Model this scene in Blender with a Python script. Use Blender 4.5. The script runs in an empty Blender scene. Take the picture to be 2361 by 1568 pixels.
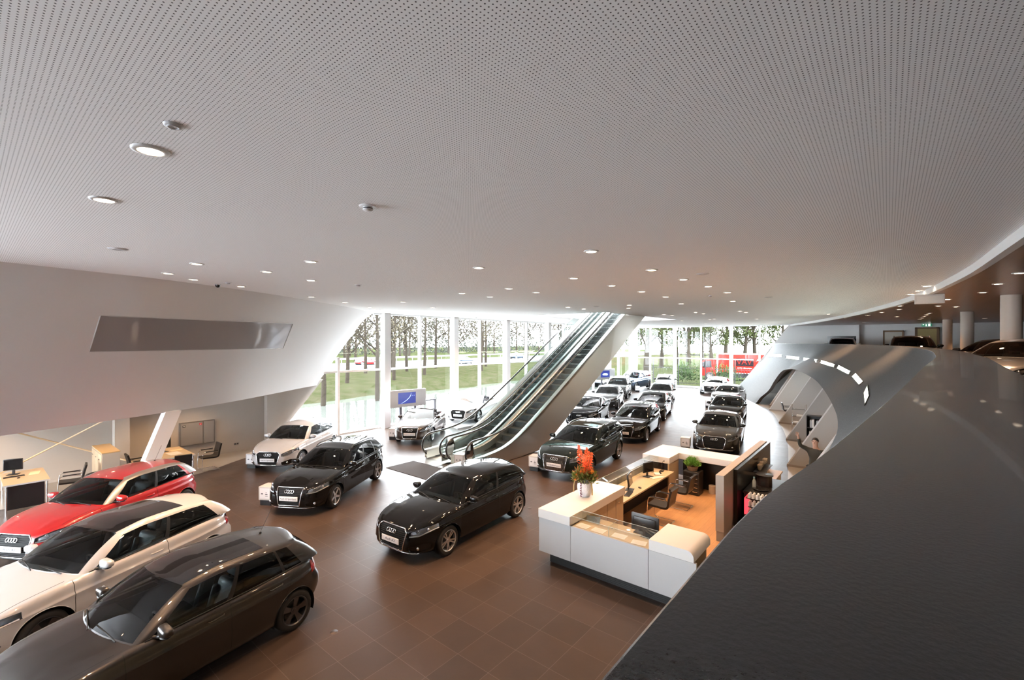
import bpy, bmesh, math, random
from mathutils import Vector, Matrix, Euler
from mathutils.bvhtree import BVHTree
random.seed(7)
C = bpy.context.scene.collection
PI = math.pi
sin, cos = math.sin, math.cos

# ------------------------------------------------------------------ camera, world, exposure
# world axes follow the building: x runs away along the left window wall, y to the left, z up
EYE = 4.55
FPX, CXP, HOR = 2361 * 16 / 36.0, 1180.5, 788.0
FW = Vector((.771, .637, 0)); RT = Vector((.637, -.771, 0))
cam_data = bpy.data.cameras.new('camera'); cam = bpy.data.objects.new('camera', cam_data); C.objects.link(cam)
cam.location = (0, 0, EYE); cam.rotation_euler = (PI / 2, 0, math.atan2(.637, .771) - PI / 2)
cam_data.lens = 16; cam_data.sensor_width = 36; cam_data.shift_y = 4 / 2361.0
cam_data.clip_start = .02; cam_data.clip_end = 600
bpy.context.scene.camera = cam
scn = bpy.context.scene
scn.view_settings.view_transform = 'Standard'; scn.view_settings.look = 'None'
scn.view_settings.gamma = 1; scn.view_settings.use_curve_mapping = False
scn.view_settings.exposure = EXPOSURE = 1.6
scn.cycles.max_bounces = 8; scn.cycles.diffuse_bounces = 5; scn.cycles.glossy_bounces = 4
scn.cycles.transmission_bounces = 6; scn.cycles.transparent_max_bounces = 40
scn.cycles.caustics_reflective = True; scn.cycles.blur_glossy = 1.0; scn.cycles.caustics_refractive = False
scn.cycles.sample_clamp_indirect = 6
wd = bpy.data.worlds.new('overcast_sky'); scn.world = wd; wd.use_nodes = True
wn = wd.node_tree.nodes; wl = wd.node_tree.links
bg = wn['Background']; bg.inputs['Strength'].default_value = SKY_POWER = 13.0
tcw = wn.new('ShaderNodeTexCoord'); spw = wn.new('ShaderNodeSeparateXYZ'); rmw = wn.new('ShaderNodeValToRGB')
wl.new(tcw.outputs['Generated'], spw.inputs[0]); wl.new(spw.outputs['Z'], rmw.inputs[0]); wl.new(rmw.outputs[0], bg.inputs[0])
rmw.color_ramp.elements[0].position = 0.0; rmw.color_ramp.elements[0].color = (.86, .92, 1, 1)
rmw.color_ramp.elements[1].position = .9; rmw.color_ramp.elements[1].color = (.92, .95, 1, 1)

def G(u, v, z=0.0):
    """point at height z seen at photograph pixel (u, v)"""
    Y = (EYE - z) * FPX / (v - HOR); X = (u - CXP) / FPX * Y
    p = RT * X + FW * Y
    return Vector((p.x, p.y, z))

# ------------------------------------------------------------------ materials
MATS = {}
def pmat(name, col, rough=.5, metal=0., coat=0., spec=.5, noise=None, bump=None, emit=None, estr=0., sheen=0.):
    if name in MATS: return MATS[name]
    m = bpy.data.materials.new(name); m.use_nodes = True
    nt = m.node_tree; b = nt.nodes['Principled BSDF']
    b.inputs['Base Color'].default_value = (*col, 1); b.inputs['Roughness'].default_value = rough
    b.inputs['Metallic'].default_value = metal; b.inputs['Coat Weight'].default_value = coat
    b.inputs['Coat Roughness'].default_value = .03; b.inputs['Specular IOR Level'].default_value = spec
    if emit: b.inputs['Emission Color'].default_value = (*emit, 1); b.inputs['Emission Strength'].default_value = estr
    if noise or bump:
        tc = nt.nodes.new('ShaderNodeTexCoord')
    if noise:                                   # (scale, amount)
        n = nt.nodes.new('ShaderNodeTexNoise'); n.inputs['Scale'].default_value = noise[0]; n.inputs['Detail'].default_value = 3
        mp = nt.nodes.new('ShaderNodeMapRange'); mp.inputs['To Min'].default_value = 1 - noise[1]; mp.inputs['To Max'].default_value = 1 + noise[1]
        mx = nt.nodes.new('ShaderNodeVectorMath'); mx.operation = 'SCALE'; mx.inputs[0].default_value = col
        nt.links.new(tc.outputs['Object'], n.inputs[0]); nt.links.new(n.outputs[0], mp.inputs[0])
        nt.links.new(mp.outputs[0], mx.inputs['Scale']); nt.links.new(mx.outputs[0], b.inputs['Base Color'])
    if bump:                                    # (scale, strength)
        n2 = nt.nodes.new('ShaderNodeTexNoise'); n2.inputs['Scale'].default_value = bump[0]; n2.inputs['Detail'].default_value = 4
        bp = nt.nodes.new('ShaderNodeBump'); bp.inputs['Strength'].default_value = bump[1]; bp.inputs['Distance'].default_value = .02
        nt.links.new(tc.outputs['Object'], n2.inputs[0]); nt.links.new(n2.outputs[0], bp.inputs['Height']); nt.links.new(bp.outputs[0], b.inputs['Normal'])
    MATS[name] = m
    return m

def glass_mat(name, tint, ior=1.5, refl_rough=0., fac=1.):
    if name in MATS: return MATS[name]
    m = bpy.data.materials.new(name); m.use_nodes = True; nt = m.node_tree; nt.nodes.remove(nt.nodes['Principled BSDF'])
    out = nt.nodes['Material Output']
    tr = nt.nodes.new('ShaderNodeBsdfTransparent'); tr.inputs[0].default_value = (*tint, 1)
    gl = nt.nodes.new('ShaderNodeBsdfGlossy'); gl.inputs['Roughness'].default_value = refl_rough
    fr = nt.nodes.new('ShaderNodeFresnel'); fr.inputs[0].default_value = ior
    mu = nt.nodes.new('ShaderNodeMath'); mu.operation = 'MULTIPLY'; mu.inputs[1].default_value = fac
    mx = nt.nodes.new('ShaderNodeMixShader')
    nt.links.new(fr.outputs[0], mu.inputs[0]); nt.links.new(mu.outputs[0], mx.inputs[0])
    nt.links.new(tr.outputs[0], mx.inputs[1]); nt.links.new(gl.outputs[0], mx.inputs[2]); nt.links.new(mx.outputs[0], out.inputs[0])
    MATS[name] = m
    return m

# ------------------------------------------------------------------ mesh builder
class MB:
    def __init__(s): s.v = []; s.f = []; s.m = []; s.n = None
    def add(s, vs, fs, mi=0, M=None):
        o = len(s.v)
        for p in vs:
            p = Vector(p); s.v.append(M @ p if M else p)
        for f in fs: s.f.append([o + i for i in f]); s.m.append(mi)
        return s
    def box(s, x0, x1, y0, y1, z0, z1, mi=0, M=None):
        if x0 > x1: x0, x1 = x1, x0
        if y0 > y1: y0, y1 = y1, y0
        vs = [(x, y, z) for z in (z0, z1) for y in (y0, y1) for x in (x0, x1)]
        return s.add(vs, [(0, 2, 3, 1), (4, 5, 7, 6), (0, 1, 5, 4), (2, 6, 7, 3), (0, 4, 6, 2), (1, 3, 7, 5)], mi, M)
    def rbox(s, x0, x1, y0, y1, z0, z1, r=.02, mi=0, M=None, seg=3):
        """box with every edge rounded"""
        bm = bmesh.new(); bmesh.ops.create_cube(bm, size=1)
        for v in bm.verts: v.co = Vector(((x0 + x1) / 2 + v.co.x * abs(x1 - x0), (y0 + y1) / 2 + v.co.y * abs(y1 - y0), (z0 + z1) / 2 + v.co.z * abs(z1 - z0)))
        bmesh.ops.bevel(bm, geom=bm.edges[:], offset=r, segments=seg, profile=.5, affect='EDGES')
        bm.verts.index_update()
        s.add([v.co for v in bm.verts], [[v.index for v in f.verts] for f in bm.faces], mi, M); bm.free(); return s
    def prism(s, poly, z0, z1, mi=0, M=None):
        """poly (x,y) counter-clockwise extruded along z"""
        n = len(poly)
        vs = [(x, y, z0) for x, y in poly] + [(x, y, z1) for x, y in poly]
        fs = [list(range(n))[::-1], list(range(n, 2 * n))] + [(i, (i + 1) % n, n + (i + 1) % n, n + i) for i in range(n)]
        return s.add(vs, fs, mi, M)
    def tube(s, pts, r, seg=8, mi=0, closed=False, caps=True, M=None, flat=None):
        pts = [Vector(p) for p in pts]; n = len(pts); o = []
        up = Vector((0, 0, 1)); prev = None
        for i, p in enumerate(pts):
            a = pts[(i - 1) % n] if (closed or i > 0) else p; b = pts[(i + 1) % n] if (closed or i < n - 1) else p
            t = (b - a); t = t.normalized() if t.length > 1e-9 else Vector((1, 0, 0))
            if prev is None:
                s1 = t.cross(up if abs(t.z) < .95 else Vector((1, 0, 0))).normalized()
            else:
                s1 = (prev - t * prev.dot(t)); s1 = s1.normalized() if s1.length > 1e-6 else prev
            prev = s1; s2 = t.cross(s1)
            rr = r(i / (n - 1)) if callable(r) else r
            ra, rb = (rr, rr) if flat is None else (rr, rr * flat)
            o += [p + s1 * (ra * cos(2 * PI * k / seg)) + s2 * (rb * sin(2 * PI * k / seg)) for k in range(seg)]
        fs = []
        for i in range(n if closed else n - 1):
            j = (i + 1) % n
            for k in range(seg): fs.append((i * seg + k, j * seg + k, j * seg + (k + 1) % seg, i * seg + (k + 1) % seg)[::-1])
        if caps and not closed: fs += [list(range(seg)), list(range((n - 1) * seg, n * seg))[::-1]]
        return s.add(o, fs, mi, M)
    def lathe(s, prof, seg=24, mi=0, M=None, arc=2 * PI):
        """prof [(r, z)] turned round the z axis"""
        n = len(prof); vs = []; full = abs(arc - 2 * PI) < 1e-6; cnt = seg if full else seg + 1
        for k in range(cnt):
            a = arc * k / seg; vs += [(r * cos(a), r * sin(a), z) for r, z in prof]
        fs = []
        for k in range(seg):
            j = (k + 1) % cnt
            for i in range(n - 1): fs.append((k * n + i, j * n + i, j * n + i + 1, k * n + i + 1))
        return s.add(vs, fs, mi, M)
    def cyl(s, r, z0, z1, seg=24, mi=0, M=None, r2=None):
        r2 = r if r2 is None else r2
        vs = [(r * cos(2 * PI * k / seg), r * sin(2 * PI * k / seg), z0) for k in range(seg)] + [(r2 * cos(2 * PI * k / seg), r2 * sin(2 * PI * k / seg), z1) for k in range(seg)]
        fs = [list(range(seg))[::-1], list(range(seg, 2 * seg))] + [(k, (k + 1) % seg, seg + (k + 1) % seg, seg + k) for k in range(seg)]
        return s.add(vs, fs, mi, M)
    def ball(s, c, rx, ry=None, rz=None, u=12, v=8, mi=0, M=None):
        ry = rx if ry is None else ry; rz = rx if rz is None else rz
        vs = []; 
        for j in range(v + 1):
            th = PI * j / v
            for i in range(u): vs.append((c[0] + rx * sin(th) * cos(2 * PI * i / u), c[1] + ry * sin(th) * sin(2 * PI * i / u), c[2] + rz * cos(th)))
        fs = [(j * u + i, (j + 1) * u + i, (j + 1) * u + (i + 1) % u, j * u + (i + 1) % u) for j in range(v) for i in range(u)]
        return s.add(vs, fs, mi, M)
    def grid(s, rows, mi=0, flip=False, closed=False):
        """rows: list of equal-length point lists"""
        n = len(rows[0]); vs = [p for r in rows for p in r]; fs = []
        for i in range(len(rows) - 1):
            for k in range(n if closed else n - 1):
                j = (k + 1) % n
                q = (i * n + k, i * n + j, (i + 1) * n + j, (i + 1) * n + k)
                fs.append(q[::-1] if flip else q)
        return s.add(vs, fs, mi)
    def build(s, name, mats, parent=None, smooth=None, loc=None, rot=None, weld=False):
        me = bpy.data.meshes.new(name); me.from_pydata([tuple(p) for p in s.v], [], s.f)
        if not isinstance(mats, (list, tuple)): mats = [mats]
        for m in mats: me.materials.append(m)
        if len(mats) > 1: me.polygons.foreach_set('material_index', s.m)
        if weld or smooth:
            bm = bmesh.new(); bm.from_mesh(me); bmesh.ops.remove_doubles(bm, verts=bm.verts, dist=1e-5); bm.to_mesh(me); bm.free()
        if smooth:
            for p in me.polygons: p.use_smooth = True
            if smooth is not True:
                me.set_sharp_from_angle(angle=math.radians(smooth))
        me.update()
        o = bpy.data.objects.new(name, me); C.objects.link(o)
        if parent: o.parent = parent
        if loc is not None: o.location = loc
        if rot is not None: o.rotation_euler = rot
        return o

def empty(name, loc=(0, 0, 0), rz=0., parent=None):
    o = bpy.data.objects.new(name, None); C.objects.link(o); o.empty_display_size = .2
    o.location = loc; o.rotation_euler = (0, 0, rz)
    if parent: o.parent = parent
    return o
def tag(o, label, cat, group=None, kind=None):
    o['label'] = label; o['category'] = cat
    if group: o['group'] = group
    if kind: o['kind'] = kind
    return o
def structure(o): o['kind'] = 'structure'; return o
def kids(o): return [c for c in bpy.data.objects if c.parent == o]
CH = {}
def copy_tree(o, parent=None, tree=None):
    c = o.copy(); C.objects.link(c); c.parent = parent if parent else o.parent if parent is None and o.parent and tree else parent
    for ch in o.children: copy_tree(ch, c, True)
    return c
def dup(o, loc, rz=None, label=None, group=None):
    c = o.copy(); C.objects.link(c); c.location = loc
    if rz is not None: c.rotation_euler = (0, 0, rz)
    for ch in o.children:
        d = ch.copy(); C.objects.link(d); d.parent = c
        for g in ch.children:
            e = g.copy(); C.objects.link(e); e.parent = d
    if label: c['label'] = label
    if group: c['group'] = group
    return c
def text(body, size, mat, parent, M, name='lettering', extrude=.001, align='CENTER', sx=1., maxw=None):
    cu = bpy.data.curves.new(name, 'FONT'); cu.body = body; cu.size = size; cu.extrude = extrude; cu.align_x = align; cu.align_y = 'CENTER'
    cu.resolution_u = 3; cu.materials.append(mat)
    tmp = bpy.data.objects.new(name, cu); C.objects.link(tmp); bpy.context.view_layer.update()
    me = bpy.data.meshes.new_from_object(tmp.evaluated_get(bpy.context.evaluated_depsgraph_get())); bpy.data.objects.remove(tmp)
    if maxw: w_ = max(v.co.x for v in me.vertices) - min(v.co.x for v in me.vertices); sx = min(sx, maxw / w_)
    o = bpy.data.objects.new(name, me); C.objects.link(o); o.parent = parent
    o.matrix_local = M @ Matrix.Diagonal((sx, 1, 1, 1))
    return o
def frame_mat(origin, xdir, ydir):
    x = Vector(xdir).normalized(); y = Vector(ydir); y = (y - x * y.dot(x)).normalized(); z = x.cross(y)
    M = Matrix((x, y, z)).transposed().to_4x4(); M.translation = Vector(origin); return M
def spline(xs, ys):
    """monotone-ish cubic interpolation through control points"""
    n = len(xs); m = []
    for i in range(n):
        if i == 0: m.append((ys[1] - ys[0]) / (xs[1] - xs[0]))
        elif i == n - 1: m.append((ys[-1] - ys[-2]) / (xs[-1] - xs[-2]))
        else:
            a = (ys[i] - ys[i - 1]) / (xs[i] - xs[i - 1]); b = (ys[i + 1] - ys[i]) / (xs[i + 1] - xs[i])
            m.append(0 if a * b <= 0 else 2 * a * b / (a + b) if abs(a + b) > 1e-9 else 0)
    def f(x):
        if x <= xs[0]: return ys[0] + m[0] * (x - xs[0]) * .0
        if x >= xs[-1]: return ys[-1]
        i = max(k for k in range(n - 1) if xs[k] <= x); h = xs[i + 1] - xs[i]; t = (x - xs[i]) / h
        return ys[i] * (1 + 2 * t) * (1 - t) ** 2 + h * m[i] * t * (1 - t) ** 2 + ys[i + 1] * t * t * (3 - 2 * t) + h * m[i + 1] * t * t * (t - 1)
    return f
def catmull(pts, n=8, closed=False):
    pts = [Vector(p) for p in pts]; out = []; N = len(pts)
    for i in range(N if closed else N - 1):
        p0 = pts[(i - 1) % N] if closed or i > 0 else pts[0] * 2 - pts[1]; p1 = pts[i]; p2 = pts[(i + 1) % N]
        p3 = pts[(i + 2) % N] if closed or i + 2 < N else pts[-1] * 2 - pts[-2]
        for k in range(n):
            t = k / n
            out.append(.5 * ((2 * p1) + (p2 - p0) * t + (2 * p0 - 5 * p1 + 4 * p2 - p3) * t * t + (3 * p1 - p0 - 3 * p2 + p3) * t ** 3))
    if not closed: out.append(pts[-1])
    return out
def lerp(a, b, t): return a + (b - a) * t
def smooth01(t): t = max(0., min(1., t)); return t * t * (3 - 2 * t)
# shared materials
TYRE = pmat('tyre_rubber', (.012, .012, .013), .75)
CHROME = pmat('chrome', (.8, .8, .8), .08, 1.)
ALLOY = pmat('silver_alloy', (.62, .62, .63), .25, .9)
DARKALLOY = pmat('dark_alloy', (.12, .12, .13), .3, .9)
TRIM = pmat('black_trim', (.008, .008, .009), .35)
GAP = pmat('shut_line', (.004, .004, .004), .8)
SEAT = pmat('dark_seat_leather', (.035, .037, .045), .5)
DASH = pmat('dashboard_plastic', (.02, .021, .023), .6)
REDLENS = pmat('red_lamp_lens', (.38, .008, .01), .12, 0, 1.)
PLATE = pmat('white_plate', (.72, .73, .75), .4)
INK = pmat('plate_ink', (.09, .09, .11), .6)
CARGLASS = glass_mat('car_glass', (.52, .57, .57), 1.5)
DARKGLASS = glass_mat('dark_car_glass', (.10, .105, .105), 1.5)
LENS = glass_mat('lamp_lens', (.92, .94, .96), 1.45)
ROOFGLASS = pmat('dark_roof_glass', (.006, .006, .007), .05, 0, 1.)
LED = pmat('lamp_reflector', (.75, .77, .8), .18, .9)
STRIP = pmat('lamp_light_guide', (.85, .87, .9), .3)
DISC = pmat('brake_disc', (.1, .1, .1), .45, .8)
GREYPLASTIC = pmat('grey_cladding', (.16, .16, .16), .5)

# ------------------------------------------------------------------ building shell
CEIL, WOODZ, MEZZ, CAPZ = 6.05, 5.90, 3.20, 4.40
XW, YW, XB_ = 45.6, 20.7, -12.0          # far window wall, left window wall, wall behind the camera
def Wd(X, Y): p = RT * X + FW * Y; return (p.x, p.y)

WHITE = pmat('white_plaster', (.70, .695, .695), .7, bump=(60, .02))
WARMWALL = pmat('office_wall', (.40, .36, .32), .7, noise=(1.5, .03))
BEIGEFLOOR = pmat('beige_stone_floor', (.26, .235, .205), .35, noise=(3, .08))
GREYSKIN = None
def tile_material():
    m = bpy.data.materials.new('brown_floor_tiles'); m.use_nodes = True; nt = m.node_tree; b = nt.nodes['Principled BSDF']; L = nt.links.new
    tc = nt.nodes.new('ShaderNodeTexCoord'); mp = nt.nodes.new('ShaderNodeMapping')
    o = G(700 + 270 * .2541, 1250 + 622 * .2541); mp.inputs['Location'].default_value = (-(o.x % .6), -(o.y % .6), 0)
    br = nt.nodes.new('ShaderNodeTexBrick'); br.offset = 0; br.inputs['Scale'].default_value = 1; br.inputs['Mortar Size'].default_value = .0035
    br.inputs['Mortar Smooth'].default_value = .2; br.inputs['Brick Width'].default_value = .6; br.inputs['Row Height'].default_value = .6; br.inputs['Bias'].default_value = 0
    br.inputs['Color1'].default_value = (.066, .045, .035, 1); br.inputs['Color2'].default_value = (.052, .037, .030, 1); br.inputs['Mortar'].default_value = (.115, .09, .075, 1)
    L(tc.outputs['Object'], mp.inputs[0]); L(mp.outputs[0], br.inputs[0])
    n = nt.nodes.new('ShaderNodeTexNoise'); n.inputs['Scale'].default_value = 2.5; n.inputs['Detail'].default_value = 5; L(tc.outputs['Object'], n.inputs[0])
    mr = nt.nodes.new('ShaderNodeMapRange'); mr.inputs['To Min'].default_value = .85; mr.inputs['To Max'].default_value = 1.15; L(n.outputs[0], mr.inputs[0])
    mx = nt.nodes.new('ShaderNodeVectorMath'); mx.operation = 'SCALE'; L(br.outputs['Color'], mx.inputs[0]); L(mr.outputs[0], mx.inputs['Scale']); L(mx.outputs[0], b.inputs['Base Color'])
    b.inputs['Specular IOR Level'].default_value = .22; r = nt.nodes.new('ShaderNodeMapRange'); r.inputs['To Min'].default_value = .28; r.inputs['To Max'].default_value = .42; L(n.outputs[0], r.inputs[0]); L(r.outputs[0], b.inputs['Roughness'])
    n2 = nt.nodes.new('ShaderNodeTexNoise'); n2.inputs['Scale'].default_value = 14; n2.inputs['Detail'].default_value = 3; L(tc.outputs['Object'], n2.inputs[0])
    ad = nt.nodes.new('ShaderNodeMath'); ad.operation = 'MULTIPLY_ADD'; ad.inputs[1].default_value = -1.0; L(br.outputs['Fac'], ad.inputs[0]); L(n2.outputs[0], ad.inputs[2])
    bp = nt.nodes.new('ShaderNodeBump'); bp.inputs['Strength'].default_value = .12; bp.inputs['Distance'].default_value = .004; L(ad.outputs[0], bp.inputs['Height']); L(bp.outputs[0], b.inputs['Normal'])
    return m
def perforated_material():
    m = bpy.data.materials.new('perforated_white_ceiling'); m.use_nodes = True; nt = m.node_tree; b = nt.nodes['Principled BSDF']; L = nt.links.new
    b.inputs['Roughness'].default_value = .75
    tc = nt.nodes.new('ShaderNodeTexCoord'); sc = nt.nodes.new('ShaderNodeVectorMath'); sc.operation = 'SCALE'; sc.inputs['Scale'].default_value = 1 / .0253
    fr = nt.nodes.new('ShaderNodeVectorMath'); fr.operation = 'FRACTION'; su = nt.nodes.new('ShaderNodeVectorMath'); su.operation = 'SUBTRACT'; su.inputs[1].default_value = (.5, .5, 0)
    mu = nt.nodes.new('ShaderNodeVectorMath'); mu.operation = 'MULTIPLY'; mu.inputs[1].default_value = (1, 1, 0)
    le = nt.nodes.new('ShaderNodeVectorMath'); le.operation = 'LENGTH'
    L(tc.outputs['Object'], sc.inputs[0]); L(sc.outputs[0], fr.inputs[0]); L(fr.outputs[0], su.inputs[0]); L(su.outputs[0], mu.inputs[0]); L(mu.outputs[0], le.inputs[0])
    lt = nt.nodes.new('ShaderNodeMath'); lt.operation = 'LESS_THAN'; lt.inputs[1].default_value = .17; L(le.outputs['Value'], lt.inputs[0])
    mx = nt.nodes.new('ShaderNodeMix'); mx.data_type = 'RGBA'; mx.inputs['A'].default_value = (.90, .90, .90, 1); mx.inputs['B'].default_value = (.10, .10, .10, 1)
    L(lt.outputs[0], mx.inputs['Factor']); L(mx.outputs['Result'], b.inputs['Base Color'])
    return m
def wood_material(name, c1, c2, rough=.4, board=.12, length=2.2, axis=0):
    m = bpy.data.materials.new(name); m.use_nodes = True; nt = m.node_tree; b = nt.nodes['Principled BSDF']; L = nt.links.new
    tc = nt.nodes.new('ShaderNodeTexCoord'); mp = nt.nodes.new('ShaderNodeMapping')
    if axis: mp.inputs['Rotation'].default_value = (0, 0, PI / 2)
    br = nt.nodes.new('ShaderNodeTexBrick'); br.offset = .37; br.inputs['Scale'].default_value = 1; br.inputs['Mortar Size'].default_value = .0015
    br.inputs['Brick Width'].default_value = length; br.inputs['Row Height'].default_value = board
    br.inputs['Color1'].default_value = (*c1, 1); br.inputs['Color2'].default_value = (*c2, 1); br.inputs['Mortar'].default_value = (*[x * .5 for x in c2], 1)
    L(tc.outputs['Object'], mp.inputs[0]); L(mp.outputs[0], br.inputs[0])
    st = nt.nodes.new('ShaderNodeMapping'); st.inputs['Scale'].default_value = (1.2, 14, 1); L(mp.outputs[0], st.inputs[0])
    n = nt.nodes.new('ShaderNodeTexNoise'); n.inputs['Scale'].default_value = 3; n.inputs['Detail'].default_value = 4; L(st.outputs[0], n.inputs[0])
    mr = nt.nodes.new('ShaderNodeMapRange'); mr.inputs['To Min'].default_value = .8; mr.inputs['To Max'].default_value = 1.2; L(n.outputs[0], mr.inputs[0])
    mx = nt.nodes.new('ShaderNodeVectorMath'); mx.operation = 'SCALE'; L(br.outputs['Color'], mx.inputs[0]); L(mr.outputs[0], mx.inputs['Scale']); L(mx.outputs[0], b.inputs['Base Color'])
    b.inputs['Roughness'].default_value = rough
    return m
TILES = tile_material(); PERF = perforated_material()
WOODCEIL = wood_material('dark_wood_ceiling', (.23, .14, .10), (.19, .115, .085), .28, .14, 3.)
OAK = wood_material('oak_floor', (.40, .22, .10), (.35, .185, .085), .4, .16, 1.4)

# floor slab (one piece under the hall) with the beige office zones laid into it
FB = spline([-12, -4, 3, 9.5, 14.4, 19.3, 24.3, 29.1, 34.2, 37.3, 44.4, 46], [1.6, 1.65, 1.75, 1.85, 2.2, 2.82, 3.6, 4.67, 6.05, 7.6, 10.9, 11.6])
mb = MB(); xs = [XB_ + (XW - XB_) * k / 60 for k in range(61)]
mb.grid([[Vector((x, FB(x), 0)) for x in xs], [Vector((x, 21.2, 0)) for x in xs]], flip=True)
mb.box(XB_, XW, -14, 21.2, -.3, -.01)
structure(mb.build('floor', [TILES]))
mb = MB(); mb.grid([[Vector((x, -14, 0)) for x in xs], [Vector((x, FB(x), 0)) for x in xs]], flip=True)
structure(mb.build('floor_office_right', [BEIGEFLOOR]))
bl = [Wd(-17.5, 8.2), Wd(-13.1, 13.1), Wd(-12.0, 14.2), Wd(-10.8, 15.65), Wd(-10.4, 17.9), Wd(-9.6, 19.6), Wd(-9.0, 21.0)]
blc = catmull([(x, y, 0) for x, y in bl], 6)
mb = MB(); mb.grid([[Vector((p.x, min(p.y, 20.8), .004)) for p in blc], [Vector((p.x, 20.8, .004)) for p in blc]], flip=True)
structure(mb.build('floor_office_left', [BEIGEFLOOR]))

# main perforated ceiling with its curved edge and the escalator opening
YE = spline([-12, 0, 4, 8.63, 10.03, 12.08, 15.28, 19.7, 26.6, 35.9, 45.6], [-2.0, -1.5, -1.4, -1.34, -1.31, -1.27, -1.06, -.6, .73, 3.19, 6.53])
HX0, HX1, HY0, HY1 = 20.9, 31.0, 11.1, 15.4
def strip(mb, x0, x1, ya, yb, z, n=24, mi=0, down=True):
    r0 = []; r1 = []
    for k in range(n + 1):
        x = lerp(x0, x1, k / n); r0.append(Vector((x, ya(x) if callable(ya) else ya, z))); r1.append(Vector((x, yb(x) if callable(yb) else yb, z)))
    mb.grid([r0, r1], mi, flip=not down)
mb = MB()
strip(mb, XB_, HX0, YE, 21.2, CEIL, 30); strip(mb, HX0, HX1, YE, HY0, CEIL); strip(mb, HX0, HX1, HY1, 21.2, CEIL); strip(mb, HX1, XW, YE, 21.2, CEIL)
structure(mb.build('ceiling', [PERF]))
mb = MB(); n = 80; xs2 = [lerp(XB_, XW, k / n) for k in range(n + 1)]
mb.grid([[Vector((x, YE(x), WOODZ - .01)) for x in xs2], [Vector((x, YE(x), CEIL)) for x in xs2]])
mb.grid([[Vector((x, YE(x), WOODZ - .01)) for x in xs2], [Vector((x, YE(x) - .12, WOODZ - .01)) for x in xs2]], flip=True)
structure(mb.build('trim_ceiling_edge', [WHITE], smooth=40))
mb = MB(); strip(mb, XB_, XW, -14, lambda x: YE(x) - .1, WOODZ, 40)
structure(mb.build('ceiling_upper_floor', [WOODCEIL]))
mb = MB(); mb.box(XB_ - .3, XW + .3, -14.3, 21.4, CEIL + .75, CEIL + 1.0)                      # roof deck over everything but the opening
mb2 = MB(); mb2.box(XB_ - .3, HX0 - .1, -14.3, 21.4, 6.6, 6.9); mb2.box(HX1 + .1, XW + .3, -14.3, 21.4, 6.6, 6.9); mb2.box(HX0 - .1, HX1 + .1, -14.3, HY0 - .1, 6.6, 6.9); mb2.box(HX0 - .1, HX1 + .1, HY1 + .1, 21.4, 6.6, 6.9)
structure(mb2.build('ceiling_roof_deck', [WHITE]))
mb = MB()
for (x0, x1, y0, y1) in ((HX0 - .1, HX0, HY0 - .1, HY1 + .1), (HX1, HX1 + .1, HY0 - .1, HY1 + .1), (HX0, HX1, HY0 - .1, HY0), (HX0, HX1, HY1, HY1 + .1)): mb.box(x0, x1, y0, y1, CEIL, 10.5)
structure(mb.build('wall_escalator_shaft', [WHITE]))

# walls
mb = MB()
mb.add([(-2.6, 20.8, 0), (8.6, 20.8, 0), (11.0, 20.8, 2.75), (-2.6, 20.8, 2.75)], [(0, 1, 2, 3)]); mb.box(-2.6, 8.4, 20.82, 21.1, 0, 2.75)
mb.add([(8.6, 20.8, 0), (8.6, 21.1, 0), (11.0, 21.1, 2.75), (11.0, 20.8, 2.75)], [(0, 1, 2, 3)])
structure(mb.build('wall_left_office', [WARMWALL]))
# the sloping white wall above the left offices
TOPC = catmull([(-2.2, 12.3, CEIL), (-.8, 12.55, CEIL), (.46, 12.8, CEIL), (1.9, 13.14, CEIL), (3.14, 13.47, CEIL), (5.97, 14.84, CEIL), (8.34, 16.44, CEIL), (10.63, 18.06, CEIL), (13.49, 20.75, CEIL)], 6)
BOTC = catmull([(-2.6, 14.0, 2.5), (-1, 14.4, 2.5), (.53, 14.88, 2.5), (2.24, 15.53, 2.5), (3.3, 15.93, 2.5), (5.6, 17.1, 2.5), (7.6, 18.5, 2.5), (9.2, 19.7, 2.5), (10.7, 20.75, 2.5)], 6)
ENDZ = [2.5, 2.57, 3.2, 3.88, 5.0, 5.5, 5.85, 6.05]; ENDX = [10.68, 10.7, 11.2, 11.7, 12.6, 13.0, 13.4, 13.75]
ENDF = spline(ENDZ, ENDX)
def wallpt(s, t):
    """s 0..1 along the wall, t 0..1 upwards"""
    f = s * (len(TOPC) - 1); i = min(int(f), len(TOPC) - 2); u = f - i
    T_, B_ = TOPC[i].lerp(TOPC[i + 1], u), BOTC[i].lerp(BOTC[i + 1], u)
    p = B_.lerp(T_, t); p.x += .04 * 0
    e = ENDF(p.z) - lerp(BOTC[-1].x, TOPC[-1].x, t)
    p.x += e * s ** 8
    nx = .16 * sin(PI * t) * (1 - s ** 6); p.y += nx                      # slight hollow
    return p
mb = MB(); nS, nT = 90, 24
rows_ = [[wallpt(k / nS, j / nT) for k in range(nS + 1)] for j in range(nT + 1)]
mb.grid(rows_); 
mb.grid([[p for p in rows_[0]], [Vector((p.x, max(p.y, 20.79), 2.5)) for p in rows_[0]]], flip=True)
mb.grid([[rows_[j][-1] for j in range(nT + 1)], [rows_[j][-1] + Vector((-.04, .25, 0)) for j in range(nT + 1)]], flip=True)
WALLW = structure(mb.build('wall_left_upper', [WHITE], smooth=50))
wall_bvh = BVHTree.FromPolygons([p for r in rows_ for p in r], [(j * (nS + 1) + k, j * (nS + 1) + k + 1, (j + 1) * (nS + 1) + k + 1, (j + 1) * (nS + 1) + k) for j in range(nT) for k in range(nS)])
def ray_dir(u, v): return (RT * ((u - CXP) / FPX) + FW + Vector((0, 0, -(v - HOR) / FPX))).normalized()
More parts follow.
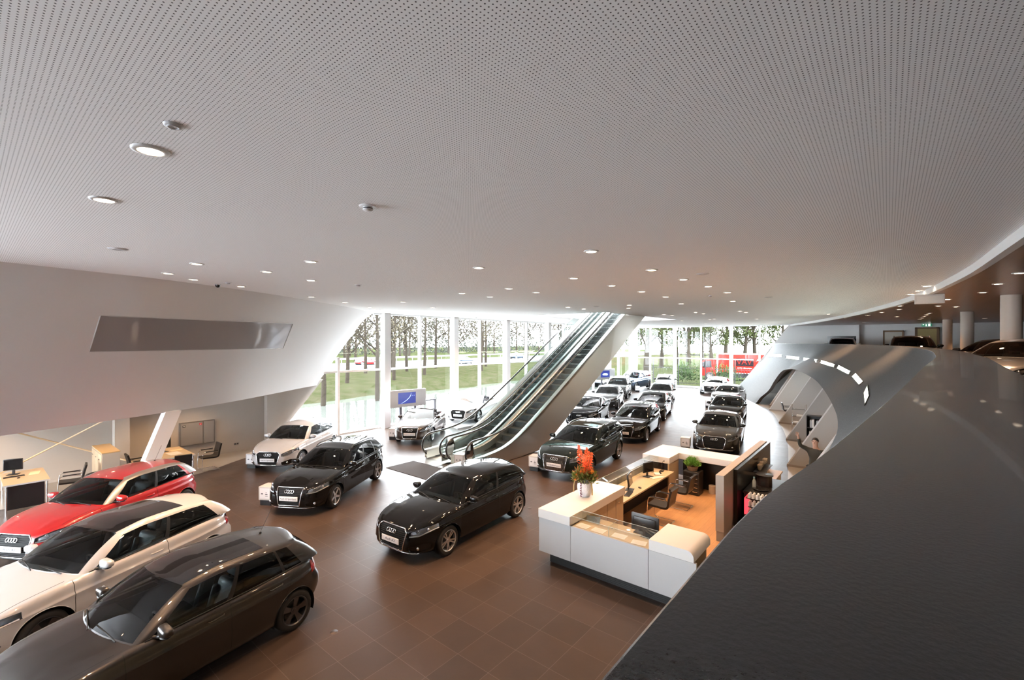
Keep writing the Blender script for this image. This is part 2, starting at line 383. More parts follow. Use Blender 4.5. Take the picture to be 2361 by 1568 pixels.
def on_bvh(bvh, u, v, off=0.):
    h = bvh.ray_cast(Vector((0, 0, EYE)), ray_dir(u, v))
    if h[0] is None: return None
    n = h[1]; n = n if n.dot(ray_dir(u, v)) < 0 else -n
    return h[0] + n * off
# long glossy parallelogram pane set into it
quad = [(205, 811), (652, 803), (675, 746), (231, 727)]
def inq(a_, b_):
    p = [Vector(q) for q in quad]; return p[0].lerp(p[1], a_).lerp(p[3].lerp(p[2], a_), b_)
mb = MB(); nn = 24
rws = [[on_bvh(wall_bvh, *inq(k / nn, j / 6), .012) for k in range(nn + 1)] for j in range(7)]
mb.grid(rws); 
o = mb.build('wall_screen', [pmat('grey_glossy_pane', (.30, .29, .295), .12, 0, .6)], smooth=True); tag(o, 'long grey glossy parallelogram pane set in the sloping white wall', 'screen')
mb = MB(); ed = [rws[0][k] for k in range(nn + 1)] + [rws[j][nn] for j in range(1, 7)] + [rws[6][k] for k in range(nn - 1, -1, -1)] + [rws[j][0] for j in range(5, 0, -1)]
mb.tube(ed, .012, 4, closed=True); mb.build('screen_border', [pmat('pale_edge', (.6, .6, .6), .4)], o)

# mezzanine: slab, back walls
CAPIN = spline([-12, -4, -1, .18, .414, .752, 1.548, 3.72, 6.69, 11.2, 16.08, 23.8, 31.06, 38, 43.6, 45.5], [.75, .2, .105, .097, .0956, .0634, -.005, -.17, -.40, -.56, -.46, .22, 1.66, 4.19, 6.86, 7.75])
mb = MB(); n = 70; xsm = [lerp(XB_, XW, k / n) for k in range(n + 1)]
mb.grid([[Vector((x, -14, MEZZ)) for x in xsm], [Vector((x, CAPIN(x) - .2, MEZZ)) for x in xsm]], flip=True)
structure(mb.build('floor_upper', [pmat('upper_floor_finish', (.30, .25, .21), .35, noise=(4, .06))]))
SP = [  # parapet skin: (x on the cap, foot x, foot y, foot z)
 (45.5, 44.4, 10.9, 0), (43.6, 42, 9.75, 0), (41, 39.5, 8.6, 0), (39.2, 37.4, 7.6, 0), (38.2, 37.0, 7.15, .5), (37.2, 36.6, 6.55, 1.1), (35.9, 36.0, 6.05, 1.9), (33.8, 34.8, 5.4, 2.62), (31.5, 32.2, 4.45, 2.88),
 (29, 29.1, 3.62, 2.9), (23.8, 24, 2.52, 2.9), (18.7, 18.66, 1.67, 2.9), (13.4, 13.45, .99, 2.9), (10.8, 10.8, .75, 2.9), (9.1, 9.1, .70, 2.9), (6.7, 7, .69, 2.9), (3.7, 4.2, .6, 2.9), (1.55, 2.5, .5, 2.9), (.4, 1.2, .44, 2.9), (-1, 0, .42, 2.9), (-4, -4, .55, 2.9), (-12, -12, .95, 2.9)]
Cs = catmull([(a, CAPIN(a), CAPZ) for a, _, _, _ in SP], 8); Ss = catmull([(x, y, z) for _, x, y, z in SP], 8)
for p in Cs: p.y = CAPIN(p.x); p.z = CAPZ
for p in Ss: p.z = max(0, min(2.9, p.z))
nT = 22; rows_ = []
for j in range(nT + 1):
    t = j / nT; r = []
    for c, s in zip(Cs, Ss):
        p = c.lerp(s, t); w = t ** 1.22
        p.y = lerp(c.y, s.y, w); p.x = lerp(c.x, s.x, w); r.append(p)
    rows_.append(r)
def brushed_grey():
    m = bpy.data.materials.new('grey_brushed_coating'); m.use_nodes = True; nt = m.node_tree; b = nt.nodes['Principled BSDF']; L = nt.links.new
    tc = nt.nodes.new('ShaderNodeTexCoord'); st = nt.nodes.new('ShaderNodeMapping'); st.inputs['Scale'].default_value = (22, 22, 2.5); L(tc.outputs['Object'], st.inputs[0])
    n = nt.nodes.new('ShaderNodeTexNoise'); n.inputs['Scale'].default_value = 2.2; n.inputs['Detail'].default_value = 5; L(st.outputs[0], n.inputs[0])
    cr = nt.nodes.new('ShaderNodeValToRGB'); cr.color_ramp.elements[0].position = .35; cr.color_ramp.elements[0].color = (.040, .040, .041, 1); cr.color_ramp.elements[1].position = .68; cr.color_ramp.elements[1].color = (.085, .085, .086, 1)
    L(n.outputs[0], cr.inputs[0]); L(cr.outputs[0], b.inputs['Base Color']); b.inputs['Roughness'].default_value = .6; b.inputs['Specular IOR Level'].default_value = .15
    bp = nt.nodes.new('ShaderNodeBump'); bp.inputs['Strength'].default_value = .15; bp.inputs['Distance'].default_value = .01; L(n.outputs[0], bp.inputs['Height']); L(bp.outputs[0], b.inputs['Normal'])
    return m
GREYSKIN = brushed_grey()
mb = MB(); mb.grid(rows_, flip=True)
structure(mb.build('wall_parapet', [GREYSKIN], smooth=True))
nc = len(Cs)
skin_bvh = BVHTree.FromPolygons([p for r in rows_ for p in r], [(j * nc + k, j * nc + k + 1, (j + 1) * nc + k + 1, (j + 1) * nc + k) for j in range(nT) for k in range(nc - 1)])
# dark returns round the opening and the slab soffit over the offices
i0 = 3 * 8
mb = MB(); mb.grid([[p for p in Ss[i0:]], [p + Vector((.0, -.22, .0)) for p in Ss[i0:]]]); 
structure(mb.build('trim_parapet_return', [pmat('dark_return', (.05, .045, .042), .5)], smooth=40))
mb = MB(); mb.grid([[Vector((p.x, p.y - .15, 2.9)) for p in Ss[8 * 8:]], [Vector((p.x, -14, 2.9)) for p in Ss[8 * 8:]]]); mb.box(34.8, XW, -14, 4.2, 2.9, 3.15)
structure(mb.build('ceiling_office', [WHITE]))
# parapet cap
CAPM = pmat('brown_grey_cap_coating', (.030, .028, .027), .27, 0, .12, noise=(350, .25), bump=(260, .05))
mb = MB(); prof = [(.003, -.05), (.003, -.003), (.0, .0), (-.05, .003), (-.18, .004), (-.30, .003), (-.345, .0), (-.357, -.012), (-.357, -1.2)]
xc = sorted(set([lerp(-12, -1, k / 12) for k in range(13)] + [lerp(-1, 4, k / 50) for k in range(51)] + [lerp(4, 45.5, k / 90) for k in range(91)]))
rw = []
for dy, dz in prof:
    r = []
    for x in xc:
        d = (CAPIN(x + .05) - CAPIN(x - .05)) / .1; l = math.hypot(1, d); r.append(Vector((x - dy * d / l * 1, CAPIN(x) + dy / l, CAPZ + dz)))
    rw.append(r)
mb.grid(rw); structure(mb.build('trim_parapet_cap', [CAPM], smooth=35))
MW = pmat('upper_wall', (.62, .56, .51), .6)
mb = MB()
mb.add([(XW, 6.55, CEIL), (XW, 7.75, CAPZ), (XW, 7.75, 2.9), (XW, -14, 2.9), (XW, -14, CEIL)], [(0, 1, 2, 3, 4)[::-1]]); mb.add([(XW, 10.9, 0), (XW, 7.75, CAPZ), (XW, 7.75, 2.9), (XW, -14, 2.9), (XW, -14, 0)], [(0, 1, 3, 4)[::-1]])
structure(mb.build('wall_far_upper', [WHITE]))
mb = MB(); mb.box(XB_, XW, -14.2, -14, 0, 6.6); structure(mb.build('wall_right', [MW]))
mb = MB(); mb.box(XB_, 38.5, -4.2, -4.0, 0, 2.9); mb.box(38.4, 38.6, -4.2, 3.9, 0, 2.9); structure(mb.build('wall_office_back', [pmat('ochre_office_wall', (.50, .33, .16), .6)]))
mb = MB(); mb.box(XB_ - .2, XB_, -14.2, 9.3, 0, 6.6); mb.box(XB_ - .2, XB_, 20.2, 21.2, 0, 6.6); mb.box(XB_ - .2, XB_, 9.3, 20.2, 5.95, 6.6); structure(mb.build('wall_behind', [WHITE]))
# ---------------- glazing
FRAME = pmat('white_window_frame', (.80, .81, .82), .35)
PANE = glass_mat('window_glass', (.93, .96, .95), 1.4)
wid = 0
def window(name, posts, place, panes, rails_):
    """frame object with posts and rails, and panes"""
    global wid
    wid += 1
    mbf = MB()
    for b_ in posts + rails_: mbf.box(*b_)
    o = mbf.build('window_%d' % wid, [FRAME]); structure(o)
    for p in panes:
        m_ = MB(); m_.add(p, [tuple(range(len(p)))]); m_.build('window_pane', [PANE], o)
    return o
bigx = [14.3, 19.25, 24.2, 29.2, 34.2, 39.2, 44.2]; smx = [11.7, 16.75, 21.7, 26.7, 31.7, 36.7, 41.7]
posts = [(x - .06, x + .06, YW - .1, YW + .1, 0, CEIL) for x in smx if x > 12] + [(11.64, 11.76, YW - .1, YW + .1, 0, 3.78)]
rails = [(9.0, XW, YW - .05, YW + .07, 0, .07), (10.8, XW, YW - .05, YW + .07, 3.03, 3.13), (13.7, XW, YW - .05, YW + .07, CEIL - .08, CEIL)]
edges_ = sorted([11.7] + smx[1:] + bigx + [XW - .1])
panes = []
for i in range(len(edges_) - 1):
    x0, x1 = edges_[i], edges_[i + 1]
    if x0 >= 14: panes += [[(x0, YW, .05), (x1, YW, .05), (x1, YW, 3.08), (x0, YW, 3.08)], [(x0, YW, 3.08), (x1, YW, 3.08), (x1, YW, CEIL), (x0, YW, CEIL)]]
panes += [[(8.7, YW, 0), (11.7, YW, 0), (11.7, YW, 3.8), (11.1, YW, 3.1)], [(11.7, YW, 0), (14.3, YW, 0), (14.3, YW, 3.08), (11.7, YW, 3.08)], [(11.7, YW, 3.08), (14.3, YW, 3.08), (14.3, YW, CEIL), (13.6, YW, CEIL), (12.6, YW, 5.0), (11.7, YW, 3.88)]]
window('w', posts, None, panes, rails)
for x in bigx:
    mb = MB(); mb.rbox(x - .19, x + .19, YW - .42, YW - .02, 0, CEIL, .01, seg=1); o = structure(mb.build('column', [WHITE]))
pY = [19.05, 13.95, 8.9]; cY = [16.5, 11.25]
posts = [(XW - .1, XW + .1, y - .06, y + .06, 0, CEIL) for y in pY if y > 9] + [(XW - .1, XW + .1, 8.84, 8.96, 2.8, CEIL)] + [(XW - .14, XW + .16, y - .13, y + .13, 0, CEIL) for y in cY] + [(XW - .12, XW + .12, 20.5, 20.8, 0, CEIL)]
rails = [(XW - .05, XW + .07, 10.3, 20.7, 0, .08), (XW - .05, XW + .07, 9.4, 20.7, 2.86, 2.96), (XW - .05, XW + .07, 6.5, 20.7, CEIL - .08, CEIL)]
ey = [20.6, 19.05, 16.5, 13.95, 11.25]; panes = []
for i in range(4):
    for z0, z1 in ((.05, 2.9), (2.9, CEIL)): panes.append([(XW, ey[i], z0), (XW, ey[i + 1], z0), (XW, ey[i + 1], z1), (XW, ey[i], z1)])
panes += [[(XW, 11.25, .05), (XW, 10.9, .05), (XW, 9.0, 2.9), (XW, 11.25, 2.9)], [(XW, 11.25, 2.9), (XW, 8.9, 2.9), (XW, 7.75, 4.4), (XW, 6.6, CEIL), (XW, 11.25, CEIL)]]
window('w', posts, None, panes, rails)
posts = [(XB_ - .1, XB_ + .1, y - .07, y + .07, 0, 5.9) for y in (9.3, 12.0, 14.7, 17.4, 20.1)]
panes = [[(XB_, a_, .05), (XB_, a_ + 2.7, .05), (XB_, a_ + 2.7, 5.9), (XB_, a_, 5.9)] for a_ in (9.3, 12.0, 14.7, 17.4)]
window('w', posts, None, panes, [(XB_ - .06, XB_ + .06, 9.3, 20.2, 0, .08), (XB_ - .06, XB_ + .06, 9.3, 20.2, 2.95, 3.05)])

posts = [(x - .06, x + .06, 20.7, 20.9, 0, CEIL) for x in (-11.9, -9.5, -7.1, -4.8, -2.5)]
panes = [[(a_, 20.8, .05), (a_ + 2.3, 20.8, .05), (a_ + 2.3, 20.8, CEIL), (a_, 20.8, CEIL)] for a_ in (-11.9, -9.5, -7.1, -4.8)]
window('w', posts, None, panes, [(-11.9, -2.5, 20.72, 20.88, 0, .08), (-11.9, -2.5, 20.72, 20.88, 2.95, 3.05), (-11.9, -2.5, 20.72, 20.88, CEIL - .1, CEIL)])
mb = MB(); mb.add([TOPC[0], BOTC[0], Vector((-2.5, 20.8, 2.5)), Vector((-2.4, 20.8, CEIL))], [(0, 1, 2, 3)]); structure(mb.build('wall_left_end', [WHITE]))
# wall piers and the slanting column on the left
mb = MB(); mb.box(3.35, 3.75, 20.4, 20.8, 0, 2.5); mb.box(8.35, 8.75, 20.5, 20.82, 0, 2.5); mb.box(8.75, 9.3, 20.75, 20.82, 1.0, 2.5); structure(mb.build('wall_pier_left', [WARMWALL]))
mb = MB(); w_ = .19; sh = .92
vs = [(3.03 + dx + sh * t - .0, 16.25 + dy, 2.52 * t) for t in (0, 1) for dx, dy in ((-w_, -w_), (w_, -w_), (w_, w_), (-w_, w_))]
mb.add(vs, [(0, 3, 2, 1), (4, 5, 6, 7), (0, 1, 5, 4), (1, 2, 6, 5), (2, 3, 7, 6), (3, 0, 4, 7)]); structure(mb.build('column_slanting', [WHITE]))
# baseboards
mb = MB(); mb.box(-2.6, 8.4, 20.785, 20.8, 0, .08); structure(mb.build('baseboard_left', [WARMWALL]))
# upper-floor columns and fittings on the far upper wall
COLM = pmat('column_plaster', (.48, .42, .36), .5)
for (x, y) in ((19.35, -2.75), (28.9, -2.75), (38.4, -2.8)):
    mb = MB(); mb.cyl(.225, MEZZ, WOODZ, 36); o = mb.build('round_column', [COLM], smooth=40, loc=(x, y, 0)); structure(o)
mb = MB(); mb.box(XW - .12, XW - .03, -2.75, -1.7, MEZZ, 5.5); d = mb.build('door_1', [pmat('yellow_wood_door', (.42, .33, .13), .45)]); structure(d)
mb = MB(); mb.box(XW - .13, XW - .02, -2.9, -2.75, MEZZ, 5.62); mb.box(XW - .13, XW - .02, -1.7, -1.55, MEZZ, 5.62); mb.box(XW - .13, XW - .02, -2.9, -1.55, 5.5, 5.62); mb.build('door_frame', [pmat('brown_door_frame', (.22, .13, .07), .5)], d)
mb = MB(); mb.tube([(XW - .17, -2.62, MEZZ + 1.05), (XW - .17, -2.48, MEZZ + 1.05)], .012, 6); mb.build('door_handle', [CHROME], d)
mb = MB(); mb.box(XW - .08, XW - .03, -.82, .2, MEZZ, 5.3); d = mb.build('door_2', [pmat('grey_lift_door', (.42, .40, .35), .35, .5)]); structure(d)
mb = MB(); mb.box(XW - .11, XW - .02, -.92, -.82, MEZZ, 5.42); mb.box(XW - .11, XW - .02, .2, .3, MEZZ, 5.42); mb.box(XW - .11, XW - .02, -.92, .3, 5.3, 5.42); mb.build('door_frame', [pmat('brown_door_frame', (.2, .12, .07), .5)], d)
mb = MB(); mb.box(XW - .06, XW - .005, 1.95, 3.85, MEZZ + .2, 5.0); structure(mb.build('window_dark_niche', [pmat('black_niche', (.01, .01, .011), .15)]))
mb = MB(); mb.box(XW - .35, XW - .0, 1.75, 1.95, MEZZ, WOODZ); structure(mb.build('wall_far_pier', [WHITE]))
# ------------------------------------------------------------------ cars
def clip(polys, planes):
    """split polygons (lists of 6-vectors) by a convex region; planes are functions >= 0 inside"""
    outside = []; cur = polys
    for g in planes:
        nxt = []
        for poly in cur:
            d = [g(p) for p in poly]
            if min(d) >= -1e-7: nxt.append(poly); continue
            if max(d) <= 1e-7: outside.append(poly); continue
            a = []; b = []
            n = len(poly)
            for i in range(n):
                p, q = poly[i], poly[(i + 1) % n]; dp, dq = d[i], d[(i + 1) % n]
                if dp >= 0: a.append(p)
                if dp <= 0: b.append(p)
                if dp * dq < 0:
                    t = dp / (dp - dq); r = tuple(p[k] + (q[k] - p[k]) * t for k in range(6)); a.append(r); b.append(r)
            if len(a) > 2: nxt.append(a)
            if len(b) > 2: outside.append(b)
        cur = nxt
    return cur, outside
def convex_planes(poly, ia, ib):
    """half-planes of a convex polygon in coordinates ia, ib"""
    n = len(poly); ar = sum(poly[i][0] * poly[(i + 1) % n][1] - poly[(i + 1) % n][0] * poly[i][1] for i in range(n)); sg = 1 if ar > 0 else -1
    out = []
    for i in range(n):
        (x0, y0), (x1, y1) = poly[i], poly[(i + 1) % n]; ex, ey = x1 - x0, y1 - y0; l = math.hypot(ex, ey)
        out.append(lambda p, x0=x0, y0=y0, ex=ex, ey=ey, l=l: sg * (ex * (p[ib] - y0) - ey * (p[ia] - x0)) / l)
    return out
def poly_obj(name, polys, mats, mi, parent, shift=None, flat=False):
    """mesh object from clipped polygons carrying their own normals"""
    idx = {}; V = []; N = []; Fs = []; Ms = []
    for poly, m in zip(polys, mi):
        f = []
        for p in poly:
            k = (round(p[0], 5), round(p[1], 5), round(p[2], 5), round(p[3], 2), round(p[4], 2), round(p[5], 2))
            if k not in idx: idx[k] = len(V); V.append(p[:3]); N.append(p[3:6])
            if not f or f[-1] != idx[k]: f.append(idx[k])
        if len(f) > 2 and f[0] == f[-1]: f.pop()
        if len(set(f)) > 2 and len(set(f)) == len(f): Fs.append(f); Ms.append(m)
    if shift: V = [tuple(Vector(v) + shift(Vector(v), Vector(n))) for v, n in zip(V, N)]
    me = bpy.data.meshes.new(name); me.from_pydata(V, [], Fs)
    for m in mats: me.materials.append(m)
    me.polygons.foreach_set('material_index', Ms)
    for p in me.polygons: p.use_smooth = not flat
    if not flat:
        try: me.normals_split_custom_set_from_vertices([Vector(n).normalized() for n in N])
        except Exception: pass
    o = bpy.data.objects.new(name, me); C.objects.link(o); o.parent = parent
    return o
def grid_normals(rows, closed):
    n = len(rows[0]); R = len(rows); out = []
    for i in range(R):
        r = []
        for k in range(n):
            a = rows[i][(k + 1) % n if closed else min(k + 1, n - 1)] - rows[i][(k - 1) % n if closed else max(k - 1, 0)]
            b = rows[min(i + 1, R - 1)][k] - rows[max(i - 1, 0)][k]
            nn = a.cross(b)
            if nn.length < 1e-9 and i > 0: nn = Vector(r[-1]) if r else Vector((0, 0, 1))
            r.append(nn.normalized())
        out.append(r)
    return out

TYPES = {   # L, W, H, wheelbase, front overhang, tyre r, rim r, sill, belt f/r, xA (windscreen foot side), xB header, xC roof end, xD tail foot, deck z, style
 'a1_three': dict(L=3.95, W=1.74, H=1.415, wb=2.469, fo=.79, rt=.305, rr=.215, belt=(.90, .985), xA=.78, xB=.13, xC=-1.42, xD=-1.80, wins=[(.05, .46), (.49, .86)], nose=.70, cowl=.97),
 'a1_five': dict(L=3.95, W=1.746, H=1.42, wb=2.469, fo=.79, rt=.305, rr=.215, belt=(.90, .985), xA=.78, xB=.13, xC=-1.44, xD=-1.80, wins=[(.05, .40), (.43, .735), (.755, .87)], nose=.70, cowl=.97),
 'a3_three': dict(L=4.24, W=1.777, H=1.42, wb=2.60, fo=.865, rt=.316, rr=.222, belt=(.91, .985), xA=.79, xB=.11, xC=-1.52, xD=-1.93, wins=[(.05, .46), (.49, .88)], nose=.71, cowl=.98),
 'a3_five': dict(L=4.29, W=1.765, H=1.42, wb=2.578, fo=.86, rt=.316, rr=.225, belt=(.91, .975), xA=.79, xB=.08, xC=-1.62, xD=-1.98, wins=[(.05, .38), (.41, .69), (.71, .92)], nose=.72, cowl=.98, old=True),
 'a3_cabriolet': dict(L=4.24, W=1.765, H=1.40, wb=2.578, fo=.86, rt=.316, rr=.225, belt=(.91, .95), xA=.74, xB=.13, xC=-1.2, xD=-1.5, wins=[], nose=.72, cowl=.97, old=True, open=True),
 'a5_cabriolet': dict(L=4.63, W=1.854, H=1.375, wb=2.75, fo=.90, rt=.33, rr=.24, belt=(.90, .95), xA=.80, xB=.10, xC=-1.3, xD=-1.55, wins=[], nose=.72, cowl=.96, open=True),
 'allroad_estate': dict(L=4.94, W=1.90, H=1.49, wb=2.905, fo=.93, rt=.345, rr=.235, belt=(.98, 1.02), xA=.92, xB=.04, xC=-1.95, xD=-2.30, wins=[(.05, .36), (.385, .66), (.68, .93)], nose=.78, cowl=1.03, clad=True, lift=.05, rails=True, oldgrille=True),
 'estate': dict(L=4.72, W=1.84, H=1.48, wb=2.805, fo=.89, rt=.335, rr=.232, belt=(.95, 1.0), xA=.88, xB=.02, xC=-1.83, xD=-2.19, wins=[(.05, .36), (.385, .66), (.68, .93)], nose=.76, cowl=1.01, clad=True, lift=.03, rails=True),
 'fastback': dict(L=4.71, W=1.854, H=1.39, wb=2.81, fo=.90, rt=.33, rr=.235, belt=(.91, .97), xA=.86, xB=.08, xC=-1.15, xD=-2.0, wins=[(.05, .40), (.43, .80)], nose=.73, cowl=.97),
 'big_saloon': dict(L=4.92, W=1.874, H=1.455, wb=2.91, fo=.91, rt=.34, rr=.24, belt=(.95, 1.0), xA=.92, xB=.04, xC=-1.15, xD=-1.78, wins=[(.05, .40), (.43, .78), (.80, .90)], nose=.75, cowl=1.0, boot=True),
 'saloon': dict(L=4.70, W=1.826, H=1.427, wb=2.81, fo=.88, rt=.33, rr=.23, belt=(.93, .99), xA=.88, xB=.08, xC=-1.10, xD=-1.70, wins=[(.05, .40), (.43, .78), (.80, .90)], nose=.74, cowl=.99, boot=True),
 'medium_suv': dict(L=4.63, W=1.89, H=1.65, wb=2.807, fo=.88, rt=.36, rr=.245, belt=(1.07, 1.13), xA=.90, xB=.12, xC=-1.72, xD=-2.12, wins=[(.05, .36), (.385, .66), (.68, .90)], nose=.86, cowl=1.12, lift=.06, rails=True),
 'large_suv': dict(L=5.09, W=1.98, H=1.735, wb=3.0, fo=.97, rt=.385, rr=.265, belt=(1.12, 1.17), xA=.98, xB=.16, xC=-1.95, xD=-2.37, wins=[(.05, .35), (.375, .63), (.65, .92)], nose=.90, cowl=1.17, lift=.07, rails=True),
}
RING = None
def ring_mesh():
    """four interlocked rings, centred, facing +x"""
    mb = MB()
    for i in range(4):
        c = (i - 1.5) * .0545
        pts = [(.004 * ((i % 2) * 2 - 1) * sin(2 * PI * k / 28), c + .0345 * cos(2 * PI * k / 28), .0345 * sin(2 * PI * k / 28)) for k in range(28)]
        mb.tube(pts, .0062, 6, 0, closed=True)
    return mb
def wheel_meshes(rt, rr, style, w=.205):
    """tyre and rim, axis along y, outer face towards +y"""
    R = Matrix.Rotation(-PI / 2, 4, 'X')
    t = MB(); h = w / 2
    t.lathe([(rr, -h), (rr + .012, -h - .004), (rt - .035, -h - .006), (rt - .01, -h + .012), (rt, -h + .04), (rt, h - .04), (rt - .01, h - .012), (rt - .035, h + .006), (rr + .012, h + .004), (rr, h)], 40, 0, R)
    for zz in (-.045, 0, .045): t.lathe([(rt + .0008, zz - .004), (rt + .0008, zz + .004)], 40, 0, R)
    r = MB()
    r.lathe([(rr + .004, h + .006), (rr - .006, h + .008), (rr - .02, h - .006), (rr - .022, -h * .6), (rr - .06, -h * .7)], 40, 0, R)
    def spoke(a, w0, w1, r0, r1, z0, z1, th=.018):
        M = R @ Matrix.Rotation(a, 4, 'Z')
        vs = [(r0, -w0, z0), (r0, w0, z0), (r1, w1, z1), (r1, -w1, z1), (r0, -w0, z0 - th), (r0, w0, z0 - th), (r1, w1, z1 - th), (r1, -w1, z1 - th)]
        r.add(vs, [(0, 3, 2, 1)[::-1], (4, 5, 6, 7)[::-1], (0, 1, 5, 4)[::-1], (1, 2, 6, 5)[::-1], (2, 3, 7, 6)[::-1], (3, 0, 4, 7)[::-1]], 0, M)
    hz = h - .012
    if style == 'rotor':
        for k in range(5):
            a = 2 * PI * k / 5
            spoke(a, .022, .05, .04, rr - .012, hz - .012, hz + .008)
            spoke(a + .12, .012, .03, rr - .07, rr - .012, hz - .005, hz + .008)
    elif style == 'five':
        for k in range(5): spoke(2 * PI * k / 5, .034, .026, .03, rr - .012, hz - .008, hz + .006, .03)
    elif style == 'ten':
        for k in range(5):
            for d in (-.17, .17): spoke(2 * PI * k / 5 + d, .014, .014, .045, rr - .012, hz - .012, hz + .006)
    else:
        for k in range(15): spoke(2 * PI * k / 15, .009, .010, .045, rr - .012, hz - .012, hz + .006)
    r.cyl(.062, hz - .05, hz - .004, 20, 0, R); r.cyl(.03, hz - .004, hz + .004, 16, 0, R)
    d = MB(); d.cyl(rr * .72, -.01, .01, 28, 0, R)
    return t, r, d

SUBSTYLE = {}
def build_car(kind, wheel='ten', alloy=None, pano=False, paint2=None, detail=1, plate=None, rails=None, rearglass='dark', antenna=False, sgrille=None):
    """car centred on its footprint, nose towards +x; returns the root Empty"""
    T = TYPES[kind]; L, W, H, wb, fo = T['L'], T['W'], T['H'], T['wb'], T['fo']; rt, rr = T['rt'], T['rr']
    a = L / 2; b = W / 2; xf = a - fo; xr = xf - wb; lift = T.get('lift', 0.); opn = T.get('open', False)
    root = empty('car')
    zb0, zb1 = T['belt']; nose = T['nose']; cowl = T['cowl']; xA, xB, xC, xD = T['xA'], T['xB'], T['xC'], T['xD']
    deck = zb1 - .01
    NR = 150 if detail else 96
    ztop = spline([-a, -a + .18, xD, xA - .4, xA + .1, xf + .15, a - .22, a], [deck - .10, deck - .02, zb1, lerp(zb0, zb1, .3), zb0 + .005, lerp(nose, zb0, .72) + .01, nose + .065, nose + .035])
    zbot = spline([-a, -a + .35, xr + .5, xf - .5, a - .35, a], [.33 + lift, .25 + lift, .20 + lift, .20 + lift, .20 + lift, .215 + lift])
    # plan outline, resampled evenly
    def outline(ax_f, ax_r, by, nf=4.3, nr=4.6):
        fine = []; M_ = 900
        for k in range(M_):
            th = 2 * PI * k / M_; c, s = cos(th), sin(th); n = nf if c > 0 else nr; ax = ax_f if c > 0 else ax_r
            fine.append((ax * math.copysign(abs(c) ** (2 / n), c), by * math.copysign(abs(s) ** (2 / n), s)))
        cum = [0.]
        for k in range(M_):
            p, q = fine[k], fine[(k + 1) % M_]; cum.append(cum[-1] + math.hypot(q[0] - p[0], q[1] - p[1]))
        out = []; j = 0
        for i in range(NR):
            d = cum[-1] * i / NR
            while cum[j + 1] < d: j += 1
            t = (d - cum[j]) / max(1e-9, cum[j + 1] - cum[j]); p, q = fine[j], fine[(j + 1) % M_]
            out.append((lerp(p[0], q[0], t), lerp(p[1], q[1], t)))
        return out
    base = outline(a, a, b)
    lv = [0, .04, .1, .18, .26, .34, .42, .5, .58, .66, .72, .742, .758, .80, .84, .885, .92, .95, .975, 1.]
    insy = spline([0, .06, .2, .45, .62, .738, .762, .9, .95, 1.], [.11, .055, .02, .002, .010, .0, .017, .035, .05, .085])
    insf = spline([0, .08, .25, .5, .7, .85, .94, 1.], [.10, .03, .0, .008, .022, .05, .095, .17])
    insr = spline([0, .1, .3, .5, .62, .8, .93, 1.], [.10, .03, .0, .015, .07, .10, .13, .20])
    rows = []
    for t in lv:
        row = []
        for x, y in base:
            wf = smooth01((x / a - .45) / .5); wr = smooth01((-x / a - .55) / .42)
            iy = insy(t) * (1 - .35 * wf)
            px = x - insf(t) * wf + insr(t) * wr; py = y * (1 - iy / b)
            if abs(x) > a * .8 and abs(y) < b * .5: py = y * (1 - iy / b * .6)
            z0, z1 = zbot(x), ztop(px)
            row.append(Vector((px, py, lerp(z0, z1, t))))
        rows.append(row)
    # top cap (bonnet, under-roof, boot)
    top = rows[-1]; crown = .055
    xmin, xmax = -a + .45, a - .75
    capq = [.06, .14, .25, .4, .6, .8, 1.]
    capstart = len(rows) - 1
    for q in capq:
        row = []
        for p in top:
            tx = max(xmin, min(xmax, p.x)); x = lerp(p.x, tx, q); y = p.y * (1 - q)
            hb = b * .9
            bump = crown * (1 - (y / hb) ** 2) * smooth01((x + a) / .5)
            e = crown * (1 - (p.y / hb) ** 2) * smooth01((p.x + a) / .5)
            z = ztop(x) + bump - e * (1 - q) ** 3 - .0
            if x > xA - .3:                                     # two soft bonnet creases
                z += .010 * math.exp(-((abs(y) - .46 * (1 - .12 * (x - xA))) / .05) ** 2)
            row.append(Vector((x, y, z)))
        rows.append(row)
    nrm = grid_normals(rows, True)
    V6 = [[(*rows[i][k], *nrm[i][k]) for k in range(NR)] for i in range(len(rows))]
    bvh_v = [p for r in rows for p in r]; bvh_f = []
    side = []; cap = []
    for i in range(len(rows) - 1):
        for k in range(NR):
            j = (k + 1) % NR
            quad = [V6[i][k], V6[i][j], V6[i + 1][j], V6[i + 1][k]]
            bvh_f.append((i * NR + k, i * NR + j, (i + 1) * NR + j, (i + 1) * NR + k))
            (side if i < capstart else cap).append(quad)
    bvh = BVHTree.FromPolygons(bvh_v, bvh_f)
    def s_front(y, z): h = bvh.ray_cast(Vector((a + 1, y, z)), Vector((-1, 0, 0))); return h[0] if h[0] else Vector((a - .3, y, z))
    def s_back(y, z): h = bvh.ray_cast(Vector((-a - 1, y, z)), Vector((1, 0, 0))); return h[0] if h[0] else Vector((-a + .3, y, z))
    def s_side(x, z, sg): h = bvh.ray_cast(Vector((x, sg * (b + 1), z)), Vector((0, -sg, 0))); return h[0] if h[0] else Vector((x, sg * b * .9, z))
    def s_top(x, y): h = bvh.ray_cast(Vector((x, y, 3)), Vector((0, 0, -1))); return h[0] if h[0] else Vector((x, y, .8))
    body = []; bmi = []
    # wheel arches
    ra = rt + .045
    for xw in (xf, xr):
        for sg in (1, -1):
            circ = [(xw + ra * cos(2 * PI * k / 28), rt + ra * sin(2 * PI * k / 28)) for k in range(28)]
            near = [p for p in side if sg * p[0][1] > .3 * b and any(abs(q[0] - xw) < ra + .12 for q in p)]
            ids = set(map(id, near)); rest = [p for p in side if id(p) not in ids]
            _, out = clip(near, convex_planes(circ, 0, 2)); side = rest + out
    # front openings
    sc = W / 1.78; zs = nose / .71
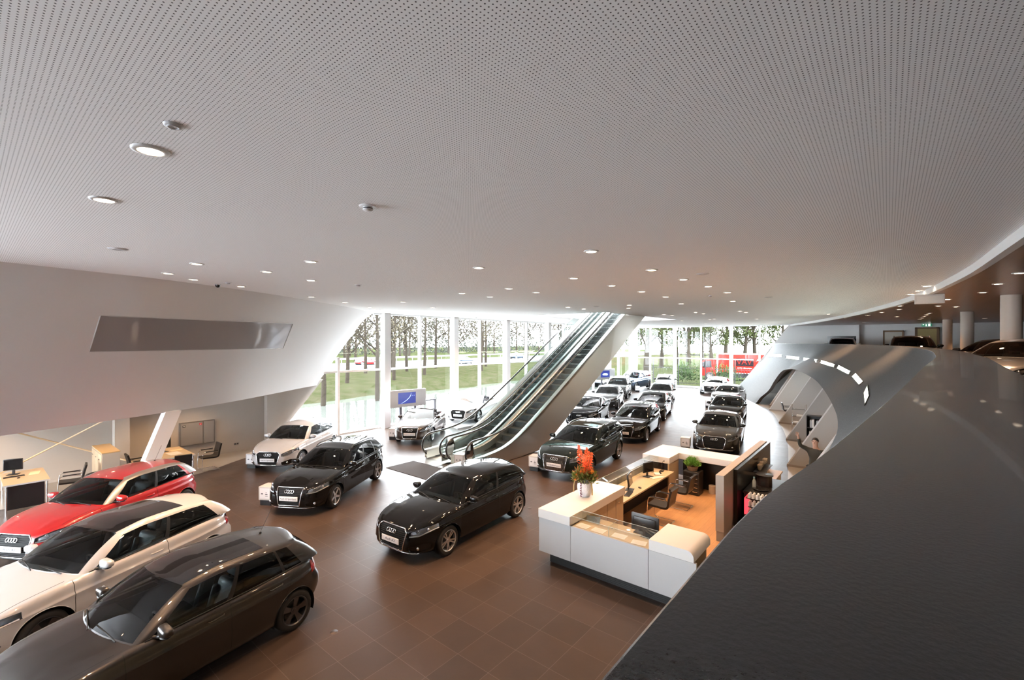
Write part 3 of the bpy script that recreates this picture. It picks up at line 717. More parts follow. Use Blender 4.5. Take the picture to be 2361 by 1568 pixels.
    def FP(pts, s=1): return [(s * y * sc, (z - .2) * (nose - .2) / .51 + .2 + lift * .3) for y, z in pts]
    if T.get('old'): gp = [(-.37, .735), (.37, .735), (.30, .30), (-.30, .30)]
    elif T.get('oldgrille'): gp = [(-.40, .72), (.40, .72), (.41, .68), (.34, .32), (.28, .28), (-.28, .28), (-.34, .32), (-.41, .68)]
    else: gp = [(-.34, .715), (.34, .715), (.42, .65), (.42, .60), (.345, .30), (.29, .265), (-.29, .265), (-.345, .30), (-.42, .60), (-.42, .65)]
    gp = FP(gp)
    def take(planes, pred):
        nonlocal side
        near = [p for p in side if any(pred(q) for q in p)]; ids = set(map(id, near)); rest = [p for p in side if id(p) not in ids]
        ins, out = clip(near, planes); side = rest + out; return ins
    def take_cap(planes, pred):
        nonlocal cap
        near = [p for p in cap if any(pred(q) for q in p)]; ids = set(map(id, near)); rest = [p for p in cap if id(p) not in ids]
        ins, out = clip(near, planes); cap = rest + out; return ins
    grille_polys = take(convex_planes(gp, 1, 2), lambda q: q[0] > a - .5 and abs(q[1]) < .6)
    grille_polys += take_cap(convex_planes(gp, 1, 2), lambda q: q[0] > a - .5 and abs(q[1]) < .6)
    if T.get('old'): hl = [(.455, .585), (.49, .70), (.70, .775), (.85, .79), (.85, .69), (.66, .60)]
    else: hl = [(.49, .560), (.472, .655), (.66, .745), (.87, .785), (.87, .70), (.66, .585)]
    lamps = {}
    for sg in (1, -1):
        lamps[sg] = take(convex_planes(FP(hl, sg), 1, 2) + [lambda q: q[0] - (a - .62)], lambda q: q[0] > a - .9 and sg * q[1] > .2)
        lamps[sg] += take_cap(convex_planes(FP(hl, sg), 1, 2) + [lambda q: q[0] - (a - .62)], lambda q: q[0] > a - .9 and sg * q[1] > .2)
    intake = [(.50, .27), (.49, .37), (.72, .445), (.79, .42), (.77, .31), (.66, .26)] if not T.get('old') else [(.46, .30), (.46, .36), (.75, .40), (.78, .33), (.72, .29)]
    ink_p = []
    for sg in (1, -1):
        ins = take(convex_planes(FP(intake, sg), 1, 2) + [lambda q: q[0] - (a - .5)], lambda q: q[0] > a - .6 and sg * q[1] > .3)
        ink_p.append(ins)
    tz = deck - .1
    tl = [(.44, tz - .13), (.45, tz + .02), (.8, tz + .05), (1.2, tz + .03), (1.2, tz - .10), (.8, tz - .14)]
    tails = {}
    for sg in (1, -1):
        tails[sg] = take(convex_planes([(sg * y * sc, z) for y, z in tl], 1, 2) + [lambda q: -a + .34 - q[0]], lambda q: q[0] < -a + .6 and sg * q[1] > .2)
    # shut lines
    doors = [xA + .12]
    n_w = len(T['wins'])
    sB = (T['wins'][0][1] + T['wins'][1][0]) / 2 if n_w > 1 else None
    xBp = lerp(xA, xD, sB) if sB else -.55
    doors.append(xBp)
    gap_polys = []
    for n_, x0 in enumerate(doors):
        for sg in (1, -1):
            pl = [lambda p, x0=x0: p[0] - x0 + .0045, lambda p, x0=x0: x0 + .0045 - p[0], lambda p: p[2] - .28 - lift, lambda p, sg=sg: sg * p[1] - .4]
            gap_polys += take(pl, lambda q, x0=x0, sg=sg: abs(q[0] - x0) < .06 and sg * q[1] > .3)
    if n_w > 2:
        for sg in (1, -1):                                       # rear door edge leaning round the wheel arch
            x0 = xr + ra + .02
            pl = [lambda p, x0=x0: p[0] - (x0 - (p[2] - .33) * .62) + .0055, lambda p, x0=x0: (x0 - (p[2] - .33) * .62) + .0055 - p[0], lambda p: p[2] - .34, lambda p, sg=sg: sg * p[1] - .4]
            gap_polys += take(pl, lambda q, x0=x0, sg=sg: abs(q[0] - x0 + .2) < .5 and sg * q[1] > .3)
    # low sill / cladding band
    clad_polys = []
    zc = .30 + lift
    ins = take([lambda p: zc - .02 * (1 - smooth01(abs(p[0]) / a)) - p[2]], lambda q: q[2] < zc + .1)
    clad_polys = ins
    capA = []
    # bonnet and boot gaps on the cap; opening under the roof
    yin = b - .17
    hx0, hx1 = (xD + .12 if not opn else xD + .15), (xA + .02 if not opn else xA - .28)
    _, cap2 = clip(cap, [lambda p: p[0] - hx0, lambda p: hx1 - p[0], lambda p: yin - p[1], lambda p: p[1] + yin])
    cap = cap2
    for sg in (1, -1):
        pl = [lambda p: p[0] - (xA + .18), lambda p: a - .36 - p[0], lambda p, sg=sg: sg * p[1] - (b - .158 - .05 * smooth01((p[0] - xf + .4) / 1.) - .0045), lambda p, sg=sg: (b - .158 - .05 * smooth01((p[0] - xf + .4) / 1.) + .0045) - sg * p[1]]
        near = [p for p in cap if any(q[0] > xA for q in p)]; ids = set(map(id, near)); rest = [p for p in cap if id(p) not in ids]
        ins, out = clip(near, pl); cap = rest + out; gap_polys += ins
    polys = side + cap; mi = [0] * len(polys)
    polys += gap_polys; mi += [1] * len(gap_polys)
    polys += clad_polys; mi += [(2 if not T.get('clad') else 3)] * len(clad_polys)
    if not T.get('clad'): mi = [0 if m == 2 else m for m in mi]
    bo = poly_obj('body', polys, [GAP, GAP, TRIM, GREYPLASTIC], mi, root)
    # ---------------- greenhouse
    yA = b - .115; yB = b - .29; yC = b - .30; yD = b - .15
    if kind in ('a1_three', 'a1_five', 'a3_three'): yD = b - .17
    RH = H - .055
    rl = spline([xC - .05, lerp(xC, xB, .35), lerp(xC, xB, .72), xB], [RH - (.075 if not T.get('boot') else .06), RH - .012, RH, RH - .055])
    def zr(x, y): return rl(x) + .055 * (1 - (y / yB) ** 2)
    nW, nR_ = 12, 10
    wsS = [0, .12, .25, .38, .5, .62, .73, .82, .89, .935, .97, 1.0]
    ts = [0, .045, .1, .2, .32, .45, .58, .7, .8, .87, .925, .965, 1.]
    sset = {0., .02, .98, 1.}
    for w0, w1 in T['wins']: sset |= {w0, w1}
    sl = sorted(sset); sd = []
    for i in range(len(sl) - 1):
        n = max(1, int(math.ceil((sl[i + 1] - sl[i]) / .045)))
        sd += [lerp(sl[i], sl[i + 1], k / n) for k in range(n)]
    sd.append(1.)
    zroof_at = lambda x, y: zr(max(xC, min(xB, x)), y)
    def P_ws(s, t):
        xb_ = xA + .17 * (1 - s * s); xt = xB + .10 * (1 - s * s); x = lerp(xb_, xt, t)
        y = s * lerp(yA, yB, t); zb_ = s_top(min(xb_, a - .8), s * yA * .98).z - .012; zt_ = zr(xB, s * yB)
        return Vector((x + .10 * t * (1 - t), y, lerp(zb_, zt_, t) + .10 * t * (1 - t)))
    def P_sd(s, t):
        x = lerp(lerp(xA, xD, s), lerp(xB, xC, s), t)
        yb_ = lerp(yA, yD, s) + .055 * (4 * s * (1 - s)) ** .7; yt = lerp(yB, yC, s) + .035 * 4 * s * (1 - s)
        zb_ = ztop(lerp(xA, xD, s)) - .008; zt_ = rl(lerp(xB, xC, s))
        bul = .035 * 4 * t * (1 - t)
        return Vector((x, lerp(yb_, yt, t) + bul, lerp(zb_, zt_, t)))
    def P_rr(s, t):
        xb_ = xD - .10 * (1 - s * s); xt = xC - .07 * (1 - s * s); x = lerp(xb_, xt, t)
        y = s * lerp(yD, yC, t); zb_ = ztop(xD) - .01 + .03 * (1 - s * s); zt_ = zr(xC, s * yC)
        return Vector((x - .12 * t * (1 - t), y, lerp(zb_, zt_, t) + .06 * t * (1 - t)))
    def half(t):
        pts = [P_ws(s, t) for s in wsS[:-1]] + [P_sd(s, t) for s in sd] + [P_rr(s, t) for s in wsS[::-1][1:]]
        return pts
    if not opn:
        ring = []
        for t in ts:
            h = half(t); n = len(h); c1 = nW - 1; c2 = c1 + len(sd) - 1
            for _ in range(3):
                g = [p.copy() for p in h]
                for c in (c1, c2):
                    for d in (-1, 0, 1):
                        g[c + d] = h[c + d] * .5 + (h[c + d - 1] + h[c + d + 1]) * .25
                h = g
            ring.append(h)
        edge = ring[-1]
        for q in (.07, .16, .3, .5, .75, 1.):
            row = []
            for p in edge:
                tx = max(xC + .35, min(xB - .4, p.x)); x = lerp(p.x, tx, q); y = p.y * (1 - q)
                z = zroof_at(x, y); e = zroof_at(p.x, p.y) - p.z
                row.append(Vector((x, y, z - e * (1 - q) ** 4)))
            ring.append(row)
        # round the roof edge
        ei = len(ts) - 1
        for k in range(len(edge)):
            A_, E_, B_ = ring[ei - 2][k], ring[ei][k], ring[ei + 2][k]
            for d, tt in ((-1, .25), (0, .5), (1, .75)):
                ring[ei + d][k] = A_ * (1 - tt) ** 2 + E_ * 2 * tt * (1 - tt) + B_ * tt * tt
        gn = grid_normals(ring, False)
        nH = len(edge); c1 = nW - 1
        roofp = []; glass = {}; arch_p = []
        for i in range(len(ring) - 1):
            tmid = (ts[i] + ts[i + 1]) / 2 if i < len(ts) - 1 else 2
            for k in range(nH - 1):
                key = None
                if k < c1:
                    sm = (wsS[k] + wsS[k + 1]) / 2
                    if sm < .935 and .045 < tmid < .95: key = 'windscreen'
                elif k < c1 + len(sd) - 1:
                    sm = (sd[k - c1] + sd[k - c1 + 1]) / 2
                    if .045 < tmid < .88:
                        for w_i, (w0, w1) in enumerate(T['wins']):
                            if w0 < sm < w1: key = ('w', w_i)
                else:
                    kk = nW - 1 - (k - (c1 + len(sd) - 1)); sm = (wsS[kk] + wsS[kk - 1]) / 2
                    if sm < .89 and .14 < tmid < .90: key = 'rear'
                pos = [(*ring[i + d][k + e], *(gn[i + d][k + e])) for d, e in ((0, 0), (0, 1), (1, 1), (1, 0))]
                mir = [(p[0], -p[1], p[2], p[3], -p[4], p[5]) for p in pos][::-1]
                if key in ('windscreen', 'rear'): glass.setdefault(key, []).extend([pos, mir])
                elif key: glass.setdefault((key[1], 1), []).append(pos); glass.setdefault((key[1], -1), []).append(mir)
                elif paint2 and c1 - 2 <= k < c1 + len(sd) + 1 and .045 < tmid and i <= ei + 1 and (tmid > .86 or not (c1 + 2 < k < c1 + len(sd) - 3 and any(w0 - .03 < sm < w1 + .03 for w0, w1 in T['wins']))): arch_p += [pos, mir]
                else: roofp += [pos, mir]
        pano_p = []
        if pano:
            pl = [lambda p: p[2] - (RH - .075), lambda p: p[0] - (xC + .50), lambda p: (xB + .16) - p[0], lambda p: (yB - .06) - p[1], lambda p: p[1] + (yB - .06)]
            pano_p, roofp = clip(roofp, pl)
        rp_mi = [0] * len(roofp)
        # dark B/C pillars between the side windows, contrast roof arch if wanted
        if n_w:
            w_s = min(w[0] for w in T['wins']); w_e = max(w[1] for w in T['wins'])
            for idx, poly in enumerate(roofp):
                cx_ = sum(p[0] for p in poly) / len(poly); cz_ = sum(p[2] for p in poly) / len(poly); cy_ = abs(sum(p[1] for p in poly) / len(poly))
                zt_ = rl(max(xC, min(xB, cx_)))
                tt = (cz_ - ztop(cx_)) / max(.05, zt_ - ztop(cx_))
                s_ = (lerp(xA, xB, tt) - cx_) / max(.1, lerp(xA, xB, tt) - lerp(xD, xC, tt))
                if cy_ > yB - .03 and w_s < s_ < w_e and tt < .87: rp_mi[idx] = 1
        mats_r = [GAP, TRIM, paint2 or TRIM]
        rf = poly_obj('roof', roofp, mats_r, rp_mi, root)
        if arch_p: poly_obj('roof_arch', arch_p, [paint2], [0] * len(arch_p), root)
        def off(d): return lambda v, n: n * d
        poly_obj('windscreen', glass['windscreen'], [CARGLASS], [0] * len(glass['windscreen']), root)
        if 'rear' in glass: poly_obj('rear_window', glass['rear'], [DARKGLASS], [0] * len(glass['rear']), root)
        for key, pl_ in glass.items():
            if isinstance(key, tuple):
                poly_obj('side_window', pl_, [CARGLASS if key[0] == 0 or rearglass == 'clear' else DARKGLASS], [0] * len(pl_), root)
        if pano_p: poly_obj('roof_window', pano_p, [ROOFGLASS], [0] * len(pano_p), root, shift=off(.003))
        # roof spoiler on hatchbacks
        if not T.get('boot') and kind != 'fastback':
            mb = MB(); sp = []
            for k in range(-8, 9):
                y = yC * .93 * k / 8; x0 = xC + .02 - .06 * (k / 8) ** 2 * -1; z0 = zr(xC, y * .98) + .006
                sp.append([Vector((x0 + .12 - .10 * (k / 8) ** 2, y, z0 + .004)), Vector((x0 - .10, y, z0 - .004)), Vector((x0 - .19 + .08 * (k / 8) ** 2, y, z0 - .028)), Vector((x0 - .18 + .08 * (k / 8) ** 2, y, z0 - .045)), Vector((x0 - .05, y, z0 - .055))])
            mb.grid(sp, flip=True); so = mb.build('roof_spoiler', [GAP], root, smooth=40); so['paint'] = 1
    else:
        # open car: windscreen with frame, tonneau and seats
        wp = []
        grid_ = [[P_ws(s, t) for s in [-x for x in wsS[::-1]] + wsS[1:]] for t in ts]
        gnn = grid_normals(grid_, False)
        fr_ = []
        for i in range(len(ts) - 1):
            for k in range(len(grid_[0]) - 1):
                q = [(*grid_[i + d][k + e], *(-gnn[i + d][k + e])) for d, e in ((0, 0), (0, 1), (1, 1), (1, 0))][::-1]
                wp.append(q)
        poly_obj('windscreen', wp, [CARGLASS], [0] * len(wp), root)
        mb = MB()
        pl = [P_ws(1, t) for t in ts] + [P_ws(s, 1) for s in wsS[::-1][1:]] + [P_ws(-s, 1) for s in wsS[1:-1]] + [P_ws(-1, t) for t in ts[::-1]]
        mb.tube(pl, .024, 8); mb.build('windscreen_frame', [CHROME if kind.startswith('a5') else TRIM], root, smooth=True)
    # belt trim
    if not opn and n_w:
        for sg in (1, -1):
            mb = MB(); pts = [P_sd(lerp(.03, max(w[1] for w in T['wins']) + .01, k / 24), .03) for k in range(25)]
            mb.tube([(p.x, sg * (p.y + .006), p.z + .004) for p in pts], .008, 6)
            mb.build('window_trim', [CHROME if kind in ('allroad_estate', 'estate', 'saloon', 'big_saloon', 'medium_suv', 'large_suv') else TRIM], root, smooth=True)
    # ---------------- interior
    mb = MB()
    mb.box(xD + .15, xA + .05, -b + .2, b - .2, .30 + lift, .33 + lift)
    for sg in (1, -1): mb.box(xD + .15, xA + .05, sg * (b - .2), sg * (b - .17), .30 + lift, zb0 - .03)
    mb.box(xD + .10, xD + .15, -b + .2, b - .2, .3 + lift, zb1 - .05)
    mb.box(xD + .15, -.95 if not opn else -.8, -b + .2, b - .2, zb1 - .42, zb1 - .40)
    mb.build('cabin_liner', [DASH], root)
    mb = MB()
    dx = xA - .10
    prof = [(dx + .25, zb0 - .02), (dx - .05, zb0 + .015), (dx - .22, zb0 - .02), (dx - .26, zb0 - .12), (dx - .20, zb0 - .30), (dx + .25, zb0 - .3)]
    n = len(prof); vs = [(x, y, z) for y in (-b + .2, b - .2) for x, z in prof]
    mb.add(vs, [list(range(n)), list(range(n, 2 * n))[::-1]] + [(i, n + i, n + (i + 1) % n, (i + 1) % n) for i in range(n)])
    mb.build('dashboard', [DASH], root, smooth=35)
    mb = MB(); cw = Vector((dx - .36, .36, zb0 - .06))
    Mw = Matrix.Translation(cw) @ Matrix.Rotation(math.radians(-65), 4, 'Y')
    mb.tube([(.185 * cos(2 * PI * k / 24), .185 * sin(2 * PI * k / 24), 0) for k in range(24)], .015, 6, closed=True, M=Mw)
    mb.cyl(.06, -.02, .02, 12, M=Mw); mb.box(-.18, .18, -.02, .02, -.01, .01, M=Mw); mb.build('steering_wheel', [DASH], root, smooth=40)
    def seat(x, y, w=.5):
        mb = MB(); z0 = .36 + lift
        mb.rbox(x - .05, x + .48, y - w / 2, y + w / 2, z0, z0 + .18, .06)
        M = Matrix.Translation((x - .02, y, z0 + .12)) @ Matrix.Rotation(math.radians(-17), 4, 'Y')
        mb.rbox(-.08, .07, -w / 2, w / 2, 0, .58, .065, M=M); 
        for sg in (1, -1): mb.rbox(-.06, .13, sg * w / 2 - sg * .09, sg * w / 2, .05, .46, .04, M=M)
        mb.rbox(-.05, .05, -.13, .13, .62, .80, .045, M=M); mb.cyl(.008, .55, .66, 6, M=M @ Matrix.Translation((0, .06, 0))); mb.cyl(.008, .55, .66, 6, M=M @ Matrix.Translation((0, -.06, 0)))
        return mb.build('seat', [SEAT], root, smooth=50)
    for sg in (1, -1): seat(-.38 if not opn else -.30, sg * .37)
    if detail or opn:
        mb = MB(); z0 = .40 + lift; xs = -1.12 if not opn else -1.0
        mb.rbox(xs, xs + .45, -.6, .6, z0, z0 + .18, .06)
        M = Matrix.Translation((xs + .02, 0, z0 + .12)) @ Matrix.Rotation(math.radians(-22), 4, 'Y')
        mb.rbox(-.07, .07, -.6, .6, 0, .5, .06, M=M)
        for yy in (-.35, .35): mb.rbox(-.045, .045, yy - .12, yy + .12, .5, .64, .04, M=M)
        mb.build('rear_bench', [SEAT], root, smooth=50)
    if opn:
        for sg in (1, -1):
            mb = MB(); pts = [(-.95, sg * .37 + .16 * cos(PI * k / 12), zb1 - .1 + .30 * sin(PI * k / 12)) for k in range(13)]
            mb.tube(pts, .022, 8); mb.build('roll_hoop', [TRIM], root, smooth=True)
        mb = MB(); rowsT = []
        for i in range(9):
            x = lerp(xD - .12, xD + .32, i / 8); rowsT.append([Vector((x, (b - .2) * k / 8, ztop(x) + .05 + .05 * sin(PI * i / 8) * (1 - (k / 8) ** 4))) for k in range(-8, 9)])
        mb.grid(rowsT); mb.build('tonneau_cover', [TRIM], root, smooth=True)
        for sg in (1, -1):
            mb = MB(); pts = [s_top(lerp(xA - .25, xD + .1, k / 10), sg * (b - .13)) + Vector((0, 0, .008)) for k in range(11)]
            mb.tube(pts, .012, 6); mb.build('window_trim', [CHROME], root, smooth=True)
    # ---------------- arches, wheels
    mb = MB()
    for xw in (xf, xr):
        for sg in (1, -1):
            y1 = s_side(xw, rt + ra * .75, sg).y - sg * .03; y0 = sg * (b - .34); arc = [k * PI * 1.24 / 18 - .12 * PI for k in range(19)]
            mb.grid([[Vector((xw + (ra + .004) * cos(t), y, rt + (ra + .004) * sin(t))) for t in arc] for y in (y0, y1)])
            mb.add([(xw, y0, rt)] + [(xw + (ra + .01) * cos(t), y0, rt + (ra + .01) * sin(t)) for t in arc], [(0, k + 1, k + 2) for k in range(18)])
    mb.box(xr - .3, xf + .3, -b + .3, b - .3, .17 + lift, .22 + lift)
    mb.box(xf - .3, a - .25, -b + .35, b - .35, .2 + lift, .6); mb.box(-a + .3, xr + .3, -b + .35, b - .35, .26 + lift, .6)
    mb.build('underbody', [TRIM], root)
    for xw in (xf, xr):
        for sg in (1, -1):
            mb = MB(); pts = []
            for k in range(31):
                t = -.02 * PI + k * 1.04 * PI / 30; r_ = ra + (.022 if T.get('clad') else .004)
                pts.append((xw + r_ * cos(t), t, rt + r_ * sin(t)))
            ring_ = []
            for x, t, z in pts:
                q = s_side(x, max(z, .24 + lift), sg); ring_.append(Vector((x, q.y + sg * .001, z)))
            mb.tube(ring_, .034 if T.get('clad') else .009, 8, flat=.5 if not T.get('clad') else None)
            o = mb.build('arch_trim', [GREYPLASTIC if T.get('clad') else GAP], root, smooth=True)
            if not T.get('clad'): o['paint'] = 1
    tm, rm, dm = wheel_meshes(rt, rr, wheel)
    alloy = alloy or ALLOY; first = None
    for xw in (xf, xr):
        for sg in (1, -1):
            loc = (xw, sg * (b - .15), rt); rot = (0, .3 if xw == xf else .8, 0 if sg > 0 else PI)
            if first is None:
                w = tm.build('wheel', [TYRE], root, smooth=40, loc=loc, rot=rot); first = w
                r_ = rm.build('rim', [alloy], w, smooth=30); d_ = dm.build('brake_disc', [DISC], w, smooth=30)
            else:
                w = first.copy(); C.objects.link(w); w.location = loc; w.rotation_euler = rot
                for ch in (r_, d_): c = ch.copy(); C.objects.link(c); c.parent = w
    # ---------------- nose
    g = poly_obj('grille', grille_polys, [GAP], [0] * len(grille_polys), root, shift=lambda v, n: Vector((-.035, 0, 0)))
    dens = []
    for i in range(len(gp)):
        p, q = gp[i], gp[(i + 1) % len(gp)]; n = max(2, int(math.hypot(q[0] - p[0], q[1] - p[1]) / .03))
        dens += [(lerp(p[0], q[0], k / n), lerp(p[1], q[1], k / n)) for k in range(n)]
    mb = MB(); mb.tube([s_front(y, z) + Vector((-.004, 0, 0)) for y, z in dens], .013 if not sgrille else .008, 7, closed=True)
    mb.build('grille_frame', [sgrille or CHROME], g, smooth=True)
    zt, zb_ = max(p[1] for p in gp), min(p[1] for p in gp)
    def half_w(z):
        w_ = 0
        for i in range(len(gp)):
            p, q = gp[i], gp[(i + 1) % len(gp)]
            if (p[1] - z) * (q[1] - z) <= 0 and abs(p[1] - q[1]) > 1e-6:
                t = (z - p[1]) / (q[1] - p[1]); w_ = max(w_, lerp(p[0], q[0], t))
        return w_
    mb = MB(); ns = 12 if detail else 8
    if T.get('oldgrille'):
        for k in range(-16, 17):
            y = k * .024 * sc
            zz = [z for z in [lerp(zb_ + .01, zt - .01, j / 6) for j in range(7)] if half_w(z) > abs(y) + .005]
            if len(zz) > 1: mb.tube([s_front(y, z) + Vector((-.014, 0, 0)) for z in (zz[0], zz[len(zz) // 2], zz[-1])], .005, 4)
        mb.build('grille_bars', [CHROME], g)
    else:
        for k in range(1, ns):
            z = lerp(zb_, zt, k / ns); w_ = half_w(z) - .008
            mb.tube([s_front(w_ * j / 6, z) + Vector((-.018, 0, 0)) for j in range(-6, 7)], .009, 5, flat=.7)
        mb.build('grille_bars', [pmat('grille_slat', (.012, .012, .013), .45, spec=.25)], g, smooth=True)
    rz_ = lerp(zb_, zt, .80); mb = ring_mesh(); c = s_front(0, rz_); c2 = s_front(0, rz_ + .04)
    tilt = math.atan2(c2.x - c.x, .04)
    for i, p in enumerate(mb.v): mb.v[i] = Matrix.Translation(c + Vector((.006, 0, 0))) @ Matrix.Rotation(tilt, 4, 'Y') @ (p * 1.12)
    mb.build('emblem', [CHROME], g, smooth=True)
    pz = lerp(zb_, zt, .40); c = s_front(0, pz)
    if plate is not None:
        mb = MB(); mb.rbox(c.x + .0, c.x + .016, -.26, .26, pz - .058, pz + .058, .006, seg=2); po = mb.build('number_plate', [PLATE], root)
        if plate:
            text(plate, .072, INK, po, frame_mat((c.x + .0172, 0, pz - .002), (0, 1, 0), (0, 0, 1)), sx=1.25, maxw=.46)
    for sg in (1, -1):
        if not lamps[sg]: continue
        ll = poly_obj('headlight', lamps[sg], [LENS], [0] * len(lamps[sg]), root, shift=lambda v, n: n * .002)
        poly_obj('lamp_housing', lamps[sg], [pmat('lamp_bezel', (.38, .39, .41), .22, .85)], [0] * len(lamps[sg]), ll, shift=lambda v, n: Vector((-.05, 0, 0)) - n * .012)
        mb = MB(); hp = FP(hl, sg); cy = sum(p[0] for p in hp) / len(hp); cz = sum(p[1] for p in hp) / len(hp)
        for dy, dz, r_ in ((-.07, -.005, .05), (.055, .015, .048)):
            p = s_front(cy + sg * dy, cz + dz); mb.ball((p.x - .055, p.y, p.z), .025, r_, r_ * .9, 14, 8)
        mb.build('lamp_reflector', [LED], ll, smooth=True)
        mb = MB(); pts = [s_front(lerp(hp[0][0], hp[5][0], k / 5) if k < 6 else lerp(hp[5][0], hp[4][0], (k - 5) / 4), (lerp(hp[0][1], hp[5][1], k / 5) if k < 6 else lerp(hp[5][1], hp[4][1], (k - 5) / 4)) + .014) + Vector((-.02, 0, 0)) for k in range(9)]
        mb.tube(pts, .014, 6); mb.build('light_strip', [STRIP], ll, smooth=True)
        if tails[sg]: poly_obj('tail_light', tails[sg], [REDLENS], [0] * len(tails[sg]), root, shift=lambda v, n: n * .004)
    for sg, ins in zip((1, -1), ink_p):
        if not ins: continue
        io = poly_obj('air_intake', ins, [TRIM], [0] * len(ins), root, shift=lambda v, n: Vector((-.03, 0, 0)))
        ip = FP(intake, sg); p = s_front((ip[0][0] + ip[2][0]) / 2 + sg * .03, (ip[0][1] + ip[2][1]) / 2 - .01)
        mb = MB(); mb.ball((p.x - .02, p.y, p.z), .02, .042, .036, 12, 8); mb.build('fog_lamp', [LED], io, smooth=True)
    # lower lip
    mb = MB(); mb.tube([s_front(.62 * b * k / 8 * 1.15, .235 + lift) + Vector((.004 - .0 * abs(k), 0, -.005)) for k in range(-8, 9)], .011, 6)
    mb.build('front_lip', [GREYPLASTIC if T.get('clad') else CHROME if wheel in ('five', 'ten') else TRIM], root, smooth=True)
    # ---------------- mirrors, handles, wipers
    for sg in (1, -1):
        p = P_sd(.06, .02); mb = MB(); c = Vector((p.x - .10, p.y + .13, p.z + .085))
        m_ = MB(); m_.ball((0, 0, 0), 1, 1, 1, 18, 12); m_.v = [Vector([math.copysign(abs(k_) ** .62, k_) * r_ for k_, r_ in zip(q, (.072, .115, .064))]) for q in m_.v]
        vs = []
        for q in m_.v:
            x = max(q.x, -.035) ; y = q.y; z = q.z * (1 - .25 * (y / .125))
            vs.append((c.x + x + .03 * (-abs(y) * .3), sg * (c.y + y), c.z + z))
        mb.add(vs, m_.f if sg > 0 else [f[::-1] for f in m_.f], 0)
        o = mb.build('mirror', [GAP], root, smooth=50); o['paint'] = 1
        mb = MB(); mb.tube([(p.x - .02, sg * (p.y - .01), p.z + .01), (c.x + .02, sg * (c.y - .03), c.z - .06)], .022, 8); mb.ball((c.x + .01, sg * c.y, c.z - .062), .06, .085, .018, 12, 6)
        mb.build('mirror_foot', [TRIM], o, smooth=True)
        for xh in ([xBp + .20] if n_w <= 2 else [xBp + .19, lerp(xr + ra * .55, xBp, .16)]):
            zz = lerp(ztop(xh), .3, .20); q = s_side(xh, zz, sg); mb = MB()
            mb.tube([(xh - .10, q.y - sg * .004, zz + .012), (xh - .085, q.y + sg * .02, zz + .013), (xh + .085, q.y + sg * .02, zz), (xh + .10, q.y - sg * .004, zz)], .011, 6)
            o = mb.build('door_handle', [GAP], root, smooth=True); o['paint'] = 1
    if not opn and detail:
        mb = MB()
        for y0, y1 in ((.52, .02), (-.05, -.55)):
            p0 = P_ws(abs(y0) / yA, .02); p1 = P_ws(abs(y1) / yA, .10)
            mb.tube([(p0.x + .02, y0, p0.z + .012), ((p0.x + p1.x) / 2 + .01, (y0 + y1) / 2, (p0.z + p1.z) / 2 + .02), (p1.x, y1, p1.z + .014)], .008, 5)
        mb.build('wiper', [GAP], root, smooth=True)
        mb = MB(); pc = P_ws(0, .86); mb.rbox(pc.x - .11, pc.x - .08, -.11, .11, pc.z - .07, pc.z - .01, .01, seg=2); mb.box(pc.x - .09, pc.x - .02, -.012, .012, pc.z - .03, pc.z - .01); mb.build('rear_view_mirror', [TRIM], root)
    if (rails if rails is not None else T.get('rails')) and not opn:
        for sg in (1, -1):
            mb = MB(); pts = []
            for k in range(17):
                x = lerp(xB - .10, xC + .12, k / 16); s_ = (xB - x) / (xB - xC); y = lerp(yB, yC, s_) + .035 * 4 * s_ * (1 - s_) - .02; pts.append((x, sg * y, zr(x, y) + .018 + .022 * min(1, min(k, 16 - k) / 2) - .03 * (k in (0, 16))))
            mb.tube(pts, .016, 8); mb.build('roof_rail', [ALLOY if rails != 'black' else TRIM], root, smooth=True)
    if antenna and not opn:
        mb = MB(); x0 = xC + .22; z0 = zr(x0, 0); mb.ball((x0, 0, z0 + .005), .03, .018, .025, 10, 6); mb.tube([(x0, 0, z0 + .01), (x0 - .20, 0, z0 + .36)], .004, 5); mb.build('antenna', [TRIM], root, smooth=True)
    for o in root.children:
        if o.name.split('.')[0] in ('body', 'roof', 'roof_spoiler', 'mirror', 'door_handle', 'arch_trim'):
            o['paint'] = 1
    return root
def paint_car(root, mat):
    for o in root.children:
        if o.get('paint'):
            o.material_slots[0].link = 'OBJECT'; o.material_slots[0].material = mat
def paint(name, col, rough=.35, metal=0.):
    return pmat(name, col, rough, metal, 1., .5)
# ------------------------------------------------------------------ ceiling lights and fittings
GLOW = pmat('warm_lamp_glow', (1, .9, .8), .5, emit=(1, .80, .58), estr=8)
RINGM = pmat('white_lamp_ring', (.7, .7, .7), .4)
COOLGLOW = pmat('cool_led_glow', (1, 1, 1), .5, emit=(.95, 1, .82), estr=6)
HALL = [(347, 346), (240, 460), (454, 608), (388, 630), (446, 644), (556, 660), (615, 626), (717, 603), (717, 646), (718, 684), (795, 697), (852, 709), (929, 696), (998, 709), (1104, 617), (1065, 676), (1130, 684), (1174, 665), (1237, 674), (1363, 579), (1323, 641), (1411, 658), (1503, 622), (1480, 672), (1576, 644), (1535, 684), (1633, 660), (1678, 674), (1690, 694), (1571, 700), (1451, 703), (1449, 710), (1310, 708), (1346, 712), (1531, 725), (1550, 727), (1604, 720), (1622, 723), (1706, 717), (1720, 720), (1573, 739.5), (1637, 737), (1647, 735), (1910, 724), (910, 727), (1075, 728), (1150, 733), (872, 715), (2137, 659), (2118, 670), (2100, 678), (1693, 743.5), (1703, 744.5), (1627, 745), (1510, 738), (1745, 735)]
BEHIND = [(-3, 3), (-3, 6.5), (-3, 10), (-5, 3), (-5, 6.5), (-5, 10)]
lamp_root = None
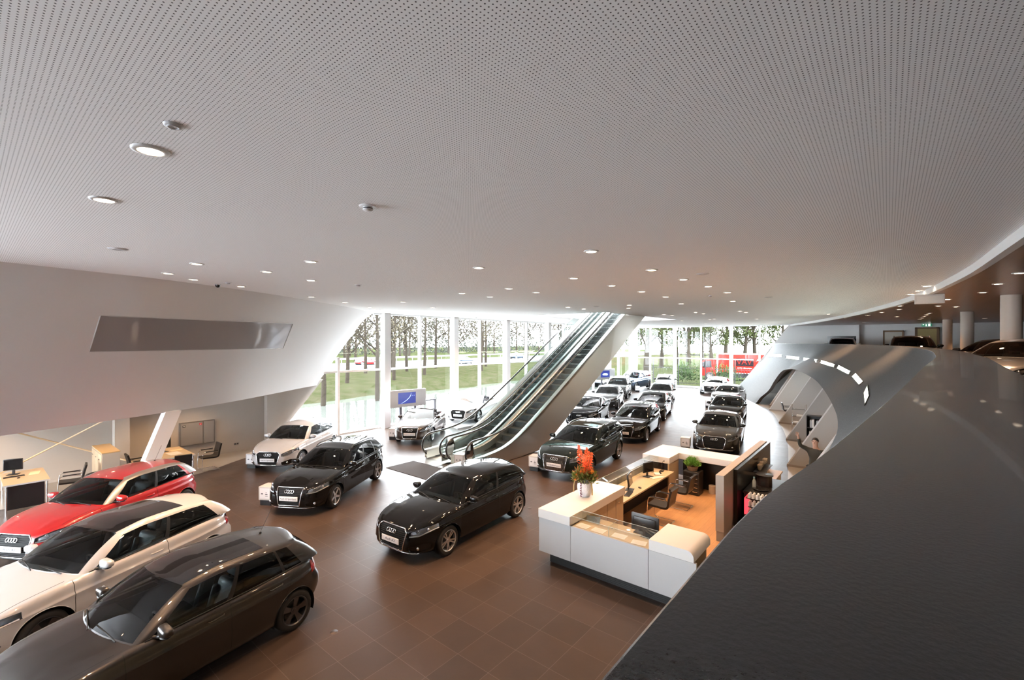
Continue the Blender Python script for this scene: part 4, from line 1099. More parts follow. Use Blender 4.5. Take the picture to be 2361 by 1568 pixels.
spot_data = bpy.data.lights.new('downlight_beam', 'SPOT'); spot_data.energy = SPOT_W = 170; spot_data.color = (1, .60, .33); spot_data.spot_size = math.radians(96); spot_data.spot_blend = .7; spot_data.shadow_soft_size = .08
spot2 = bpy.data.lights.new('upper_downlight_beam', 'SPOT'); spot2.energy = 75; spot2.color = (1, .58, .32); spot2.spot_size = math.radians(100); spot2.spot_blend = .5; spot2.shadow_soft_size = .06
spot3 = spot_data.copy(); spot3.energy = 95; spot3.name = 'downlight_beam_near'
def downlight(p, r, data, label, group):
    root = empty('ceiling_downlight', p); tag(root, label, 'ceiling light', group)
    m = MB(); m.lathe([(r * .80, -.012), (r * .82, -.016), (r * 1.18, -.010), (r * 1.2, .0)], 28); m.build('lamp_ring', [RINGM], root, smooth=True)
    m = MB(); m.add([(r * .8 * cos(2 * PI * k / 24), r * .8 * sin(2 * PI * k / 24), -.011) for k in range(24)], [tuple(range(24))[::-1]]); m.build('lamp', [GLOW], root)
    l = bpy.data.objects.new('beam', data); C.objects.link(l); l.parent = root; l.location = (0, 0, -.05)
    return root
first = None
for (u, v) in HALL:
    p = G(u, v, CEIL); lb = 'round recessed downlight glowing in the white perforated ceiling'
    if first is None: first = downlight(p, .105, spot_data, lb, 'downlights in the hall ceiling')
    else: dup(first, p)
for x, y in BEHIND: dup(first, (x, y, CEIL))
UP = [(2350, 629), (2302, 654), (2266, 674), (2185, 690), (2204, 707), (2164, 705), (2143, 722), (2137, 725.5), (2131, 729), (2126, 733), (2121, 736), (2075, 705), (2073, 713), (2033, 720), (2001, 726.5), (2068, 730), (1948, 733), (2271, 734), (1992, 743)]
first = None
for (u, v) in UP:
    p = G(u, v, WOODZ); lb = 'round recessed downlight glowing in the wood ceiling of the upper floor'
    if p.x > XW - .3 or p.y < -13: p = Vector((min(p.x, XW - .5), max(p.y, -12), WOODZ))
    if first is None: first = downlight(p, .09, spot2, lb, 'downlights in the upper wood ceiling')
    else: dup(first, p)
# vents, detectors, dome camera
PALE = pmat('pale_grey_vent', (.55, .55, .56), .5)
for i, (u, v, lb) in enumerate([(400, 288, 'flat round grey ceiling vent beside the largest glowing downlight'), (272, 573.5, 'flat grey ceiling disc above the sloping white wall'), (1620, 631, 'thin grey ceiling disc between warm downlights above the parked saloons'), (1375, 706.5, 'narrow grey ceiling disc just in front of the escalator opening'), (1772, 685, 'small grey ceiling disc towards the curved ceiling edge')]):
    mb = MB(); mb.lathe([(.0, -.012), (.09, -.014), (.125, -.010), (.135, 0)], 28); mb.lathe([(.055, -.0145), (.06, -.02), (.085, -.02), (.09, -.0145)], 24)
    tag(mb.build('ceiling_vent', [PALE], smooth=True, loc=G(u, v, CEIL)), lb, 'vent', 'round ceiling vents')
    if i == 0: C.objects[-1].scale = (.45, .45, 1)
for u, v, lb in [(848, 477, 'white smoke detector alone in the middle of the perforated ceiling'), (826, 658.5, 'small white smoke detector on the ceiling above the left cars'), (655, 686, 'small white smoke detector where the ceiling meets the sloping wall'), (525, 653, 'white bulbous sensor hanging beside the black dome camera'), (1637, 683, 'small dark smoke detector among warm lights on the right of the ceiling'), (1098, 734, 'small pale detector on the ceiling close to the tall window')]:
    root = empty('smoke_detector', G(u, v - 2, CEIL)); tag(root, lb, 'smoke detector')
    mb = MB(); mb.lathe([(0, -.012), (.085, -.012), (.095, 0)], 24); mb.build('detector_base', [RINGM], root, smooth=40)
    mb = MB(); mb.lathe([(0, -.06), (.035, -.058), (.055, -.045), (.05, -.012)], 20); mb.build('sensor_head', [RINGM], root, smooth=40)
    mb = MB(); mb.lathe([(.0525, -.034), (.0545, -.034), (.0545, -.026), (.0525, -.026)], 20); mb.build('sensor_slot', [TRIM], root)
root = empty('dome_camera', G(502, 655, CEIL)); tag(root, 'black glass dome camera on the ceiling near the sloping white wall', 'camera')
mb = MB(); mb.lathe([(0, -.02), (.07, -.02), (.075, 0)], 20); mb.build('camera_base', [RINGM], root, smooth=40)
mb = MB(); mb.lathe([(.001, -.095), (.03, -.088), (.055, -.06), (.06, -.02)], 20); mb.build('dome', [pmat('black_dome', (.01, .01, .01), .05)], root, smooth=True)
# LED lights let into the grey parapet
LEDS = [(1787, 820, 15, 5.5, .04), (1828, 825, 15, 5.5, .1), (1868, 830.5, 15.5, 6, .14), (1908, 839, 16, 6.5, .3), (1945, 853, 15, 8, .48), (1977, 874, 12.5, 11, .85), (1998.5, 911, 7, 21, 1.75), (1989, 975, 7, 17, 2.2)]
for i, (u, v, a_, b_, an) in enumerate(LEDS):
    ca, sa = cos(an) if i < 6 else 1, sin(an) if i < 6 else 0
    if i < 6: cr = [(u + x * ca - y * sa, v + x * sa + y * ca) for x, y in ((-a_, -b_ * .5), (a_, -b_ * .5), (a_, b_ * .5), (-a_, b_ * .5))]
    elif i == 6: cr = [(u - 3, v + b_), (u - 5.5, v - 4), (u + 2, v - b_), (u + 5.5, v + 2)]
    else: cr = [(u - 5, v + 9), (u - 1, v - 3), (u + 6, v - 12), (u + 4, v - 4)]
    ps = [on_bvh(skin_bvh, *c, .012) for c in cr]
    if any(p is None or p.length < 6 for p in ps): continue
    c0 = sum(ps, Vector()) / 4; root = empty('wall_light', c0)
    tag(root, ['first bright LED strip on the grey parapet, next to the window', 'second LED strip from the window on the grey parapet', 'third LED strip from the window on the grey parapet', 'fourth LED strip from the window on the grey parapet', 'fifth LED strip from the window, where the parapet begins to bend', 'sixth LED strip from the window, tilted on the bend of the parapet', 'upright LED strip on the steepest bend of the grey parapet', 'last LED strip on the grey parapet, half behind the dark cap'][i], 'wall light', 'LED strips along the grey parapet')
    ps = [p - c0 for p in ps]; nrm_ = (ps[1] - ps[0]).cross(ps[3] - ps[0]).normalized()
    mb = MB(); big = [p * 1.12 for p in ps]; mb.tube(big, .012, 5, closed=True); mb.build('light_frame', [TRIM], root)
    for k in range(3):
        q = [ps[0].lerp(ps[1], (k + .06) / 3), ps[0].lerp(ps[1], (k + .94) / 3), ps[3].lerp(ps[2], (k + .94) / 3), ps[3].lerp(ps[2], (k + .06) / 3)]
        mb = MB(); mb.add(q, [(0, 1, 2, 3)]); mb.build('led_panel', [COOLGLOW], root)

# warm downlights under the low soffits
spot4 = bpy.data.lights.new('office_beam', 'SPOT'); spot4.energy = 40; spot4.color = (1, .60, .28); spot4.spot_size = math.radians(140); spot4.spot_blend = .8; spot4.shadow_soft_size = .06
first = None
for x, y in ((.6, 18.2), (2.3, 18.6), (4.2, 19.3), (5.6, 19.6), (2.6, 17.2), (.2, 19.8)):
    if first is None: first = downlight(Vector((x, y, 2.495)), .06, spot4, 'small warm downlight under the low soffit over the left office', 'downlights under the left soffit')
    else: dup(first, (x, y, 2.495))
first = None
for x in (11.8, 16.8, 21.8, 26.6, 31.6, 36):
    for y in (-.3, -2.4):
        y2 = y + FB(x) - 2.4
        if first is None: first = downlight(Vector((x, y2, 2.895)), .07, spot4, 'small warm downlight in the low ceiling over the right offices', 'downlights over the right offices')
        else: dup(first, (x, y2, 2.895))
# ------------------------------------------------------------------ escalators
STEEL = pmat('brushed_steel', (.66, .64, .60), .36, 1.)
STEELD = pmat('step_metal', (.07, .073, .073), .5, .4)
RUBBER = pmat('black_handrail', (.012, .012, .013), .3, 0, .4)
ESCGLASS = glass_mat('balustrade_glass', (.82, .91, .90), 1.45)
SL = math.tan(math.radians(30)); X0E = 13.5; XTOP = 29.6
def step_z(x): return max(0, (x - X0E) * SL)
def esc_path(off, x0, x1, n=40):
    """smooth path that runs level, bends and climbs at a height off above the steps"""
    out = []
    for k in range(n + 1):
        x = lerp(x0, x1, k / n); d = x - X0E; out.append((x, off + SL * (.5 * (d + math.sqrt(d * d + .9)))))
    return out
def build_escalator(yc, label, with_outer):
    root = empty('escalator', (0, yc, 0)); tag(root, label, 'escalator', 'pair of escalators')
    for sg in (1, -1):
        y = sg * .50
        rail_ = esc_path(.93, 11.75, XTOP, 60)
        nz = [(11.75 - .0 - .40 * sin(PI * k / 12) ** 1.0, .54 - .40 * cos(PI * k / 12) + .01) for k in range(1, 12)]
        nz = [(11.75 - .46 * sin(PI * k / 12), (.93 + rail_[0][1] - .93 + .14) / 2 - (rail_[0][1] - .14) / 2 * cos(PI * k / 12)) for k in range(0, 12)]
        pts = [(12.15, y, .14)] + [(x, y, z) for x, z in nz] + [(x, y, z) for x, z in rail_]
        mb = MB(); mb.tube(pts, .042, 10, flat=.62); mb.build('handrail', [RUBBER], root, smooth=True)
        mb = MB(); mb.tube([(x, y_, z - .033) if z > .5 else (x + .03, y_, z + .02) for x, y_, z in pts], .018, 6); mb.build('handrail_guide', [STEEL], root, smooth=True)
        # glass between deck and handrail, newel rounded
        low = esc_path(.27, 11.62, XTOP, 60); hi = esc_path(.90, 11.75, XTOP, 60)
        mb = MB(); ys = y
        mb.grid([[Vector((x, ys, z)) for x, z in low], [Vector((x, ys, z)) for x, z in hi]])
        fan = [(11.75, ys, .54)] + [(x + .02, ys, z) for x, z in nz]
        mb.add(fan + [(11.75, ys, .16)], [(0, i, i + 1) for i in range(1, len(fan))])
        mb.build('glass_balustrade', [ESCGLASS], root)
        # inner skirt and deck
        mb = MB(); a0, a1 = sg * .42, sg * .66 if (sg > 0) == (with_outer > 0) else sg * .60
        dk = esc_path(.30, 11.45, XTOP, 60); sk = esc_path(.0, 11.45, XTOP, 60)
        mb.grid([[Vector((x, a0, z - .30)) for x, z in dk], [Vector((x, a0, z - .05)) for x, z in dk], [Vector((x, a0 + sg * .06, z)) for x, z in dk], [Vector((x, a1, z)) for x, z in dk], [Vector((x, a1, z - .12)) for x, z in dk]], flip=sg > 0)
        mb.build('deck', [STEEL], root, smooth=40)
    for k in range(int((XTOP - 13.5) / .40) + 1):
        x = 13.5 + .40 * k; z = SL * .40 * (k + 1) * 1.0
        mb = MB(); mb.rbox(x, x + .42, -.40, .40, z - .30, z, .012, seg=2)
        for j in range(-9, 10): mb.box(x - .006, x + .002, j * .042 - .008, j * .042 + .008, z - .24, z - .02)
        if z < 8.9: mb.build('step', [STEELD], root)
    mb = MB(); mb.box(11.0, 13.55, -.62, .62, -.0, .014); 
    for j in range(-9, 10): mb.box(12.9, 13.5, j * .042 - .01, j * .042 + .01, .014, .02)
    mb.build('landing_plate', [pmat('landing_plate_metal', (.35, .34, .33), .35, .8)], root)
    for sg in (1, -1):
        mb = MB(); mb.rbox(11.95, 12.35, sg * .50 - .07, sg * .50 + .07, .0, .20, .02); mb.build('handrail_inlet', [TRIM], root, smooth=40)
    return root
build_escalator(13.30, 'escalator with glass sides on the window side of the pair', 1)
esc2 = build_escalator(11.95, 'escalator with glass sides next to the steel panelled flank', -1)
# faceted steel flank and soffit
mb = MB(); yF = 11.20
topl = [(x, z) for x, z in esc_path(.30, 11.6, XTOP, 12)]
def soff(x): return max(.02, (x - 15.45) * SL)
tri_t = [(x, z - .03) for x, z in topl]; tri_b = [(lerp(11.9, XTOP + .0, (k + .5) / 12), soff(lerp(11.9, XTOP, (k + .5) / 12))) for k in range(12)]
jit = random.Random(3)
jt = [jit.uniform(0, .06) for _ in tri_t]; jb = [jit.uniform(0, .06) for _ in tri_b]
for k in range(12):
    a_, b_, c_ = tri_t[k], tri_t[k + 1], tri_b[k]
    mb.add([Vector((a_[0], yF - jt[k], a_[1])), Vector((b_[0], yF - jt[k + 1], b_[1])), Vector((c_[0], yF - jb[k], c_[1]))], [(0, 2, 1)])
    if k < 11:
        d_ = tri_b[k + 1]; mb.add([Vector((b_[0], yF - jt[k + 1], b_[1])), Vector((c_[0], yF - jb[k], c_[1])), Vector((d_[0], yF - jb[k + 1], d_[1]))], [(0, 1, 2)])
mb.add([(11.6, yF, tri_t[0][1]), (11.6, yF, .02), (tri_b[0][0], yF, .02)], [(0, 1, 2)])
# lower plain band behind the facets so that no slit opens
bx = [lerp(11.6, XTOP, k / 40) for k in range(41)]; tp = dict()
mb.grid([[Vector((x, yF + .02, soff(x))) for x in bx], [Vector((x, yF + .02, .27 + SL * .5 * ((x - X0E) + math.sqrt((x - X0E) ** 2 + .9)))) for x in bx]])
mb.grid([[Vector((x, yF, soff(x))) for x in bx], [Vector((x, 14.02, soff(x))) for x in bx]])
mb.grid([[Vector((x, 14.02, soff(x))) for x in bx], [Vector((x, 14.02, .27 + SL * .5 * ((x - X0E) + math.sqrt((x - X0E) ** 2 + .9)))) for x in bx]], flip=True)
clad_ = mb.build('steel_cladding', [pmat('panel_steel', (.72, .68, .62), .42, 1.)], esc2); clad_.location = (0, -11.95, 0)
mb = MB(); mb.rbox(9.75, 10.98, 11.35, 13.95, .0, .014, .005, seg=1)
tag(mb.build('door_mat', [pmat('dark_ribbed_mat', (.020, .015, .014), .9, bump=(90, .4))]), 'dark ribbed mat on the tiles in front of the escalators', 'mat')
# ------------------------------------------------------------------ reception desk
DESKW = pmat('white_desk_laminate', (.60, .59, .575), .35)
DESKG = pmat('grey_desk_panel', (.43, .43, .435), .4)
PLINTH = pmat('dark_ribbed_plinth', (.018, .018, .018), .5)
BEECH = pmat('pale_beech_veneer', (.42, .325, .215), .4, noise=(2.5, .05))
BLACK = pmat('black_laminate', (.014, .013, .013), .3)
PAPER = pmat('white_paper', (.55, .54, .52), .6)
SCREEN = pmat('dark_screen', (.008, .008, .009), .1)
DARKP = pmat('dark_plastic', (.02, .02, .021), .4)
CLEAR = glass_mat('clear_glass', (.90, .94, .93), 1.45)
TZ, SB = 1.12, .94
root = empty('reception_desk', (7.6, 4, 0)); tag(root, 'white and grey reception desk enclosing a wood floor', 'reception desk')
def part(name, mats, fn, parent=root, smooth=None, org=(7.6, 4, 0)):
    m = MB(); fn(m); m.v = [p - Vector(org) for p in m.v]; return m.build(name, mats, parent, smooth)
part('counter_slab', [DESKW], lambda m: m.rbox(7.58, 10.02, 4.80, 5.56, SB, TZ, .004, seg=1))
part('counter_slab', [DESKW], lambda m: (m.rbox(14.1, 14.92, 3.02, 5.8, SB, TZ, .004, seg=1), m.rbox(13.3, 14.1, 4.97, 5.8, SB, TZ, .004, seg=1)))
def slab2(m):
    pr = [(3.20, SB), (3.20, TZ)] + [(2.44 + .12 * (1 - sin(k * PI / 12)), TZ - .12 + .12 * cos(k * PI / 12) if k else TZ) for k in range(0, 7)][:0] + [(2.56 - .12 * sin(k * PI / 12), TZ - .12 * (1 - cos(k * PI / 12))) for k in range(7)] + [(2.44, SB)]
    n = len(pr); vs = [(x, y, z) for x in (7.6, 8.5) for y, z in pr]
    m.add(vs, [tuple(range(n)), tuple(range(n, 2 * n))[::-1]] + [(i, n + i, n + (i + 1) % n, (i + 1) % n) for i in range(n)])
part('counter_slab', [DESKW], slab2, smooth=35)
for y0, y1 in ((4.795, 5.555), (3.215, 4.785), (2.40, 3.205)): part('front_panel', [DESKG], lambda m, y0=y0, y1=y1: m.box(7.60, 7.64, y0, y1, .245, SB - .004))
part('plinth', [PLINTH], lambda m: [m.box(7.78, 7.82, 2.5, 5.4, .0, .25)] + [m.box(7.775, 7.79, 2.5, 5.4, .02 + .03 * k, .035 + .03 * k) for k in range(7)] + [m.box(7.8, 14.7, 5.36, 5.4, 0, .25)])
part('outer_panel', [DESKG], lambda m: (m.box(7.64, 10.0, 5.52, 5.55, .245, SB), m.box(10.0, 13.3, 5.58, 5.61, .245, .9), m.box(13.3, 14.9, 5.74, 5.77, .245, SB), m.box(14.86, 14.89, 3.02, 5.77, .245, SB)))
part('cupboard_front', [BEECH], lambda m: (m.box(8.62, 10.0, 4.84, 4.87, .10, SB), m.box(8.0, 8.62, 4.84, 4.87, .10, .42), m.box(8.0, 8.62, 4.84, 4.87, .72, SB), m.box(8.0, 10.0, 4.9, 4.93, .1, SB)))
for x in (9.2, 9.62): part('cupboard_gap', [GAP], lambda m, x=x: m.box(x - .002, x + .002, 4.836, 4.842, .1, SB))
part('cupboard_knob', [CHROME], lambda m: m.ball((9.75, 4.83, .82), .014))
part('work_top', [BEECH], lambda m: m.rbox(10.0, 13.32, 4.83, 5.56, .70, .74, .003, seg=1))
part('work_top', [BEECH], lambda m: m.rbox(7.64, 8.75, 3.21, 4.8, .70, .74, .003, seg=1))
part('display_shelf', [BEECH], lambda m: m.box(7.64, 8.05, 3.21, 4.79, .90, .925))
part('side_panel', [BEECH], lambda m: (m.box(10.0, 10.04, 4.86, 5.5, 0, .70), m.box(13.3, 14.1, 4.98, 5.02, .1, SB), m.box(8.44, 8.48, 2.5, 3.15, .0, SB)))
part('dark_back_panel', [BLACK], lambda m: m.box(14.55, 14.58, 3.02, 5.0, .0, SB))
part('panel_knob', [CHROME], lambda m: m.ball((14.54, 3.6, .80), .016))
def sheetq(m, a, b, c, d): m.add([a, b, c, d], [(0, 1, 2, 3)])
def gl(m):
    for x, zt_ in ((7.648, TZ), (8.043, TZ)): sheetq(m, (x, 3.215, .925), (x, 4.795, .925), (x, 4.795, zt_), (x, 3.215, zt_))
    sheetq(m, (7.648, 3.215, TZ), (8.043, 3.215, TZ), (8.043, 4.795, TZ), (7.648, 4.795, TZ)); sheetq(m, (7.65, 4.0, .925), (8.04, 4.0, .925), (8.04, 4.0, TZ), (7.65, 4.0, TZ))
part('display_glass', [CLEAR], gl)
def gle(m):
    for p, q in (((7.648, 3.215, TZ), (7.648, 4.795, TZ)), ((8.043, 3.215, TZ), (8.043, 4.795, TZ)), ((7.648, 4.0, TZ), (8.043, 4.0, TZ)), ((7.648, 4.0, .925), (7.648, 4.0, TZ))): m.tube([p, q], .004, 4)
part('glass_edge', [pmat('glass_edge_green', (.35, .42, .40), .2)], gle)
def gl2(m):
    sheetq(m, (10.02, 5.563, .74), (13.3, 5.563, .74), (13.3, 5.563, TZ), (10.02, 5.563, TZ)); sheetq(m, (10.02, 5.30, TZ), (13.3, 5.30, TZ), (13.3, 5.563, TZ), (10.02, 5.563, TZ)); sheetq(m, (10.02, 5.30, .86), (13.3, 5.30, .86), (13.3, 5.30, TZ), (10.02, 5.30, TZ))
    for x in (11.1, 12.2): sheetq(m, (x, 5.3, .74), (x, 5.56, .74), (x, 5.56, TZ), (x, 5.3, TZ))
part('side_display_glass', [CLEAR], gl2)
part('glass_edge', [pmat('glass_edge_green', (.35, .42, .40), .2)], lambda m: [m.tube([(10.02, y, TZ), (13.3, y, TZ)], .004, 4) for y in (5.30, 5.563)])
mb = MB(); mb.box(7.84, 14.6, 2.3, 5.35, .0, .012); mb.build('wood_floor', [OAK], root).location = (-7.6, -4, 0)
# tall partition at the right of the desk with the black coffee wall on its far side
root2 = empty('partition_wall', (10.95, 2.94, 0)); tag(root2, 'tall grey and beech partition beside the reception desk', 'partition')
o2 = (10.95, 2.94, 0)
part('partition_body', [pmat('grey_beech_partition', (.31, .27, .235), .45, noise=(2, .05))], lambda m: m.rbox(10.95, 15.65, 2.85, 3.03, .24, 1.52, .004, seg=1), root2, org=o2)
part('partition_base', [pmat('grey_partition_base', (.27, .26, .255), .45)], lambda m: m.box(10.97, 15.6, 2.86, 3.02, 0, .235), root2, org=o2)
part('black_back_panel', [pmat('black_gloss_panel', (.012, .012, .013), .22)], lambda m: m.box(11.75, 15.68, 2.76, 2.845, .16, 1.50), root2, org=o2)
# drawer unit under the far bar
root3 = empty('drawer_unit', (13.98, 4.5, 0)); tag(root3, 'black drawer unit with five drawers under the potted plant', 'drawers')
mb = MB(); mb.rbox(-.20, .20, -.23, .23, .02, .70, .006, seg=1); mb.build('cabinet', [BLACK], root3)
for k in range(5):
    mb = MB(); z = .04 + .128 * k; mb.rbox(-.215, -.20, -.22, .22, z, z + .12, .003, seg=1); d = mb.build('drawer', [BLACK], root3)
    mb = MB(); mb.box(-.228, -.215, -.19, -.05, z + .075, z + .087); mb.build('drawer_handle', [CHROME], d)
root4 = empty('potted_plant', (13.97, 4.52, .70)); tag(root4, 'bright green leafy plant in a brown basket on the black drawer unit', 'plant')
mb = MB(); mb.lathe([(.0, 0), (.13, 0), (.165, .13), (.15, .13), (.12, .03)], 20)
for k in range(5): mb.lathe([(.132 + .007 * k, .012 + .025 * k), (.141 + .007 * k, .018 + .025 * k), (.134 + .007 * k, .026 + .025 * k)], 20)
mb.build('basket', [pmat('brown_wicker', (.22, .13, .07), .8, bump=(80, .5))], root4, smooth=40)
def leaf_cloud(mb, c, R, n, ln, wd, rnd, up=.6, mi=0):
    for _ in range(n):
        a = rnd.uniform(0, 2 * PI); e = rnd.uniform(-.2, 1.3); r = R * rnd.uniform(.25, 1)
        d = Vector((cos(a) * cos(e), sin(a) * cos(e), sin(e))); p = Vector(c) + d * r
        t = (d + Vector((rnd.uniform(-.6, .6), rnd.uniform(-.6, .6), up))).normalized(); s = t.cross(Vector((rnd.uniform(-1, 1), rnd.uniform(-1, 1), rnd.uniform(-1, 1))))
        s = s.normalized() if s.length > .01 else Vector((1, 0, 0)); n_ = t.cross(s)
        l = ln * rnd.uniform(.7, 1.3); w = wd * rnd.uniform(.7, 1.2)
        mb.add([p - s * .1 * w, p + t * l * .4 + s * w / 2 + n_ * .1 * l, p + t * l, p + t * l * .4 - s * w / 2 + n_ * .1 * l], [(0, 1, 2, 3)], mi)
rnd = random.Random(5)
mb = MB(); leaf_cloud(mb, (0, 0, .15), .2, 420, .10, .035, rnd); mb.build('leaves', [pmat('fresh_green_leaf', (.14, .30, .04), .5)], root4)

# flower arrangement
root5 = empty('flower_arrangement', (8.84, 5.2, TZ)); tag(root5, 'tall orange flower arrangement in a white textured vase on the desk', 'flowers')
mb = MB(); pr = [(0, 0), (.10, 0), (.125, .03), (.165, .16), (.17, .22), (.155, .30), (.15, .315), (.14, .315), (.145, .29), (.1, .1)]; mb.lathe(pr, 36)
mb.build('vase', [pmat('white_textured_vase', (.78, .77, .80), .45, bump=(45, .9))], root5, smooth=50)
rnd = random.Random(11)
mb = MB(); leaf_cloud(mb, (0, 0, .36), .27, 700, .085, .035, rnd); mb.build('foliage', [pmat('olive_leaf', (.12, .16, .03), .5)], root5)
mb = MB(); leaf_cloud(mb, (0, 0, .40), .27, 260, .07, .03, rnd); mb.build('foliage', [pmat('rust_leaf', (.30, .12, .03), .5)], root5)
for (dx, dy, h0, h1, lean) in ((.10, .20, .66, 1.08, 0), (.10, -.02, .55, .98, 0), (-.04, -.06, .55, 1.10, 0), (-.02, -.16, .5, 1.0, 0), (-.10, -.12, .5, .92, 0), (-.14, -.20, .5, .95, 0)):
    mb = MB(); st = Vector((0, 0, .3)); tip = Vector((dx * 1.2 + 0, dy * 1.2, h1)); mb.tube([st, st.lerp(tip, .5), tip], .006, 5, 1)
    for k in range(34):
        t = k / 34; p = st.lerp(tip, lerp((h0 - .3) / (h1 - .3), 1, t)); a = k * 2.4
        for q in range(5):
            aa = a + q * 2 * PI / 5; d = Vector((cos(a), sin(a), .3)) * .055 * (1.15 - t) + Vector((cos(aa), sin(aa), .5 * sin(aa * 2))) * .036 * (1.2 - .7 * t)
            s_ = Vector((-sin(aa), cos(aa), .2)) * .014; c0 = p + Vector((cos(a), sin(a), .3)) * .05 * (1.15 - t)
            mb.add([c0, p + d + s_, p + d * 1.35 + Vector((0, 0, .012)), p + d - s_], [(0, 1, 2, 3)], 0)
    mb.build('flower_spike', [pmat('orange_red_petal', (.85, .13, .03), .5), pmat('stem_green', (.1, .15, .04), .6)], root5)
for k in range(16):
    a = k * 2.39; r = .12 + .13 * rnd.random(); z = .38 + .22 * rnd.random(); mb = MB(); rr = rnd.choice((.035, .045, .055))
    for j in range(26):
        e = j / 26; b_ = j * 2.4; d = Vector((cos(b_) * sin(PI * e * .6), sin(b_) * sin(PI * e * .6), cos(PI * e * .6))); s_ = d.cross(Vector((.3, .5, .8))).normalized() * rr * .4
        mb.add([d * rr * .2, d * rr * .7 + s_, d * rr * 1.1, d * rr * .7 - s_], [(0, 1, 2, 3)])
    mb.build('blossom', [pmat(*[('yellow_orange_petal', (.75, .30, .03), .5), ('orange_petal', (.80, .20, .03), .5), ('dark_red_bloom', (.25, .05, .02), .6)][k % 3])], root5, loc=(cos(a) * r, sin(a) * r, z))
mb = MB()
for k in range(40): mb.ball((-.165 - .02 * sin(k * .9), .0 + .012 * cos(k * 2), .34 - .008 * k), .010, u=5, v=4)
mb.build('hanging_spray', [pmat('dark_red_spray', (.16, .015, .03), .6)], root5)
mb = MB()
for (x, y) in ((-.10, .20), (-.06, -.20)): mb.tube([(x * .6, y * .6, .36), (x, y, .33), (x * 1.1, y * 1.1, .2), (x * 1.1, y * 1.1, .08)], .016, 6)
mb.build('hanging_spray', [pmat('tan_spray', (.35, .24, .10), .7)], root5, smooth=True)

# ------------------------------------------------------------------ chairs, desks, computers
CHAIRBLACK = pmat('black_chair_leather', (.013, .012, .012), .42)
def cantilever_chair(loc, rz, label, group=None):
    r = empty('cantilever_chair', loc, rz)
    tag(r, label, 'chair', group)
    for sg in (1, -1):                                          # front is +x
        mb = MB(); y = sg * .25
        mb.tube(catmull([(-.26, y, .012), (.10, y, .012), (.24, y, .03), (.27, y, .12), (.25, y, .42), (.23, y, .60), (.18, y, .655), (.0, y, .66), (-.24, y, .64)], 5), .011, 7)
        mb.build('frame', [CHROME], r, smooth=True)
        mb = MB(); mb.rbox(-.22, .16, y - .022, y + .022, .665, .69, .008, seg=2); mb.build('armrest', [CHAIRBLACK], r, smooth=40)
    mb = MB(); mb.tube([(-.26, -.25, .012), (-.26, .25, .012)], .011, 7); mb.build('base_bar', [CHROME], r, smooth=True)
    pr = catmull([(.25, .455), (.0, .44), (-.20, .43), (-.27, .49), (-.30, .68), (-.35, .90)], 5) if False else None
    pts = catmull([(.25, 0, .455), (.02, 0, .445), (-.18, 0, .44), (-.255, 0, .49), (-.285, 0, .66), (-.345, 0, .90)], 5)
    up_ = []; lo = []
    for i, p in enumerate(pts):
        a_ = pts[max(i - 1, 0)]; b_ = pts[min(i + 1, len(pts) - 1)]; t = (b_ - a_).normalized(); n_ = Vector((-t.z, 0, t.x)); n_ = -n_ if n_.z < 0 or (abs(n_.z) < .3 and n_.x < 0) else n_
        up_.append(p + n_ * .025); lo.append(p - n_ * .025)
    def slab(mb, i0, i1):
        U, L_ = up_[i0:i1], lo[i0:i1]; w = .23
        mb.grid([[q + Vector((0, -w, 0)) for q in U], [q + Vector((0, w, 0)) for q in U]], flip=True); mb.grid([[q + Vector((0, -w, 0)) for q in L_], [q + Vector((0, w, 0)) for q in L_]])
        for s_ in (-w, w): mb.grid([[q + Vector((0, s_, 0)) for q in U], [q + Vector((0, s_, 0)) for q in L_]], flip=s_ > 0)
        for e in (0, -1): mb.add([U[e] + Vector((0, -w, 0)), U[e] + Vector((0, w, 0)), L_[e] + Vector((0, w, 0)), L_[e] + Vector((0, -w, 0))], [(0, 1, 2, 3)])
    k = 15
    mb = MB(); slab(mb, 0, k + 1); mb.build('seat', [CHAIRBLACK], r, weld=True)
    mb = MB(); slab(mb, k, len(pts)); mb.build('backrest', [CHAIRBLACK], r, weld=True)
    return r
def place_chair(loc, rz, label, group=None, src=[None]):
    if src[0] is None: src[0] = cantilever_chair(loc, rz, label, group); return src[0]
    c = dup(src[0], loc, rz, label)
    if group: c['group'] = group
    elif 'group' in c: del c['group']
    return c
def monitor(loc, rz, label, w=.48, h=.30, cat='monitor', tilt=.0):
    r = empty('computer_monitor', loc, rz); tag(r, label, cat)
    M = Matrix.Translation((0, 0, .13 + h / 2)) @ Matrix.Rotation(-tilt, 4, 'Y')
    mb = MB(); mb.rbox(-.02, .02, -w / 2, w / 2, -h / 2, h / 2, .008, seg=2, M=M); mb.rbox(-.045, -.015, -w / 2 + .06, w / 2 - .06, -h / 2 + .05, h / 2 - .05, .02, seg=2, M=M); mb.build('casing', [DARKP], r, smooth=40)
    mb = MB(); mb.add([(.0205, -w / 2 + .015, -h / 2 + .015), (.0205, w / 2 - .015, -h / 2 + .015), (.0205, w / 2 - .015, h / 2 - .015), (.0205, -w / 2 + .015, h / 2 - .015)], [(0, 1, 2, 3)], 0, M); mb.build('screen', [SCREEN], r)
    mb = MB(); mb.rbox(-.05, -.02, -.03, .03, .01, .13 + h / 2, .006, seg=1); mb.rbox(-.10, .10, -.12, .12, .0, .014, .005, seg=1); mb.build('stand', [DARKP], r)
    return r
